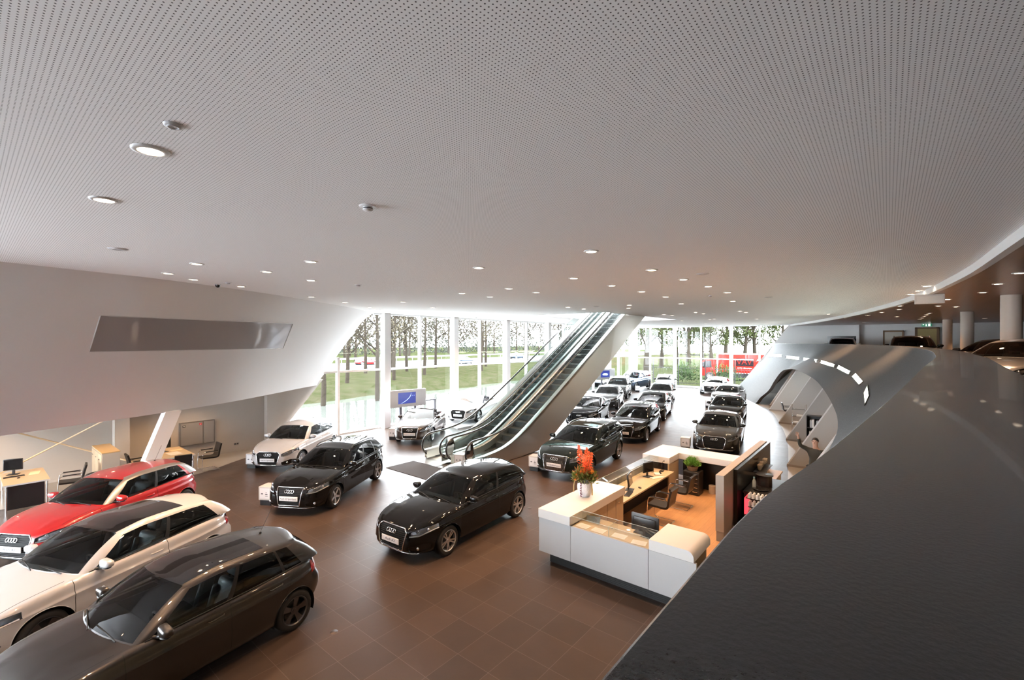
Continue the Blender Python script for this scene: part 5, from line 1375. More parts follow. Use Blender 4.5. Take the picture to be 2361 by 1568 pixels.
def keyboard(loc, rz, label, mat=DARKP, cat='keyboard'):
    r = empty('keyboard', loc, rz); tag(r, label, cat)
    mb = MB(); mb.rbox(-.07, .07, -.21, .21, 0, .016, .005, seg=1); mb.build('key_bed', [mat], r)
    mb = MB()
    for i in range(5):
        for j in range(15): mb.box(-.058 + .024 * i, -.04 + .024 * i, -.196 + .0265 * j, -.175 + .0265 * j, .016, .021)
    mb.build('keys', [mat], r)
    return r
def mouse(loc, rz, label, mat=DARKP):
    mb = MB(); mb.ball((0, 0, .012), .055, .03, .022, 14, 8); o = mb.build('computer_mouse', [mat], smooth=True, loc=loc, rot=(0, 0, rz)); return tag(o, label, 'mouse')
def sheet(loc, rz, label, w=.21, h=.297, mat=PAPER, cat='paper', lines=True, th=.003):
    r = empty('paper_sheet', loc, rz); tag(r, label, cat)
    mb = MB(); mb.box(-h / 2, h / 2, -w / 2, w / 2, 0, th); mb.build('page', [mat], r)
    if lines:
        mb = MB()
        for k in range(7): mb.box(-h * .36 + h * .1 * k, -h * .36 + h * .1 * k + .006, -w * .38, w * (.38 - .1 * (k % 3)), th, th + .0006)
        mb.build('print', [pmat('grey_print', (.45, .40, .37), .6)], r)
    return r
# reception work place
monitor((10.95, 5.12, .74), -PI / 2 + .25, 'black monitor on the pale desk nearest to the flowers', .42, .30, tilt=.15)
keyboard((10.62, 5.0, .74), PI / 2 + .2, 'black keyboard beside the monitor nearest to the flowers')
mouse((11.25, 4.98, .74), 1.2, 'black mouse lying alone on the long pale work top')
monitor((12.35, 5.22, .74), -PI / 2 - .3, 'second monitor on the long pale work top, by the desk microphone', .40, .28)
keyboard((12.42, 4.98, .74), PI / 2 - .5, 'pale keyboard on the long work top below the second monitor', pmat('pale_plastic', (.7, .66, .6), .4))
r = empty('desk_microphone', (13.1, 5.12, .74)); tag(r, 'gooseneck desk microphone on the far end of the work top', 'microphone')
mb = MB(); mb.rbox(-.06, .06, -.05, .05, 0, .035, .012); mb.build('base', [DARKP], r, smooth=40)
mb = MB(); mb.tube(catmull([(0, 0, .03), (.02, .02, .16), (.01, -.02, .28), (-.05, -.08, .33)], 5), .006, 6); mb.build('gooseneck', [DARKP], r, smooth=True)
mb = MB(); mb.ball((-.06, -.09, .335), .018, u=10, v=8); mb.build('microphone_head', [DARKP], r, smooth=True)
r = empty('telephone', (12.72, 5.08, .74), .6); tag(r, 'dark desk telephone between the second monitor and the microphone', 'telephone')
mb = MB(); mb.rbox(-.09, .09, -.1, .1, 0, .04, .012); mb.build('telephone_base', [pmat('pale_plastic', (.7, .66, .6), .4)], r, smooth=40)
mb = MB(); mb.tube([(-.08, -.06, .055), (.0, -.06, .07), (.08, -.06, .055)], .02, 8); mb.build('handset', [DARKP], r, smooth=True)
mb = MB(); mb.lathe([(.03, 0), (.04, .12), (.037, .12), (.028, .006), (0, .006)], 18); tag(mb.build('drinking_glass', [CLEAR], smooth=40, loc=(12.85, 5.3, .74)), 'clear drinking glass beside the desk telephone', 'glass')
place_chair((11.25, 4.42, 0), PI / 2, 'black cantilever chair at the work top, nearer to the flowers')
place_chair((12.65, 4.42, 0), PI / 2, 'black cantilever chair at the work top, nearer to the drawer unit')
# front work place
monitor((8.42, 3.62, .74), PI + PI, 'large monitor seen from behind on the front desk beside a small tablet', .55, .33)
monitor((8.16, 3.40, .74), PI - .3, 'small tablet screen on a stand in front of the large monitor', .23, .17, 'tablet')
keyboard((8.62, 3.72, .74), PI, 'black keyboard behind the large front monitor')
for k, (x, y, lb) in enumerate([(7.80, 4.62, 'white leaflet in the glass display nearest to the vase'), (7.80, 4.28, 'second leaflet from the vase in the glass display'), (7.82, 3.86, 'third leaflet from the vase in the glass display'), (7.78, 3.46, 'last leaflet in the glass display, beside the rounded counter end')]):
    sheet((x, y, .926), .1 * (k - 1), lb, .26, .19, cat='leaflet')
mb = MB(); mb.lathe([(.02, 0), (.045, .01), (.05, .07), (.047, .07), (.04, .014), (0, .012)], 18); tag(mb.build('glass_bowl', [CLEAR], smooth=40, loc=(8.25, 3.98, .74)), 'small glass bowl beside the large front monitor', 'bowl')
r = empty('telephone', (8.22, 4.18, .74), .3); tag(r, 'dark telephone on the front desk behind the glass display', 'telephone')
mb = MB(); mb.rbox(-.10, .10, -.09, .09, 0, .05, .015); mb.build('telephone_base', [DARKP], r, smooth=40)
mb = MB(); mb.tube([(-.09, .05, .07), (.0, .05, .085), (.09, .05, .07)], .02, 8); mb.build('handset', [DARKP], r, smooth=True)
r = empty('display_easel', (8.18, 4.62, .74), .25); tag(r, 'clear acrylic leaflet stand behind the left part of the glass display', 'stand')
mb = MB(); mb.add([(-.12, -.16, 0), (.08, -.16, .30), (.08, .16, .30), (-.12, .16, 0)], [(0, 1, 2, 3)]); mb.add([(-.02, -.16, .01), (.14, -.16, 0), (.14, .16, 0), (-.02, .16, .01)], [(0, 1, 2, 3)]); mb.build('acrylic_sheet', [CLEAR], r)
mb = MB(); mb.add([(-.10, -.14, .02), (.05, -.14, .25), (.05, .14, .25), (-.10, .14, .02)], [(0, 1, 2, 3)]); mb.build('leaflet', [pmat('grey_blue_print', (.35, .38, .45), .5)], r)
sheet((8.35, 3.26, .744), .3, 'white form with a pen beside the small tablet', .30, .22)
mb = MB(); mb.cyl(.10, 0, .24, 20); tag(mb.build('waste_bin', [pmat('beige_bin', (.42, .34, .27), .5)], smooth=40, loc=(14.3, 4.05, .012)), 'small beige waste bin beside the black drawer unit', 'bin')

# coffee corner behind the partition
r = empty('coffee_counter', (13.2, 2.1, 0)); tag(r, 'dark coffee counter on the far side of the partition', 'counter')
mb = MB(); mb.box(-1.0, .55, -.15, .62, 0, .86); mb.build('counter_body', [BLACK], r)
mb = MB(); mb.box(-1.02, .57, -.17, .64, .86, .90); mb.build('counter_top', [BLACK], r)
mb = MB(); mb.rbox(13.85, 14.85, 2.30, 2.72, .84, .88, .004, seg=1); mb.box(13.9, 14.8, 2.34, 2.68, 0, .84)
tag(mb.build('side_table', [pmat('pale_pink_wood', (.40, .29, .21), .4)]), 'pale wooden side counter beside the coffee corner', 'table')
CREAM = pmat('cream_crockery', (.45, .38, .29), .4)
r = empty('coffee_machine', (13.0, 2.42, .90)); tag(r, 'round dark coffee machine with a flat black lid', 'coffee machine')
mb = MB(); mb.cyl(.17, .0, .26, 28); mb.build('machine_body', [pmat('dark_brown_metal', (.05, .035, .035), .3, .4)], r, smooth=40)
mb = MB(); mb.lathe([(.0, .29), (.17, .285), (.20, .275), (.20, .262), (0, .26)], 28); mb.build('lid', [BLACK], r, smooth=40)
mb = MB(); mb.rbox(-.17, -.10, -.05, .05, .02, .14, .01); mb.build('spout', [DARKP], r)
for k, (x, y, z, lb) in enumerate([(14.0, 2.68, 1.10, 'cream cups stacked on the upper wall shelf of the coffee corner'), (13.7, 2.66, 1.10, 'pair of cream cups at the middle of the upper coffee shelf'), (13.75, 2.55, .92, 'cream cups standing behind the coffee machine'), (14.25, 2.64, 1.15, 'cream bowl at the far end of the upper coffee shelf')]):
    r = empty('cup_stack', (x, y, z)); tag(r, lb, 'cups')
    for i in range(2):
        for j in range(2):
            mb = MB(); mb.lathe([(.022, 0), (.05, .05), (.055, .085), (.05, .085), (.045, .05), (0, .01)], 16); mb.build('cup', [CREAM], r, smooth=40, loc=(-.06 + .12 * i, -.0 + .0 * j, .06 * j))
mb = MB(); mb.box(13.4, 14.5, 2.50, 2.76, 1.08, 1.10); tag(mb.build('wall_shelf', [BLACK]), 'black wall shelf carrying cream cups on the partition', 'shelf')
r = empty('water_bottle', (12.62, 2.58, .90)); tag(r, 'pale blue bottle standing before the coffee machine', 'bottle')
mb = MB(); mb.lathe([(0, 0), (.04, 0), (.042, .02), (.042, .17), (.02, .22), (.018, .24)], 18); mb.build('bottle_body', [pmat('pale_bottle', (.45, .52, .55), .25)], r, smooth=40)
mb = MB(); mb.cyl(.021, .24, .27, 14); mb.build('cap', [pmat('blue_cap', (.2, .42, .62), .4)], r, smooth=40)
mb = MB(); mb.lathe([(.0, 0), (.16, 0), (.18, .02), (.17, .024), (.0, .01)], 28); tag(mb.build('serving_tray', [pmat('black_gloss_tray', (.015, .015, .016), .12)], smooth=40, loc=(12.55, 2.42, .905)), 'round glossy black tray in front of the coffee machine', 'tray')
r = empty('glass_rack', (12.0, 2.30, .0)); tag(r, 'red lit rack of upturned glasses in front of the coffee corner', 'rack')
PINK = pmat('red_lit_panel', (.8, .05, .08), .4, emit=(1, .10, .14), estr=.3)
mb = MB(); mb.box(-.30, .30, -.18, .30, .0, .50); mb.build('rack_base', [BLACK], r)
for z in (.50, .69, .88): 
    mb = MB(); mb.box(-.30, .30, -.18, .30, z, z + .012); mb.build('rack_shelf', [CLEAR if z > .5 else BLACK], r)
mb = MB(); mb.box(-.30, -.29, .22, .30, .51, .88); mb.box(-.30, .30, .29, .30, .51, .88); mb.box(-.30, -.29, -.18, -.10, .51, .88); mb.build('red_panel', [PINK], r)
for z in (.512, .702, .892):
    for j in range(5):
        for i in range(2):
            mb = MB(); mb.lathe([(.036, 0), (.03, .09), (.004, .11), (0, .11)], 14); mb.build('upturned_glass', [pmat('frosted_glass', (.6, .6, .6), .15)], r, smooth=40, loc=(-.24 + .14 * i, -.13 + .085 * j, z))

# ------------------------------------------------------------------ left office
def office_desk(x0, x1, y0, y1, label):
    r = empty('office_desk', ((x0 + x1) / 2, (y0 + y1) / 2, 0)); tag(r, label, 'desk'); hx, hy = (x1 - x0) / 2, (y1 - y0) / 2
    mb = MB(); mb.rbox(-hx, hx, -hy, hy, .70, .74, .003, seg=1); mb.build('desk_top', [BEECH], r)
    mb = MB(); mb.box(-hx - .002, hx + .002, -hy - .004, -hy, .70, .74); mb.build('edge_band', [PAPER], r)
    mb = MB(); mb.box(-hx + .05, hx - .10, -hy + .10, -hy + .13, .05, .70); mb.build('modesty_panel', [BLACK], r)
    for sx in (-1, 1):
        for sy in (-1, 1): mb = MB(); mb.cyl(.022, 0, .70, 12); mb.build('leg', [CHROME], r, smooth=40, loc=(sx * (hx - .06), sy * (hy - .06), 0))
    return r
office_desk(.70, 1.58, 17.97, 19.77, 'beech office desk with a lone monitor, nearest on the left')
office_desk(4.20, 5.06, 18.1, 19.9, 'beech office desk behind the slanting column, beside the wall cabinet')
monitor((.95, 19.35, .74), -PI / 2 - .35, 'black monitor on the office desk nearest on the left', .40, .32)
keyboard((.95, 19.0, .74), PI / 2, 'black keyboard under the monitor of the left office desk')
mouse((1.02, 18.72, .74), 1.2, 'black mouse on the left office desk')
sheet((1.36, 19.1, .742), 1.4, 'beige paper sheet on the left office desk', .21, .45, pmat('kraft_paper', (.66, .52, .33), .6), lines=False)
monitor((4.45, 19.3, .74), PI / 2 + .2, 'black monitor on the desk behind the slanting column', .44, .34)
sheet((4.62, 18.75, .742), .1, 'open brochure on the desk behind the slanting column', .5, .36)
sheet((4.82, 19.3, .742), .0, 'beige folder on the desk next to the wall cabinet', .22, .34, pmat('kraft_paper', (.66, .52, .33), .6), lines=False)
place_chair((2.05, 18.55, 0), PI - .12, 'black cantilever chair at the right end of the left office desk')
place_chair((.35, 18.6, 0), .1, 'black cantilever chair cut off by the left edge, behind the desk')
place_chair((5.62, 18.7, 0), PI, 'black cantilever chair at the right end of the desk by the wall cabinet')
place_chair((4.6, 17.85, 0), PI / 2 - .1, 'black chair seen from behind in front of the desk by the wall cabinet')
place_chair((3.75, 19.0, 0), 0, 'black chair partly hidden behind the slanting column')
r = empty('tub_chair', (2.55, 17.6, 0), -.6); tag(r, 'round black tub chair half hidden behind the red car roof', 'chair')
mb = MB(); mb.lathe([(.30, .30), (.34, .70), (.29, .75), (.25, .70), (.24, .42)], 24, arc=PI * 1.5); mb.build('shell', [CHAIRBLACK], r, smooth=50)
mb = MB(); mb.lathe([(0, .42), (.26, .42), (.28, .36), (.26, .30), (0, .30)], 24); mb.build('seat', [CHAIRBLACK], r, smooth=50)
mb = MB(); mb.cyl(.03, .02, .30, 12); mb.lathe([(0, .03), (.22, .02), (.23, 0)], 20); mb.build('foot', [CHROME], r, smooth=40)
r = empty('tub_chair', (-.28, 14.35, 0), .4); tag(r, 'black lounge chair cut off by the left edge, beside the red car nose', 'chair')
mb = MB(); mb.rbox(-.38, .38, -.38, .38, .20, .44, .05); mb.build('seat', [CHAIRBLACK], r, smooth=50)
mb = MB(); mb.rbox(.26, .40, -.38, .38, .30, .82, .05); mb.build('backrest', [CHAIRBLACK], r, smooth=50)
mb = MB(); mb.box(-.34, .34, -.34, .34, .0, .20); mb.build('base', [BEECH], r)
r = empty('filing_cabinet', (2.92, 19.1, 0)); tag(r, 'pale beech filing cabinet with handles behind the red car', 'cabinet')
mb = MB(); mb.rbox(-.21, .21, -.8, .8, 0, 1.15, .004, seg=1); mb.build('cabinet_body', [pmat('cabinet_body', (.36, .33, .29), .4)], r)
mb = MB(); mb.rbox(-.22, .22, -.81, .81, 1.15, 1.18, .003, seg=1); mb.build('cabinet_top', [pmat('amber_beech_top', (.40, .28, .13), .35)], r)
for k in range(3):
    mb = MB(); mb.rbox(-.225, -.21, -.79 + .53 * k, -.79 + .52 * (k + 1), .04, 1.12, .003, seg=1); d = mb.build('cabinet_door', [BEECH], r)
    mb = MB(); mb.tube([(-.24, -.55 + .53 * k, .95), (-.24, -.43 + .53 * k, .95)], .010, 6); mb.build('handle', [pmat('dark_steel', (.2, .19, .18), .35, .9)], d)
r = empty('wall_cabinet', (5.86, 20.74, 1.0)); tag(r, 'grey metal wall cabinet with two doors and small red label', 'wall cabinet')
GM = pmat('grey_cabinet_metal', (.27, .25, .24), .4, .3)
mb = MB(); mb.rbox(-.58, .58, -.05, .06, -.45, .45, .004, seg=1); mb.build('cabinet_box', [pmat('cabinet_frame', (.17, .16, .155), .4, .3)], r)
mb = MB(); mb.rbox(-.54, .16, -.062, -.05, -.42, .42, .003, seg=1); d1 = mb.build('cabinet_door', [GM], r)
mb = MB(); mb.rbox(.22, .55, -.062, -.05, -.42, .42, .003, seg=1); mb.build('cabinet_door', [GM], r)
mb = MB(); mb.box(-.50, -.40, -.066, -.062, .28, .35); lb_ = mb.build('door_label', [TRIM], d1); mb = MB(); mb.box(-.485, -.415, -.067, -.066, .30, .33); mb.build('label_print', [PAPER], lb_)
mb = MB(); mb.box(.05, .13, -.066, -.062, .30, .38); lb_ = mb.build('fire_label', [pmat('red_label', (.6, .03, .05), .5)], d1); mb = MB(); mb.add([(.065, -.0665, .315), (.115, -.0665, .335), (.10, -.0665, .365)], [(0, 1, 2)]); mb.build('label_mark', [PAPER], lb_)
r = empty('wall_socket', (7.25, 20.79, .33)); tag(r, 'grey double wall socket low on the left wall', 'socket')
mb = MB(); mb.rbox(-.09, .09, -.012, .0, -.04, .04, .004, seg=1); mb.build('socket_plate', [pmat('socket_grey', (.25, .24, .24), .4)], r)
for sx in (-.045, .045): mb = MB(); mb.cyl(.026, 0, .003, 16, M=Matrix.Translation((sx, -.0125, 0)) @ Matrix.Rotation(PI / 2, 4, 'X')); mb.build('socket_face', [TRIM], r)
rod = pmat('pale_bracing_rod', (.62, .48, .30), .45)
for p0, p1, lb in (((15, 1084.5), (235, 972), 'thin bracing rod rising to the right across the beige office wall'), ((50, 1000.5), (318, 1069), 'thin bracing rod falling to the right across the beige office wall')):
    pts = []
    for (u, v) in (p0, p1):
        a_ = (u - CXP) / FPX; Y = 20.3 / (.637 - .771 * a_); q = RT * (a_ * Y) + FW * Y; pts.append(Vector((q.x, 20.3 + (.03 if lb.find('falling') > 0 else 0), EYE - (v - HOR) * Y / FPX)))
    d = (pts[1] - pts[0]); mb = MB(); mb.tube([pts[0] - d * .22, pts[1] + d * .02], .022, 8); tag(mb.build('bracing_rod', [rod], smooth=True), lb, 'rod')
mb = MB(); mb.lathe([(0, .003), (.055, .003), (.06, 0)], 20); s0 = mb.build('floor_socket', [pmat('floor_socket_metal', (.06, .045, .04), .4, .5)], smooth=40, loc=G(770, 1457)); tag(s0, 'round floor socket lid in the tiles beside the dark car rear wheel', 'floor socket')
s1 = s0.copy(); C.objects.link(s1); s1.location = G(1221, 1172); s1['label'] = 'round floor socket lid in the tiles left of the reception desk corner'

# ------------------------------------------------------------------ right offices under the gallery
FIN = pmat('pale_fin_panel', (.36, .335, .31), .5); FINE = pmat('white_fin_edge', (.6, .59, .58), .4)
fl = ['first slanting office partition from the far window', 'second slanting office partition from the far window', 'third slanting office partition from the far window', 'fourth slanting office partition, in front of the bookcase', 'slanting office partition behind the waving man', 'slanting office partition in front of the waving man', 'nearest slanting office partition, mostly hidden by the dark parapet cap']
for i, x in enumerate((36.5, 34.2, 29.1, 24.3, 19.3, 14.4, 9.5)):
    y = FB(x) - (.75 if i == 0 else 0); r = empty('slanting_partition', (x, y, 0)); tag(r, fl[i], 'partition', 'slanting partitions under the gallery')
    mb = MB(); dp = 1.25
    vs = [(sx, yy, z) for sx in (-.06, .06) for yy, z in ((0, 0.08), (-dp, .08), (-dp - 1.62, 2.9), (-1.62, 2.9))]
    mb.add(vs, [(0, 1, 2, 3), (4, 7, 6, 5), (0, 4, 5, 1), (1, 5, 6, 2), (2, 6, 7, 3), (3, 7, 4, 0)]); mb.build('partition_panel', [FIN], r)
    mb = MB(); vs = [(sx, yy, z) for sx in (-.065, .065) for yy, z in ((.03, 0.08), (-.02, .08), (-1.64, 2.9), (-1.59, 2.9))]
    mb.add(vs, [(0, 1, 2, 3), (4, 7, 6, 5), (0, 4, 5, 1), (1, 5, 6, 2), (2, 6, 7, 3), (3, 7, 4, 0)]); mb.build('front_edge', [FINE], r)
    mb = MB(); mb.box(-.065, .065, -dp - .02, .03, 0, .08); mb.build('foot', [pmat('fin_foot', (.25, .21, .18), .5)], r)
def bookcase(loc, rz, label, h=1.75):
    r = empty('bookcase', loc, rz); tag(r, label, 'bookcase')
    mb = MB(); mb.box(-.18, .18, -.62, -.60, 0, h); mb.box(-.18, .18, .60, .62, 0, h); mb.box(.16, .18, -.6, .6, 0, h); mb.box(-.18, .18, -.62, .62, h, h + .02); mb.build('case', [BLACK], r)
    rn = random.Random(len(label)); zs_ = [0.05 + (h - .05) * k / 4 for k in range(4)]
    for z in zs_:
        mb = MB(); mb.box(-.18, .16, -.6, .6, z - .02, z); mb.build('shelf_board', [BLACK], r)
    return r, zs_
b_, zs_ = bookcase((20.45, 1.75, 0), .0, 'black bookcase of binders between two slanting partitions')
cols = [pmat('binder_grey', (.35, .35, .36), .5), pmat('binder_white', (.65, .63, .6), .5), pmat('binder_red', (.30, .03, .04), .5), pmat('binder_black', (.03, .03, .03), .5)]
rn = random.Random(4)
bw = ['grey binder', 'white binder', 'dark red binder', 'black binder']
for zi, z in enumerate(zs_[1:]):
    y = -.55
    while y < .5:
        w = rn.choice((.05, .07, .08)); c = rn.choice((0, 0, 1, 1, 2, 3)); hh = rn.uniform(.26, .33); mb = MB(); mb.rbox(-.14, .10, y, y + w - .004, 0, hh, .003, seg=1)
        o = mb.build('binder', [cols[c]], loc=(20.45, 1.75, z)); tag(o, bw[c] + ' upright in the black bookcase under the gallery', 'binder', bw[c] + 's in the bookcase under the gallery'); y += w + rn.choice((0, 0, .06))
office_desk(26.0, 26.85, 1.0, 2.8, 'desk at which the white-shirted person works under the gallery')
office_desk(31.2, 32.0, 2.2, 4.0, 'pale desk between the farthest slanting partitions')
place_chair((31.5, 4.6, 0), -PI / 2 + .3, 'black armchair in front of the pale desk near the far partitions')
place_chair((32.7, 3.3, 0), PI, 'black armchair at the side of the pale desk near the far partitions')
monitor((26.4, 1.9, .74), PI / 2, 'black monitor on the desk of the white-shirted person', .45, .3)
r = empty('acrylic_rack', (27.2, 3.5, 0)); tag(r, 'clear acrylic brochure rack behind the third slanting partition', 'rack')
for z in (.4, .75, 1.1): mb = MB(); mb.box(-.16, .16, -.3, .3, z, z + .01); mb.build('rack_shelf', [CLEAR], r)
for sx in (-.16, .16):
    for sy in (-.3, .3): mb = MB(); mb.cyl(.012, 0, 1.35, 8); mb.build('post', [CHROME], r, loc=(sx, sy, 0))
mb = MB(); mb.box(-.12, .12, -.25, .1, .76, .82); mb.box(-.12, .12, -.1, .25, .41, .47); mb.build('brochures', [PAPER], r)

# ------------------------------------------------------------------ kiosks, sign boxes
def kiosk(loc, rz, label, image):
    r = empty('display_kiosk', loc, rz); tag(r, label, 'display kiosk')         # faces +x
    mb = MB(); mb.rbox(-.16, .0, -1.05, 1.05, 1.28, 2.18, .03); mb.build('kiosk_head', [pmat('kiosk_white', (.5, .5, .51), .3)], r, smooth=40)
    mb = MB(); mb.box(.0, .004, -.56, .56, 1.42, 2.03) if False else mb.box(.0, .006, -.60, .42, 1.46, 2.04); s_ = mb.build('screen', [pmat('blue_screen', (.01, .014, .06), .2, emit=(.02, .03, .16), estr=.8)], r)
    mb = MB()
    if image:
        o_ = [(.0065, -.60 + .62 * (1 - (1 - k / 10) ** 2) + .12, 1.46 + .055 * k) for k in range(11)]; i_ = [(.0065, p[1] + .05 * sin(PI * (k / 10) ** .6) + .002, p[2]) for k, p in enumerate(o_)]
        mb.grid([o_, i_]); 
        for k in range(3): mb.tube([(.007, .12 + .1 * k + .016 * cos(2 * PI * q / 10), 1.86 + .016 * sin(2 * PI * q / 10)) for q in range(10)], .003, 4, closed=True)
    else:
        mb.add([(.0065, -.35, 1.65), (.0065, .15, 1.62), (.0065, .25, 1.74), (.0065, .05, 1.82), (.0065, -.25, 1.82), (.0065, -.42, 1.72)], [(0, 1, 2, 3, 4, 5)])
    mb.build('screen_image', [pmat('screen_white_blue', (.3, .4, .8), .3, emit=(.30, .42, .9), estr=.9)], s_)
    for sy in (-.42, .42): mb = MB(); mb.box(-.13, -.05, sy - .06, sy + .06, -loc[2], 1.3); mb.build('leg', [pmat('dark_grey_leg', (.10, .10, .12), .4)], r)
    mb = MB(); mb.box(-.5, .3, -.7, .7, -loc[2], .02 - loc[2]); mb.build('foot_plate', [pmat('dark_grey_leg', (.10, .10, .12), .4)], r)
    return r
kiosk((15.0, 19.45, -.15), math.radians(261), 'white display kiosk with a blue screen behind the brown open car', True)
kiosk((35.7, 18.9, 0), math.radians(250), 'white display kiosk with a dark screen half hidden by the escalator', False)
r = empty('portal_frame', (16.64, 19.95, 0), math.radians(90)); tag(r, 'dark grey open rail frame beside the display kiosk', 'frame')
mb = MB(); mb.box(-.06, .06, -.62, -.50, 0, 1.30); mb.build('post', [pmat('dark_grey_leg', (.10, .10, .12), .4)], r)
mb = MB(); mb.box(-.05, .05, -.5, .9, 1.24, 1.30); mb.build('top_rail', [pmat('dark_grey_leg', (.10, .10, .12), .4)], r)
sign_src = None
SIGNW = pmat('sign_box_white', (.5, .495, .49), .35)
def sign_box(u, v, rz, label, zc=.30):
    global sign_src
    p = G(u, v, zc); p.z = 0
    if sign_src is None:
        r = empty('sign_box', p, rz)
        mb = MB(); mb.rbox(-.19, .19, -.19, .19, .15, .52, .006, seg=1); mb.build('box_body', [SIGNW], r)
        mb = MB(); mb.box(-.16, .16, -.16, .16, 0, .15); mb.build('plinth', [TRIM], r)
        mb = MB(); mb.box(.19, .1925, -.15, .15, .19, .48); c = mb.build('info_card', [pmat('card_grey_white', (.68, .68, .70), .4)], r)
        mb = MB(); mb.box(.1925, .1932, .02, .09, .30, .33); mb.box(.1925, .1932, .02, .10, .26, .275); mb.box(.1925, .1932, .03, .07, .35, .365); mb.build('card_text', [INK], c)
        mb = MB(); mb.add([(.1932, -.12, .315), (.1932, -.06, .31), (.1932, -.04, .33), (.1932, -.07, .345), (.1932, -.10, .34)], [(0, 1, 2, 3, 4)]); mb.build('card_picture', [INK], c)
        tag(r, label, 'sign box', 'white sign boxes beside the cars'); sign_src = r; return r
    return dup(sign_src, p, rz, label)
# ------------------------------------------------------------------ people
def skin_mesh(name, verts, edges, radii, mat, parent=None, root=0, sub=2, extra=None):
    """one continuous surface grown round a skeleton of joints"""
    me = bpy.data.meshes.new(name); me.from_pydata([tuple(v) for v in verts], edges, [])
    o = bpy.data.objects.new(name, me); C.objects.link(o)
    sk = o.modifiers.new('skin', 'SKIN'); sk.branch_smoothing = .6
    for i, r in enumerate(radii):
        d = me.skin_vertices[0].data[i]; d.radius = r if isinstance(r, tuple) else (r, r); d.use_root = (i == root)
    s = o.modifiers.new('sub', 'SUBSURF'); s.levels = sub; s.render_levels = sub
    bpy.context.view_layer.update()
    ev = bpy.data.meshes.new_from_object(o.evaluated_get(bpy.context.evaluated_depsgraph_get())); bpy.data.objects.remove(o)
    if extra:
        bm = bmesh.new(); bm.from_mesh(ev)
        for vs, fs in extra:
            nv = [bm.verts.new(v) for v in vs]
            for f in fs:
                try: bm.faces.new([nv[i] for i in f])
                except ValueError: pass
        bm.to_mesh(ev); bm.free()
    ev.materials.clear(); ev.materials.append(mat)
    for p in ev.polygons: p.use_smooth = True
    ob = bpy.data.objects.new(name, ev); C.objects.link(ob); ob.parent = parent
    return ob
SKINM = pmat('skin_tone', (.55, .32, .23), .5)
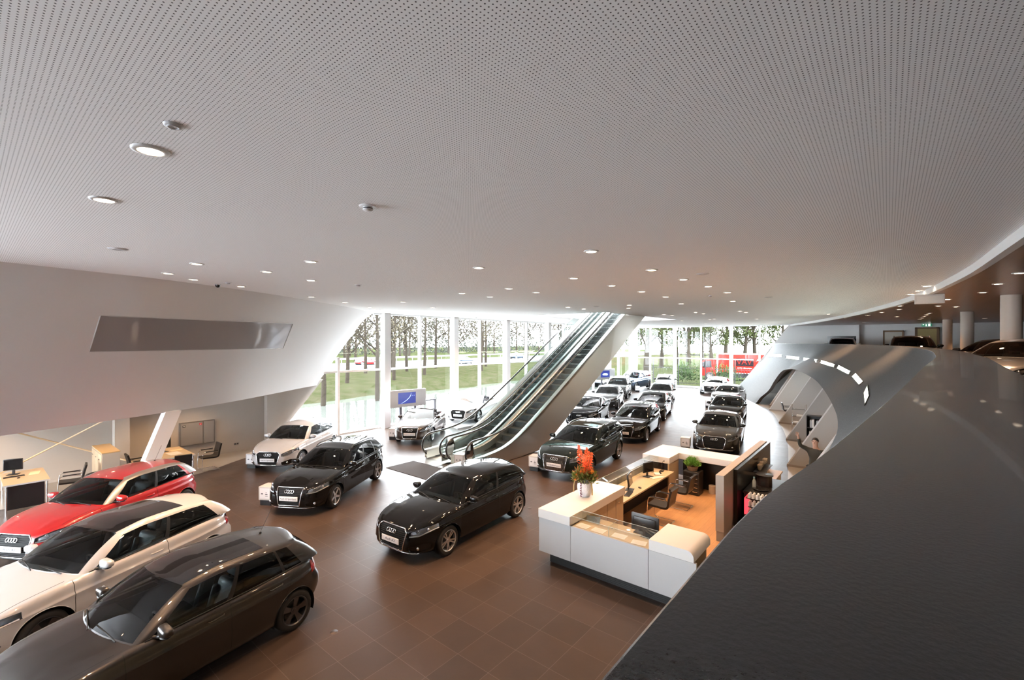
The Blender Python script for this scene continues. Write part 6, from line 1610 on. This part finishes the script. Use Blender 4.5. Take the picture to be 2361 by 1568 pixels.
def person(loc, rz, label, pose, coat, trousers, hairc, hairlong=False, bag=False):
    """standing figure 1.76 m tall facing +x; pose: dict of joints for both arms and the lean"""
    r = empty('person', loc, rz); tag(r, label, 'person')
    L = pose.get('lean', 0.)
    def lean(p): x, y, z = p; k = max(0, z - .95); return Vector((x + L * k, y, z - .25 * L * L * k))
    V = []; E_ = []; R_ = []
    def vadd(p, rad, par=None):
        V.append(Vector(p)); R_.append(rad)
        if par is not None: E_.append((par, len(V) - 1))
        return len(V) - 1
    pel = vadd(lean((0, 0, .95)), (.12, .155)); wa = vadd(lean((0, 0, 1.12)), (.10, .135), pel); ch = vadd(lean((.01, 0, 1.34)), (.12, .165), wa)
    nk = vadd(lean((.01, 0, 1.49)), (.055, .06), ch); hb = vadd(lean((.035, 0, 1.58)), (.07, .07), nk); hd = vadd(lean((.035, 0, 1.67)), (.088, .076), hb); vadd(lean((.025, 0, 1.735)), (.06, .055), hd)
    for sg, arm in ((1, pose['left']), (-1, pose['right'])):
        sh = vadd(lean((.0, sg * .17, 1.41)), .058, ch); el = vadd(arm[0], .042, sh); wr = vadd(arm[1], .028, el)
        d = (Vector(arm[1]) - Vector(arm[0])).normalized(); side = d.cross(Vector((1, 0, 0)) if abs(d.x) < .8 else Vector((0, 0, 1))).normalized() * sg
        pl = vadd(Vector(arm[1]) + d * .06, (.036, .018), wr)
        for k, ln in enumerate((.07, .08, .075, .06)):
            o_ = side * (.027 - .018 * k); b_ = vadd(Vector(arm[1]) + d * .10 + o_, .0095, pl); vadd(Vector(arm[1]) + d * (.10 + ln) + o_ * 1.5 + Vector((.012, 0, 0)), .007, b_)
        t_ = vadd(Vector(arm[1]) + d * .05 + side * .045, .011, pl); vadd(Vector(arm[1]) + d * .09 + side * .065, .008, t_)
    for sg in (1, -1):
        hp = vadd((0, sg * .09, .86), .088, pel); kn = vadd((.02, sg * .10, .49), .058, hp); an = vadd((0, sg * .10, .09), .04, kn); vadd((.13, sg * .11, .035), .035, an)
    H0 = lean((.035, 0, 1.66)); extra = []
    def eb(c, rx, ry, rz_, u=8, v=6):
        m = MB(); m.ball(H0 + Vector(c), rx, ry, rz_, u, v); extra.append((m.v, m.f))
    eb((.095, 0, -.01), .018, .013, .022)                        # nose
    for sg in (1, -1): eb((.0, sg * .078, -.005), .018, .010, .03)    # ears
    eb((.078, 0, -.052), .012, .026, .008)                       # mouth
    body = skin_mesh('body', V, E_, R_, SKINM, r, 0, 2, extra)
    m = MB()
    for sg in (1, -1): m.ball(H0 + Vector((.078, sg * .032, .018)), .010, .013, .008, 8, 6)
    m.build('eyes', [pmat('dark_eye', (.02, .015, .012), .3)], body, smooth=True)
    hm = MB(); rows_ = []
    for j in range(10):
        th = j / 9 * (PI * (.62 if not hairlong else .70)); row = []
        for k in range(20):
            a = 2 * PI * k / 20; front = max(0, cos(a)); t2 = th * (1 - .42 * front); row.append(H0 + Vector((-.012 + .100 * sin(t2) * cos(a), .090 * sin(t2) * sin(a), .022 + .098 * cos(t2))))
        rows_.append(row)
    hm.grid(rows_, closed=True, flip=True); hm.build('hair', [hairc], r, smooth=True)
    # coat and trousers
    V2 = []; E2 = []; R2 = []
    def a2(p, rad, par=None):
        V2.append(Vector(p)); R2.append(rad)
        if par is not None: E2.append((par, len(V2) - 1))
        return len(V2) - 1
    p0 = a2(lean((0, 0, .92)), (.145, .185)); p1 = a2(lean((0, 0, 1.12)), (.125, .165), p0); p2 = a2(lean((.01, 0, 1.35)), (.14, .185), p1); a2(lean((.01, 0, 1.47)), (.075, .08), p2); a2(lean((0, 0, .82)), (.15, .19), p0)
    for sg, arm in ((1, pose['left']), (-1, pose['right'])):
        s_ = a2(lean((0, sg * .175, 1.41)), .075, p2); e_ = a2(arm[0], .058, s_); a2(Vector(arm[0]).lerp(Vector(arm[1]), .88), .045, e_)
    skin_mesh('coat', V2, E2, R2, coat, r, 0, 2)
    V3 = [(0, 0, .92), (0, .09, .84), (.02, .10, .49), (0, .10, .08), (0, -.09, .84), (.02, -.10, .49), (0, -.10, .08)]
    skin_mesh('trousers', V3, [(0, 1), (1, 2), (2, 3), (0, 4), (4, 5), (5, 6)], [(.125, .16), .10, .072, .062, .10, .072, .062], trousers, r, 0, 2)
    for sg in (1, -1):
        m = MB(); m.ball((.055, sg * .105, .045), .14, .05, .05, 12, 8); m.build('shoe', [TRIM], r, smooth=True)
    return r
DKHAIR = pmat('near_black_hair', (.018, .014, .012), .5); GREYHAIR = pmat('grey_brown_hair', (.16, .12, .09), .6)
person((15.75, 1.62, 0), math.radians(172), 'standing man in a dark olive coat waving his raised arm among the slanting partitions', dict(right=((.10, -.36, 1.50), (.20, -.38, 1.76)), left=((.02, .27, 1.14), (.16, .22, .96))), pmat('dark_olive_coat', (.045, .042, .03), .7), pmat('dark_jeans', (.03, .035, .05), .8), DKHAIR)
bgm = empty('shoulder_bag', (15.45, 1.42, .72), math.radians(172)); tag(bgm, 'black shoulder bag hanging at the side of the waving man', 'bag')
m = MB(); m.rbox(-.06, .06, -.14, .14, .0, .26, .03); m.build('bag_body', [TRIM], bgm, smooth=40)
m = MB(); m.tube(catmull([(0, .12, .25), (.1, .05, .48), (.0, -.06, .72), (-.05, -.02, .6), (-.02, -.12, .25)], 5), .012, 6); m.build('strap', [TRIM], bgm, smooth=True)
person((27.4, 2.85, 0), math.radians(215), 'person with grey-brown hair in a white shirt bending over a desk under the gallery', dict(right=((.28, -.24, 1.12), (.46, -.16, .94)), left=((.28, .24, 1.12), (.46, .16, .94)), lean=.5), pmat('white_shirt', (.7, .68, .68), .7), pmat('dark_trousers', (.02, .02, .025), .8), GREYHAIR)
# ------------------------------------------------------------------ outside
GRASS = None
def ground_mat(name, c1, c2, scale, rough=.9):
    m = bpy.data.materials.new(name); m.use_nodes = True; nt = m.node_tree; b = nt.nodes['Principled BSDF']; L = nt.links.new
    tc = nt.nodes.new('ShaderNodeTexCoord'); n = nt.nodes.new('ShaderNodeTexNoise'); n.inputs['Scale'].default_value = scale; n.inputs['Detail'].default_value = 12; n.inputs['Roughness'].default_value = .8
    cr = nt.nodes.new('ShaderNodeValToRGB'); cr.color_ramp.elements[0].position = .38; cr.color_ramp.elements[0].color = (*c1, 1); cr.color_ramp.elements[1].position = .62; cr.color_ramp.elements[1].color = (*c2, 1)
    L(tc.outputs['Object'], n.inputs[0]); L(n.outputs[0], cr.inputs[0]); L(cr.outputs[0], b.inputs['Base Color']); b.inputs['Roughness'].default_value = rough; b.inputs['Specular IOR Level'].default_value = 0.
    bp = nt.nodes.new('ShaderNodeBump'); bp.inputs['Strength'].default_value = .6; bp.inputs['Distance'].default_value = .15; L(n.outputs[0], bp.inputs['Height']); L(bp.outputs[0], b.inputs['Normal'])
    return m
GRASS = ground_mat('bank_grass', (.013, .0165, .006), (.026, .024, .015), .9)
GRASS2 = ground_mat('park_grass', (.014, .020, .007), (.028, .028, .015), .4)
ASPH = ground_mat('grey_asphalt', (.04, .04, .041), (.05, .05, .05), 3, .7)
def bank_z(y, x=0):
    return -.75 if y < 36.5 else lerp(-.75, .15, smooth01((y - 36.5) / 4)) if y < 40.5 else lerp(.15, .55, smooth01((y - 40.5) / 12))
mb = MB(); ys = [36 + k for k in range(0, 20)]; xs = [4 + 3 * k for k in range(48)]; rj = random.Random(2)
mb.grid([[Vector((x, y + .7 * sin(x * .31) + .4 * sin(x * .83), bank_z(y) + rj.uniform(-.06, .06) * (y > 37))) for x in xs] for y in ys], flip=True)
o = mb.build('bank_terrain', [GRASS], smooth=True); structure(o)
mb = MB(); mb.add([(4, 21.3, -.62), (150, 21.3, -.62), (150, 39.5, -.62), (4, 39.5, -.62)], [(0, 1, 2, 3)])
wm = pmat('canal_water', (.05, .055, .05), .04, 0, 0, 1., bump=None)
nt = wm.node_tree; n_ = nt.nodes.new('ShaderNodeTexNoise'); n_.inputs['Scale'].default_value = 2.2; tc_ = nt.nodes.new('ShaderNodeTexCoord'); bp_ = nt.nodes.new('ShaderNodeBump'); bp_.inputs['Strength'].default_value = .05; bp_.inputs['Distance'].default_value = .05
nt.links.new(tc_.outputs['Object'], n_.inputs[0]); nt.links.new(n_.outputs[0], bp_.inputs['Height']); nt.links.new(bp_.outputs[0], nt.nodes['Principled BSDF'].inputs['Normal'])
structure(mb.build('water', [wm]))
mb = MB(); mb.add([(-60, 54, .5), (200, 54, .5), (200, 76, .7), (-60, 76, .7)], [(0, 1, 2, 3)]); structure(mb.build('road', [ASPH]))
mb = MB(); mb.add([(-60, 76, .7), (200, 76, .7), (220, 160, 2.), (-60, 160, 2.)], [(0, 1, 2, 3)]); structure(mb.build('ground_beyond_road', [GRASS2]))
mb = MB(); mb.box(4, XW + .0, 21.2, 21.5, -.75, -.02); structure(mb.build('kerb_quay', [pmat('quay_stone', (.3, .3, .29), .7, spec=.05)]))
mb = MB(); mb.box(XW + .3, XW + 2.6, -16, 30, -.1, -.02); structure(mb.build('pavement', [pmat('pale_paving', (.055, .057, .065), .6, spec=.05, noise=(2, .08))]))
mb = MB(); mb.add([(XW + 2.6, -30, -.02), (XW + 70, -30, .3), (XW + 70, 38, .3), (XW + 2.6, 38, -.02)], [(0, 1, 2, 3)]); structure(mb.build('ground_park', [GRASS2]))
mb = MB(); mb.add([(-90, -60, -.85), (230, -60, -.85), (230, 170, -.85), (-90, 170, -.85)], [(0, 1, 2, 3)]); structure(mb.build('ground_base', [GRASS2]))
mb = MB(); mb.add([(-90, -40, -.04), (XB_ - .2, -40, -.04), (XB_ - .2, 21.2, -.04), (4, 21.2, -.04), (4, 60, -.04), (-90, 60, -.04)], [(0, 1, 2, 3, 4, 5)]); structure(mb.build('pavement_unseen_bounce', [pmat('white_bounce_paving', (.66, .67, .70), .8, spec=0)]))  # unseen ground, added and kept pale to bounce daylight up onto the ceiling
# guard rails
RAILM = pmat('galvanised_rail', (.2, .21, .215), .4, spec=.05)
for y, z, lb in ((54.3, .55, 'galvanised guard rail on the near side of the road'), (76.5, .75, 'galvanised guard rail on the far side of the road')):
    r = empty('guard_rail', (40, y, z)); tag(r, lb, 'guard rail')
    mb = MB(); mb.box(-80, 110, -.04, .0, .5, .62); mb.box(-80, 110, -.07, -.03, .62, .70); mb.box(-80, 110, -.04, .0, .70, .82); mb.build('rail_beam', [RAILM], r)
    for k in range(46): mb = MB(); mb.box(-.05, .05, 0, .08, -.2, .75); mb.build('post', [RAILM], r, loc=(-80 + 4 * k, 0, 0))
# trees
BARK = pmat('tree_bark', (.02, .016, .012), .9, spec=.05, noise=(6, .3)); BARK2 = pmat('grey_bark', (.022, .018, .013), .9, spec=.05, noise=(4, .3))
def tree_mesh(seed, h, r0, levels=4, spread=.75, first=.28, twigs=True):
    rnd = random.Random(seed); mb = MB()
    def branch(p, d, ln, rad, lv):
        n = 5 if lv == 0 else 4 if lv < 3 else 3; pts = [p]; q = p.copy(); dd = d.copy()
        for k in range(n):
            dd = (dd + Vector((rnd.gauss(0, .11), rnd.gauss(0, .11), rnd.gauss(.06, .06))) * (1 if lv else .3)).normalized(); q = q + dd * ln / n; pts.append(q.copy())
        mb.tube(pts, lambda t: rad * (1 - .62 * t), 7 if lv == 0 else 4 if lv < 2 else 3, caps=False)
        if lv >= levels: return
        m = [9, 6, 5, 5][min(lv, 3)]
        for k in range(m):
            t = lerp(first if lv == 0 else .25, 1, (k + rnd.random() * .6) / m); i = min(int(t * n), n - 1); b = pts[i].lerp(pts[i + 1], t * n - i)
            ax = Vector((rnd.gauss(0, 1), rnd.gauss(0, 1), rnd.gauss(0, .4))); side = dd.cross(ax); side = side.normalized() if side.length > .05 else Vector((1, 0, 0))
            nd = (dd * (1 - spread * .7) + side * spread + Vector((0, 0, .22))).normalized()
            branch(b, nd, ln * lerp(.62, .34, t) * rnd.uniform(.8, 1.2), max(.006, rad * (1 - .6 * t) * .52), lv + 1)
    branch(Vector((0, 0, -.2)), Vector((0, 0, 1)), h, r0, 0)
    return mb
barevar = []
for s in range(3):
    r = empty('bare_tree', (0, 0, 0)); tree_mesh(20 + s, 9.5 + s, .22, 4, .8, .32).build('trunk', [BARK], r, smooth=True)
    m = MB(); rn = random.Random(s); 
    for _ in range(1300):
        a = rn.uniform(0, 2 * PI); rr = rn.uniform(.5, 3.6); z = rn.uniform(4.2, 10.5); p = Vector((rr * cos(a), rr * sin(a), z)); t = Vector((rn.gauss(0, 1), rn.gauss(0, 1), rn.gauss(0, 1))).normalized() * .06; s_ = t.cross(Vector((rn.random(), rn.random(), rn.random()))).normalized() * .06
        m.add([p - t, p + s_, p + t, p - s_], [(0, 1, 2, 3)])
    m.build('leaves', [pmat('last_autumn_leaf', (.045, .038, .024), .7, spec=.05)], r); barevar.append(r)
used = set()
BT = [(800, 886, 0), (843, 869, 1), (908, 878, 2), (938, 863, 0), (978, 868, 1), (985, 855, 2), (1052, 865, 0), (1110, 858, 1), (1120, 851, 2), (1215, 842, 0), (1290, 838, 1), (905, 866, 1), (1385, 832, 2), (870, 905, 2), (745, 915, 0)]
names_b = ['bare tree on the grass bank, nearest to the sloping wall', 'slimmer bare tree on the bank in line with the red passing car', 'bare tree on the bank just right of the first thick window column', 'bare tree set back behind the display kiosk', 'forked bare tree on the bank in the middle of the second window bay', 'thin bare tree behind the forked one', 'bare tree beside the third window column', 'twin-stemmed bare tree in the fourth window bay', 'bare tree standing behind the twin-stemmed one', 'bare tree seen just above the escalator handrail', 'bare tree close to the upper end of the escalators', 'bare tree hidden partly by the first thick window column', 'bare tree seen beside the steel escalator flank', 'bare tree on the low bank close to the water', 'bare tree cut off by the slanting edge of the window']
for i, (u, v, k) in enumerate(BT):
    p = G(u, v, .1); p.z = bank_z(p.y) - .05 if p.y < 54 else .5
    if 53.5 < p.y < 77: p.y = 52.5; p.z = .4
    if k not in used: o = barevar[k]; used.add(k); o.location = p
    else: o = dup(barevar[k], p, i * 1.3)
    tag(o, names_b[i], 'tree')
    o.scale = (1, 1, 1.0 + .04 * (i % 4))
far = []
for i in range(34):
    x = -14 + i * 5.2 + rj.uniform(-1.5, 1.5); y = 82 + (i % 3) * 8 + rj.uniform(-2, 2)
    o = dup(barevar[i % 3], (x, y, .8), i * 2.1, 'bare tree in the wood beyond the road', 'bare trees in the wood beyond the road'); o['category'] = 'tree'; o.scale = (1.25, 1.25, 1.05 + .1 * (i % 3))
rn = random.Random(9); m = MB()
for k in range(26000):
    x = rn.uniform(-40, 200); y = rn.uniform(104, 114); z = rn.random() ** 1.35 * (15 + 2.5 * sin(x * .11) + 1.5 * sin(x * .37)); p = Vector((x, y, z)); t = Vector((rn.gauss(0, 1), rn.gauss(0, .4), rn.gauss(0, 1))).normalized() * rn.uniform(.18, .5); s_ = Vector((t.z, 0, -t.x)) * .7
    m.add([p - t, p + s_, p + t, p - s_], [(0, 1, 2, 3)])
o = m.build('undergrowth', [pmat('grey_green_thicket', (.032, .035, .027), .9, spec=.05, noise=(.3, .3))]); tag(o, 'grey-green thicket closing the view beyond the road', 'thicket', kind='stuff')
# leafy park trees
leafvar = []
for s in range(2):
    r = empty('leafy_tree', (0, 0, 0)); tree_mesh(50 + s, 8.5, .42, 3, .7, .42).build('trunk', [BARK2], r, smooth=True)
    m = MB(); rn = random.Random(70 + s)
    for c in range(26):
        a = rn.uniform(0, 2 * PI); rr = rn.uniform(.6, 3.9); cz = rn.uniform(3.6, 9.5); leaf_cloud(m, (rr * cos(a), rr * sin(a), cz), 1.15, 85, .34, .24, rn, .2)
    m.build('crown', [pmat('mixed_green_leaf', (.022, .028, .008), .6, spec=.05, noise=(.7, .35))], r); leafvar.append(r)
LT = [(1490, 868, 0), (1588, 862, 1), (1640, 852, 0), (1672, 848, 1), (1716, 846, 0), (1740, 845, 1), (1525, 848, 1), (1620, 838, 0), (1800, 845, 0), (1560, 842, 0), (1460, 850, 1)]
names_l = ['thick-trunked leafy tree outside, nearest to the escalator flank', 'broad leafy tree outside behind the iron fence', 'leafy tree outside above the truck cab', 'leafy tree behind the left half of the red truck box', 'leafy tree behind the lettering of the red truck', 'leafy tree behind the right end of the red truck', 'slim leafy tree set back in the park', 'slim leafy tree far back between two window posts', 'leafy tree half hidden by the grey parapet', 'leafy tree far back in the park by the bright lawn', 'leafy tree seen beside the upper steel flank']
used = set()
for i, (u, v, k) in enumerate(LT):
    p = G(u, v, .1)
    if i in (2, 3, 4, 5, 8): p = FW * 0 + Vector((p.x, p.y, .1)); 
    if p.x < XW + 5: p.x = XW + 6
    if k not in used: o = leafvar[k]; used.add(k); o.location = (p.x, p.y, .05)
    else: o = dup(leafvar[k], (p.x, p.y, .05), i * 1.7)
    tag(o, names_l[i], 'tree')
# iron fence and bushes
IRON = pmat('dark_iron', (.03, .03, .03), .5, .4)
r = empty('iron_fence', (XW + 2.9, 14, 0)); tag(r, 'dark iron railing fence outside the far window', 'fence')
for z in (.18, 1.75): mb = MB(); mb.box(-.02, .02, -8, 7, z, z + .04); mb.build('fence_rail', [IRON], r)
mb = MB()
for k in range(108): mb.box(-.009, .009, -7.95 + k * .138, -7.932 + k * .138, .08, 1.95)
b_ = mb.build('fence_bars', [IRON], r); 
for k in range(6): mb = MB(); mb.box(-.04, .04, -7.9 + k * 2.76 - .04, -7.9 + k * 2.76 + .04, -.02, 2.75); mb.build('post', [IRON], r)
rn = random.Random(31)
for i, (x, y, s_, lb) in enumerate([(XW + 5.5, 17.2, 1.3, 'low green bush behind the iron fence, by the thick trunk'), (XW + 7, 13.6, 1.6, 'green bush between the iron fence and the truck cab'), (XW + 9.5, 18.8, 1.7, 'green bush set back on the park lawn')]):
    m = MB(); leaf_cloud(m, (0, 0, .5 * s_), 1.0 * s_, 500, .22, .14, rn); tag(m.build('bush', [pmat('bush_leaf', (.022, .04, .01), .6, spec=.05)], loc=(x, y, -.25)), lb, 'bush')
# red rental truck
TR = pmat('truck_red', (.17, .009, .006), .4, spec=.05); TWH = pmat('truck_white', (.3, .3, .3), .4, spec=.05)
r = empty('truck', (58.4, 12.6, .02)); tag(r, 'red box truck with white lettering parked outside the far window', 'truck')     # faces +y
mb = MB(); mb.rbox(-1.15, 1.15, -4.4, 3.1, .85, 3.15, .03, seg=2); bx = mb.build('cargo_box', [TR], r, smooth=30)
mb = MB(); mb.box(-1.17, -1.13, -4.4, 3.1, 3.05, 3.17); mb.box(-1.17, -1.13, 2.98, 3.12, .85, 3.15); mb.box(-1.17, 1.17, 3.08, 3.12, 3.05, 3.17); mb.build('box_trim', [TWH], bx)
mb = MB()
for k in range(25): mb.box(-1.175, -1.15, -4.3 + .3 * k, -4.12 + .3 * k, .86, .93)
mb.build('reflective_strip', [TWH], bx)
mb = MB(); pr = [(3.25, .45), (5.0, .45), (5.05, 1.2), (4.75, 2.25), (4.2, 2.45), (3.25, 2.45)]; n = len(pr); vs = [(sx, y, z) for sx in (-1.05, 1.05) for y, z in pr]
mb.add(vs, [tuple(range(n))[::-1], tuple(range(n, 2 * n))] + [(i, (i + 1) % n, n + (i + 1) % n, n + i) for i in range(n)]); cb = mb.build('cab', [TR], r, smooth=25)
mb = MB(); mb.add([(-1.06, 3.7, 1.45), (-1.06, 4.75, 1.4), (-1.06, 4.6, 2.15), (-1.06, 3.75, 2.25)], [(0, 1, 2, 3)[::-1]]); mb.add([(-.95, 5.01, 1.35), (.95, 5.01, 1.35), (.9, 4.78, 2.2), (-.9, 4.78, 2.2)], [(0, 1, 2, 3)[::-1]]); mb.build('cab_window', [SCREEN], cb)
mb = MB(); mb.box(-1.0, 1.0, -4.3, 5.0, .40, .85); mb.box(-1.1, -.9, .2, 1.6, .35, .8); mb.build('chassis', [TRIM], r)
mb = MB(); mb.rbox(-1.25, -1.08, 4.55, 4.75, 1.5, 2.1, .03); mb.build('wing_mirror', [TRIM], cb)
for sx in (-1.0, 1.0):
    for y in (-2.3, 3.95):
        t_, r_, d_ = wheel_meshes(.45, .28, 'multi', .28); w = t_.build('wheel', [TYRE], r, smooth=40, loc=(sx, y, .45), rot=(0, 0, PI / 2 if sx < 0 else -PI / 2)); r_.build('rim', [TWH], w, smooth=30)
Mt = lambda y, z: frame_mat((-1.153, y, z), (0, -1, 0), (0, 0, 1))
mb = MB(); mb.box(-1.1535, -1.15, -.85, 1.0, 1.72, 2.62); lg = mb.build('logo_panel', [pmat('logo_dark', (.012, .008, .009), .6, spec=0)], bx)
m1 = Mt(.12, 2.17); o = text('VAV', .85, TR, lg, m1, sx=1.02); o.data.transform(Matrix.Shear('XY', 4, (.0, .0))); o.location.x -= .004
text('AUTO', .36, TWH, bx, Mt(-1.72, 2.42), sx=1.15); text('VERHUUR', .40, TWH, bx, Mt(-2.25, 2.06), sx=1.05); text('AUTO VERHUREN', .19, TWH, bx, Mt(.1, 1.48), sx=1.0)
# traffic on the road
# ------------------------------------------------------------------ the parked cars
def blackp(n, c, r=.3): 
    m = pmat(n, c, r, 0, 1., .0); m.node_tree.nodes['Principled BSDF'].inputs['Coat IOR'].default_value = 1.38; return m
P_BLACK = blackp('black_paint', (.006, .006, .0065), .3); P_WHITE = paint('white_paint', (.48, .48, .49), .3); P_RED = paint('red_paint', (.36, .006, .007), .3)
P_BROWN = paint('dark_grey_brown_paint', (.026, .023, .021), .35, .6); P_CAB = paint('bronze_brown_paint', (.055, .038, .028), .3, .6); P_CREAM = paint('warm_white_paint', (.46, .44, .42), .3)
P_GREY = paint('dark_grey_paint', (.028, .028, .026), .35, .6); P_MID = paint('mid_grey_paint', (.06, .062, .061), .35, .7); P_SILV = paint('silver_paint', (.28, .29, .31), .3, .75); P_BLUE = paint('blue_grey_paint', (.045, .07, .11), .3, .7); P_GREEN = blackp('black_green_paint', (.008, .012, .011), .3)
SILVARCH = pmat('silver_arch', (.27, .265, .26), .35, .5)
def put(r, x, y, deg, mat, label, cat='car', z=0., name=None):
    r.location = (x, y, z); r.rotation_euler = (0, 0, math.radians(deg)); paint_car(r, mat); tag(r, label, cat)
    if name: r.name = name
    return r
def copy_car(src, x, y, deg, mat, label, z=0.):
    c = dup(src, (x, y, z), math.radians(deg), label)
    paint_car(c, mat); return c
HB, ES, SA, CV, SU = 'hatchback_car', 'estate_car', 'saloon_car', 'convertible_car', 'suv'
put(build_car('a1_five', 'rotor', DARKALLOY, pano=True, plate=None, antenna=True), 1.95, 7.80, 190, P_BROWN, 'dark grey-brown hatchback with a black roof window, nearest in the row', name=HB)
put(build_car('a3_three', 'rotor', DARKALLOY, pano=True, plate=None), 1.60, 10.67, 203.1, P_WHITE, 'white hatchback with a dark panoramic roof between the red and the dark cars', name=HB)
put(build_car('a1_three', 'multi', ALLOY, paint2=SILVARCH, plate='Audi A1', antenna=True), 2.28, 14.44, 212.4, P_RED, 'red hatchback with silver roof arches', name=HB)
a1w = put(build_car('a1_five', 'multi', ALLOY, plate='Audi A1 Sportback', antenna=True, rearglass='clear'), 8.35, 17.74, 215.8, P_WHITE, 'white five-door hatchback parked by the left wall and the tall window', name=HB)
put(build_car('a3_five', 'five', ALLOY, plate='Audi A3 Sportback', rails='black'), 7.24, 13.06, 210.6, P_BLACK, 'black five-door hatchback with roof rails beside the white hatchback', name=HB)
put(build_car('a3_three', 'ten', ALLOY, plate='Audi A3'), 7.80, 8.14, 184.3, P_BLACK, 'black three-door hatchback alone in the middle of the brown floor', name=HB)
put(build_car('a3_cabriolet', 'ten', ALLOY, plate='Audi A3 Cabriolet'), 14.23, 17.43, 216.1, P_CAB, 'brown open convertible in front of the display kiosk', name=CV)
put(build_car('a5_cabriolet', 'ten', ALLOY, plate='Audi A5 Cabriolet'), 19.49, 19.0, 200.8, P_CREAM, 'white open convertible on the low platform behind the escalator', z=.06, name=CV)
put(build_car('allroad_estate', 'ten', ALLOY, plate='Audi A6 allroad quattro'), 14.81, 8.77, 187.6, P_GREEN, 'black estate car with chrome barred grille behind the flowers', name=ES)
put(build_car('estate', 'multi', ALLOY, plate='Audi A4'), 21.13, 9.57, 191, P_BLACK, 'black estate car with grey sills, second in the middle row', name=ES)
put(build_car('fastback', 'ten', ALLOY, plate=None, sgrille=TRIM, detail=0), 23.09, 13.32, 197.2, P_BLACK, 'black car with an all-black grille beside the escalator flank', name=SA)
a6 = put(build_car('big_saloon', 'multi', ALLOY, plate=None, detail=0), 29.29, 15.32, 199.9, P_GREY, 'dark grey saloon behind the black-grilled car by the escalator', name=SA)
q5 = put(build_car('medium_suv', 'ten', ALLOY, plate=None, detail=0), 34.68, 17.23, 200, P_GREY, 'tall dark grey off-roader behind the grey saloon near the far kiosk', name=SU)
put(build_car('large_suv', 'ten', ALLOY, plate=None, detail=0), 41.26, 18.87, 181, P_BLUE, 'blue-grey seven-seat off-roader standing turned in the far corner', name=SU)
copy_car(a6, 27.14, 11.14, 194, P_BLACK, 'black saloon in the middle row right behind the estate car with grey sills')
a4 = put(build_car('saloon', 'ten', ALLOY, plate=None, detail=0), 33.92, 13.27, 197, P_MID, 'mid-grey saloon in the middle row, last but one from the window', name=SA)
copy_car(a4, 43.1, 16.5, 200, P_GREY, 'dark saloon last in the middle row, close to the far window')
put(build_car('saloon', 'ten', ALLOY, plate=None), 21.45, 5.76, 189.7, P_GREY, 'dark grey saloon directly behind the reception desk', name=SA)
copy_car(a4, 28.46, 7.2, 188, P_BLACK, 'black saloon second in the row behind the reception desk')
copy_car(a4, 35.86, 8.99, 183, P_MID, 'greenish grey saloon third in the row behind the reception desk')
copy_car(a4, 43.0, 11.84, 181, P_SILV, 'silver saloon last in the right row, close to the far window')
copy_car(q5, 41.2, 2.6, 183, P_SILV, 'silver off-roader on the upper floor before the dark niche', z=MEZZ)
copy_car(q5, 29.6, -.9, 181, P_BLACK, 'black off-roader on the upper floor facing the parapet', z=MEZZ)
copy_car(a6, 24.6, -3.2, 150, P_BLACK, 'black saloon standing sideways on the upper floor behind the columns', z=MEZZ)
copy_car(a4, 16.6, -2.6, 152, P_SILV, 'silver saloon on the upper floor beside the nearest round column', z=MEZZ)
copy_car(a1w, *G(845, 833, 1.2).xy, 0, P_RED, 'red car passing on the road outside', z=.55)
copy_car(a4, *G(1068, 832, 1.1).xy, 0, P_BLUE, 'blue car passing on the road in the middle of the view', z=.55)
copy_car(a4, *G(1192, 822, 1.1).xy, 0, P_BLUE, 'blue car on the road just beside the escalator handrail', z=.6)
# low platform under the white convertible, sign boxes
mb = MB(); mb.prism([(16.4, 17.2), (22.6, 17.2), (22.6, 20.5), (17.6, 20.5)], 0, .06); tag(mb.build('display_platform', [pmat('pale_grey_platform', (.42, .41, .42), .3)]), 'low pale platform under the white open convertible', 'platform')
SG = [(586, 1058, 212, 'white sign box by the nose of the white five-door hatchback'), (621, 1136, 210, 'white sign box by the nose of the black hatchback with roof rails'), (908, 998, 212, 'white sign box by the nose of the brown open convertible'), (1235, 1064, 192, 'white sign box by the nose of the black estate behind the flowers'), (1581, 1020, 192, 'white sign box by the nose of the saloon behind the reception desk'), (1619, 899, 188, 'white sign box beside the silver saloon near the far window'), (1633, 930, 188, 'white sign box beside the greenish grey saloon'), (1470, 896, 200, 'white sign box by the front wheel of the blue-grey off-roader'), (1063, 1060, 200, 'white sign box standing at the foot of the escalators')]
for u, v, d, lb in SG: sign_box(u, v, math.radians(d), lb)
r = empty('exit_sign', (XW - .2, -2.2, 5.78)); tag(r, 'green and white escape sign over the yellow door on the upper floor', 'sign')
mb = MB(); mb.box(-.03, .03, -.28, .28, -.09, .09); mb.build('sign_body', [pmat('exit_green', (.0, .20, .09), .4, emit=(.05, .4, .22), estr=.12)], r)
mb = MB(); mb.box(-.032, -.03, -.20, -.08, -.08, .08); mb.box(-.032, -.03, .0, .06, -.08, .06); mb.add([(-.032, .12, .0), (-.032, .24, .0), (-.032, .18, .08)], [(0, 1, 2)]); mb.build('sign_symbols', [pmat('sign_white', (.9, .9, .9), .4, emit=(.9, 1, .95), estr=.5)], r)
r = empty('ceiling_unit', G(2143, 691, WOODZ - .15)); tag(r, 'pale rectangular box fixed under the wood ceiling of the upper floor', 'ceiling unit')
mb = MB(); mb.rbox(-.05, .05, -.32, .32, -.12, .15, .01, seg=1); mb.build('unit_body', [pmat('pale_ceiling_unit', (.55, .48, .42), .5)], r)
mb = MB(); mb.box(-.056, -.05, -.27, .27, -.08, .10); mb.build('unit_face', [pmat('pale_ceiling_unit_face', (.60, .53, .46), .5)], r)
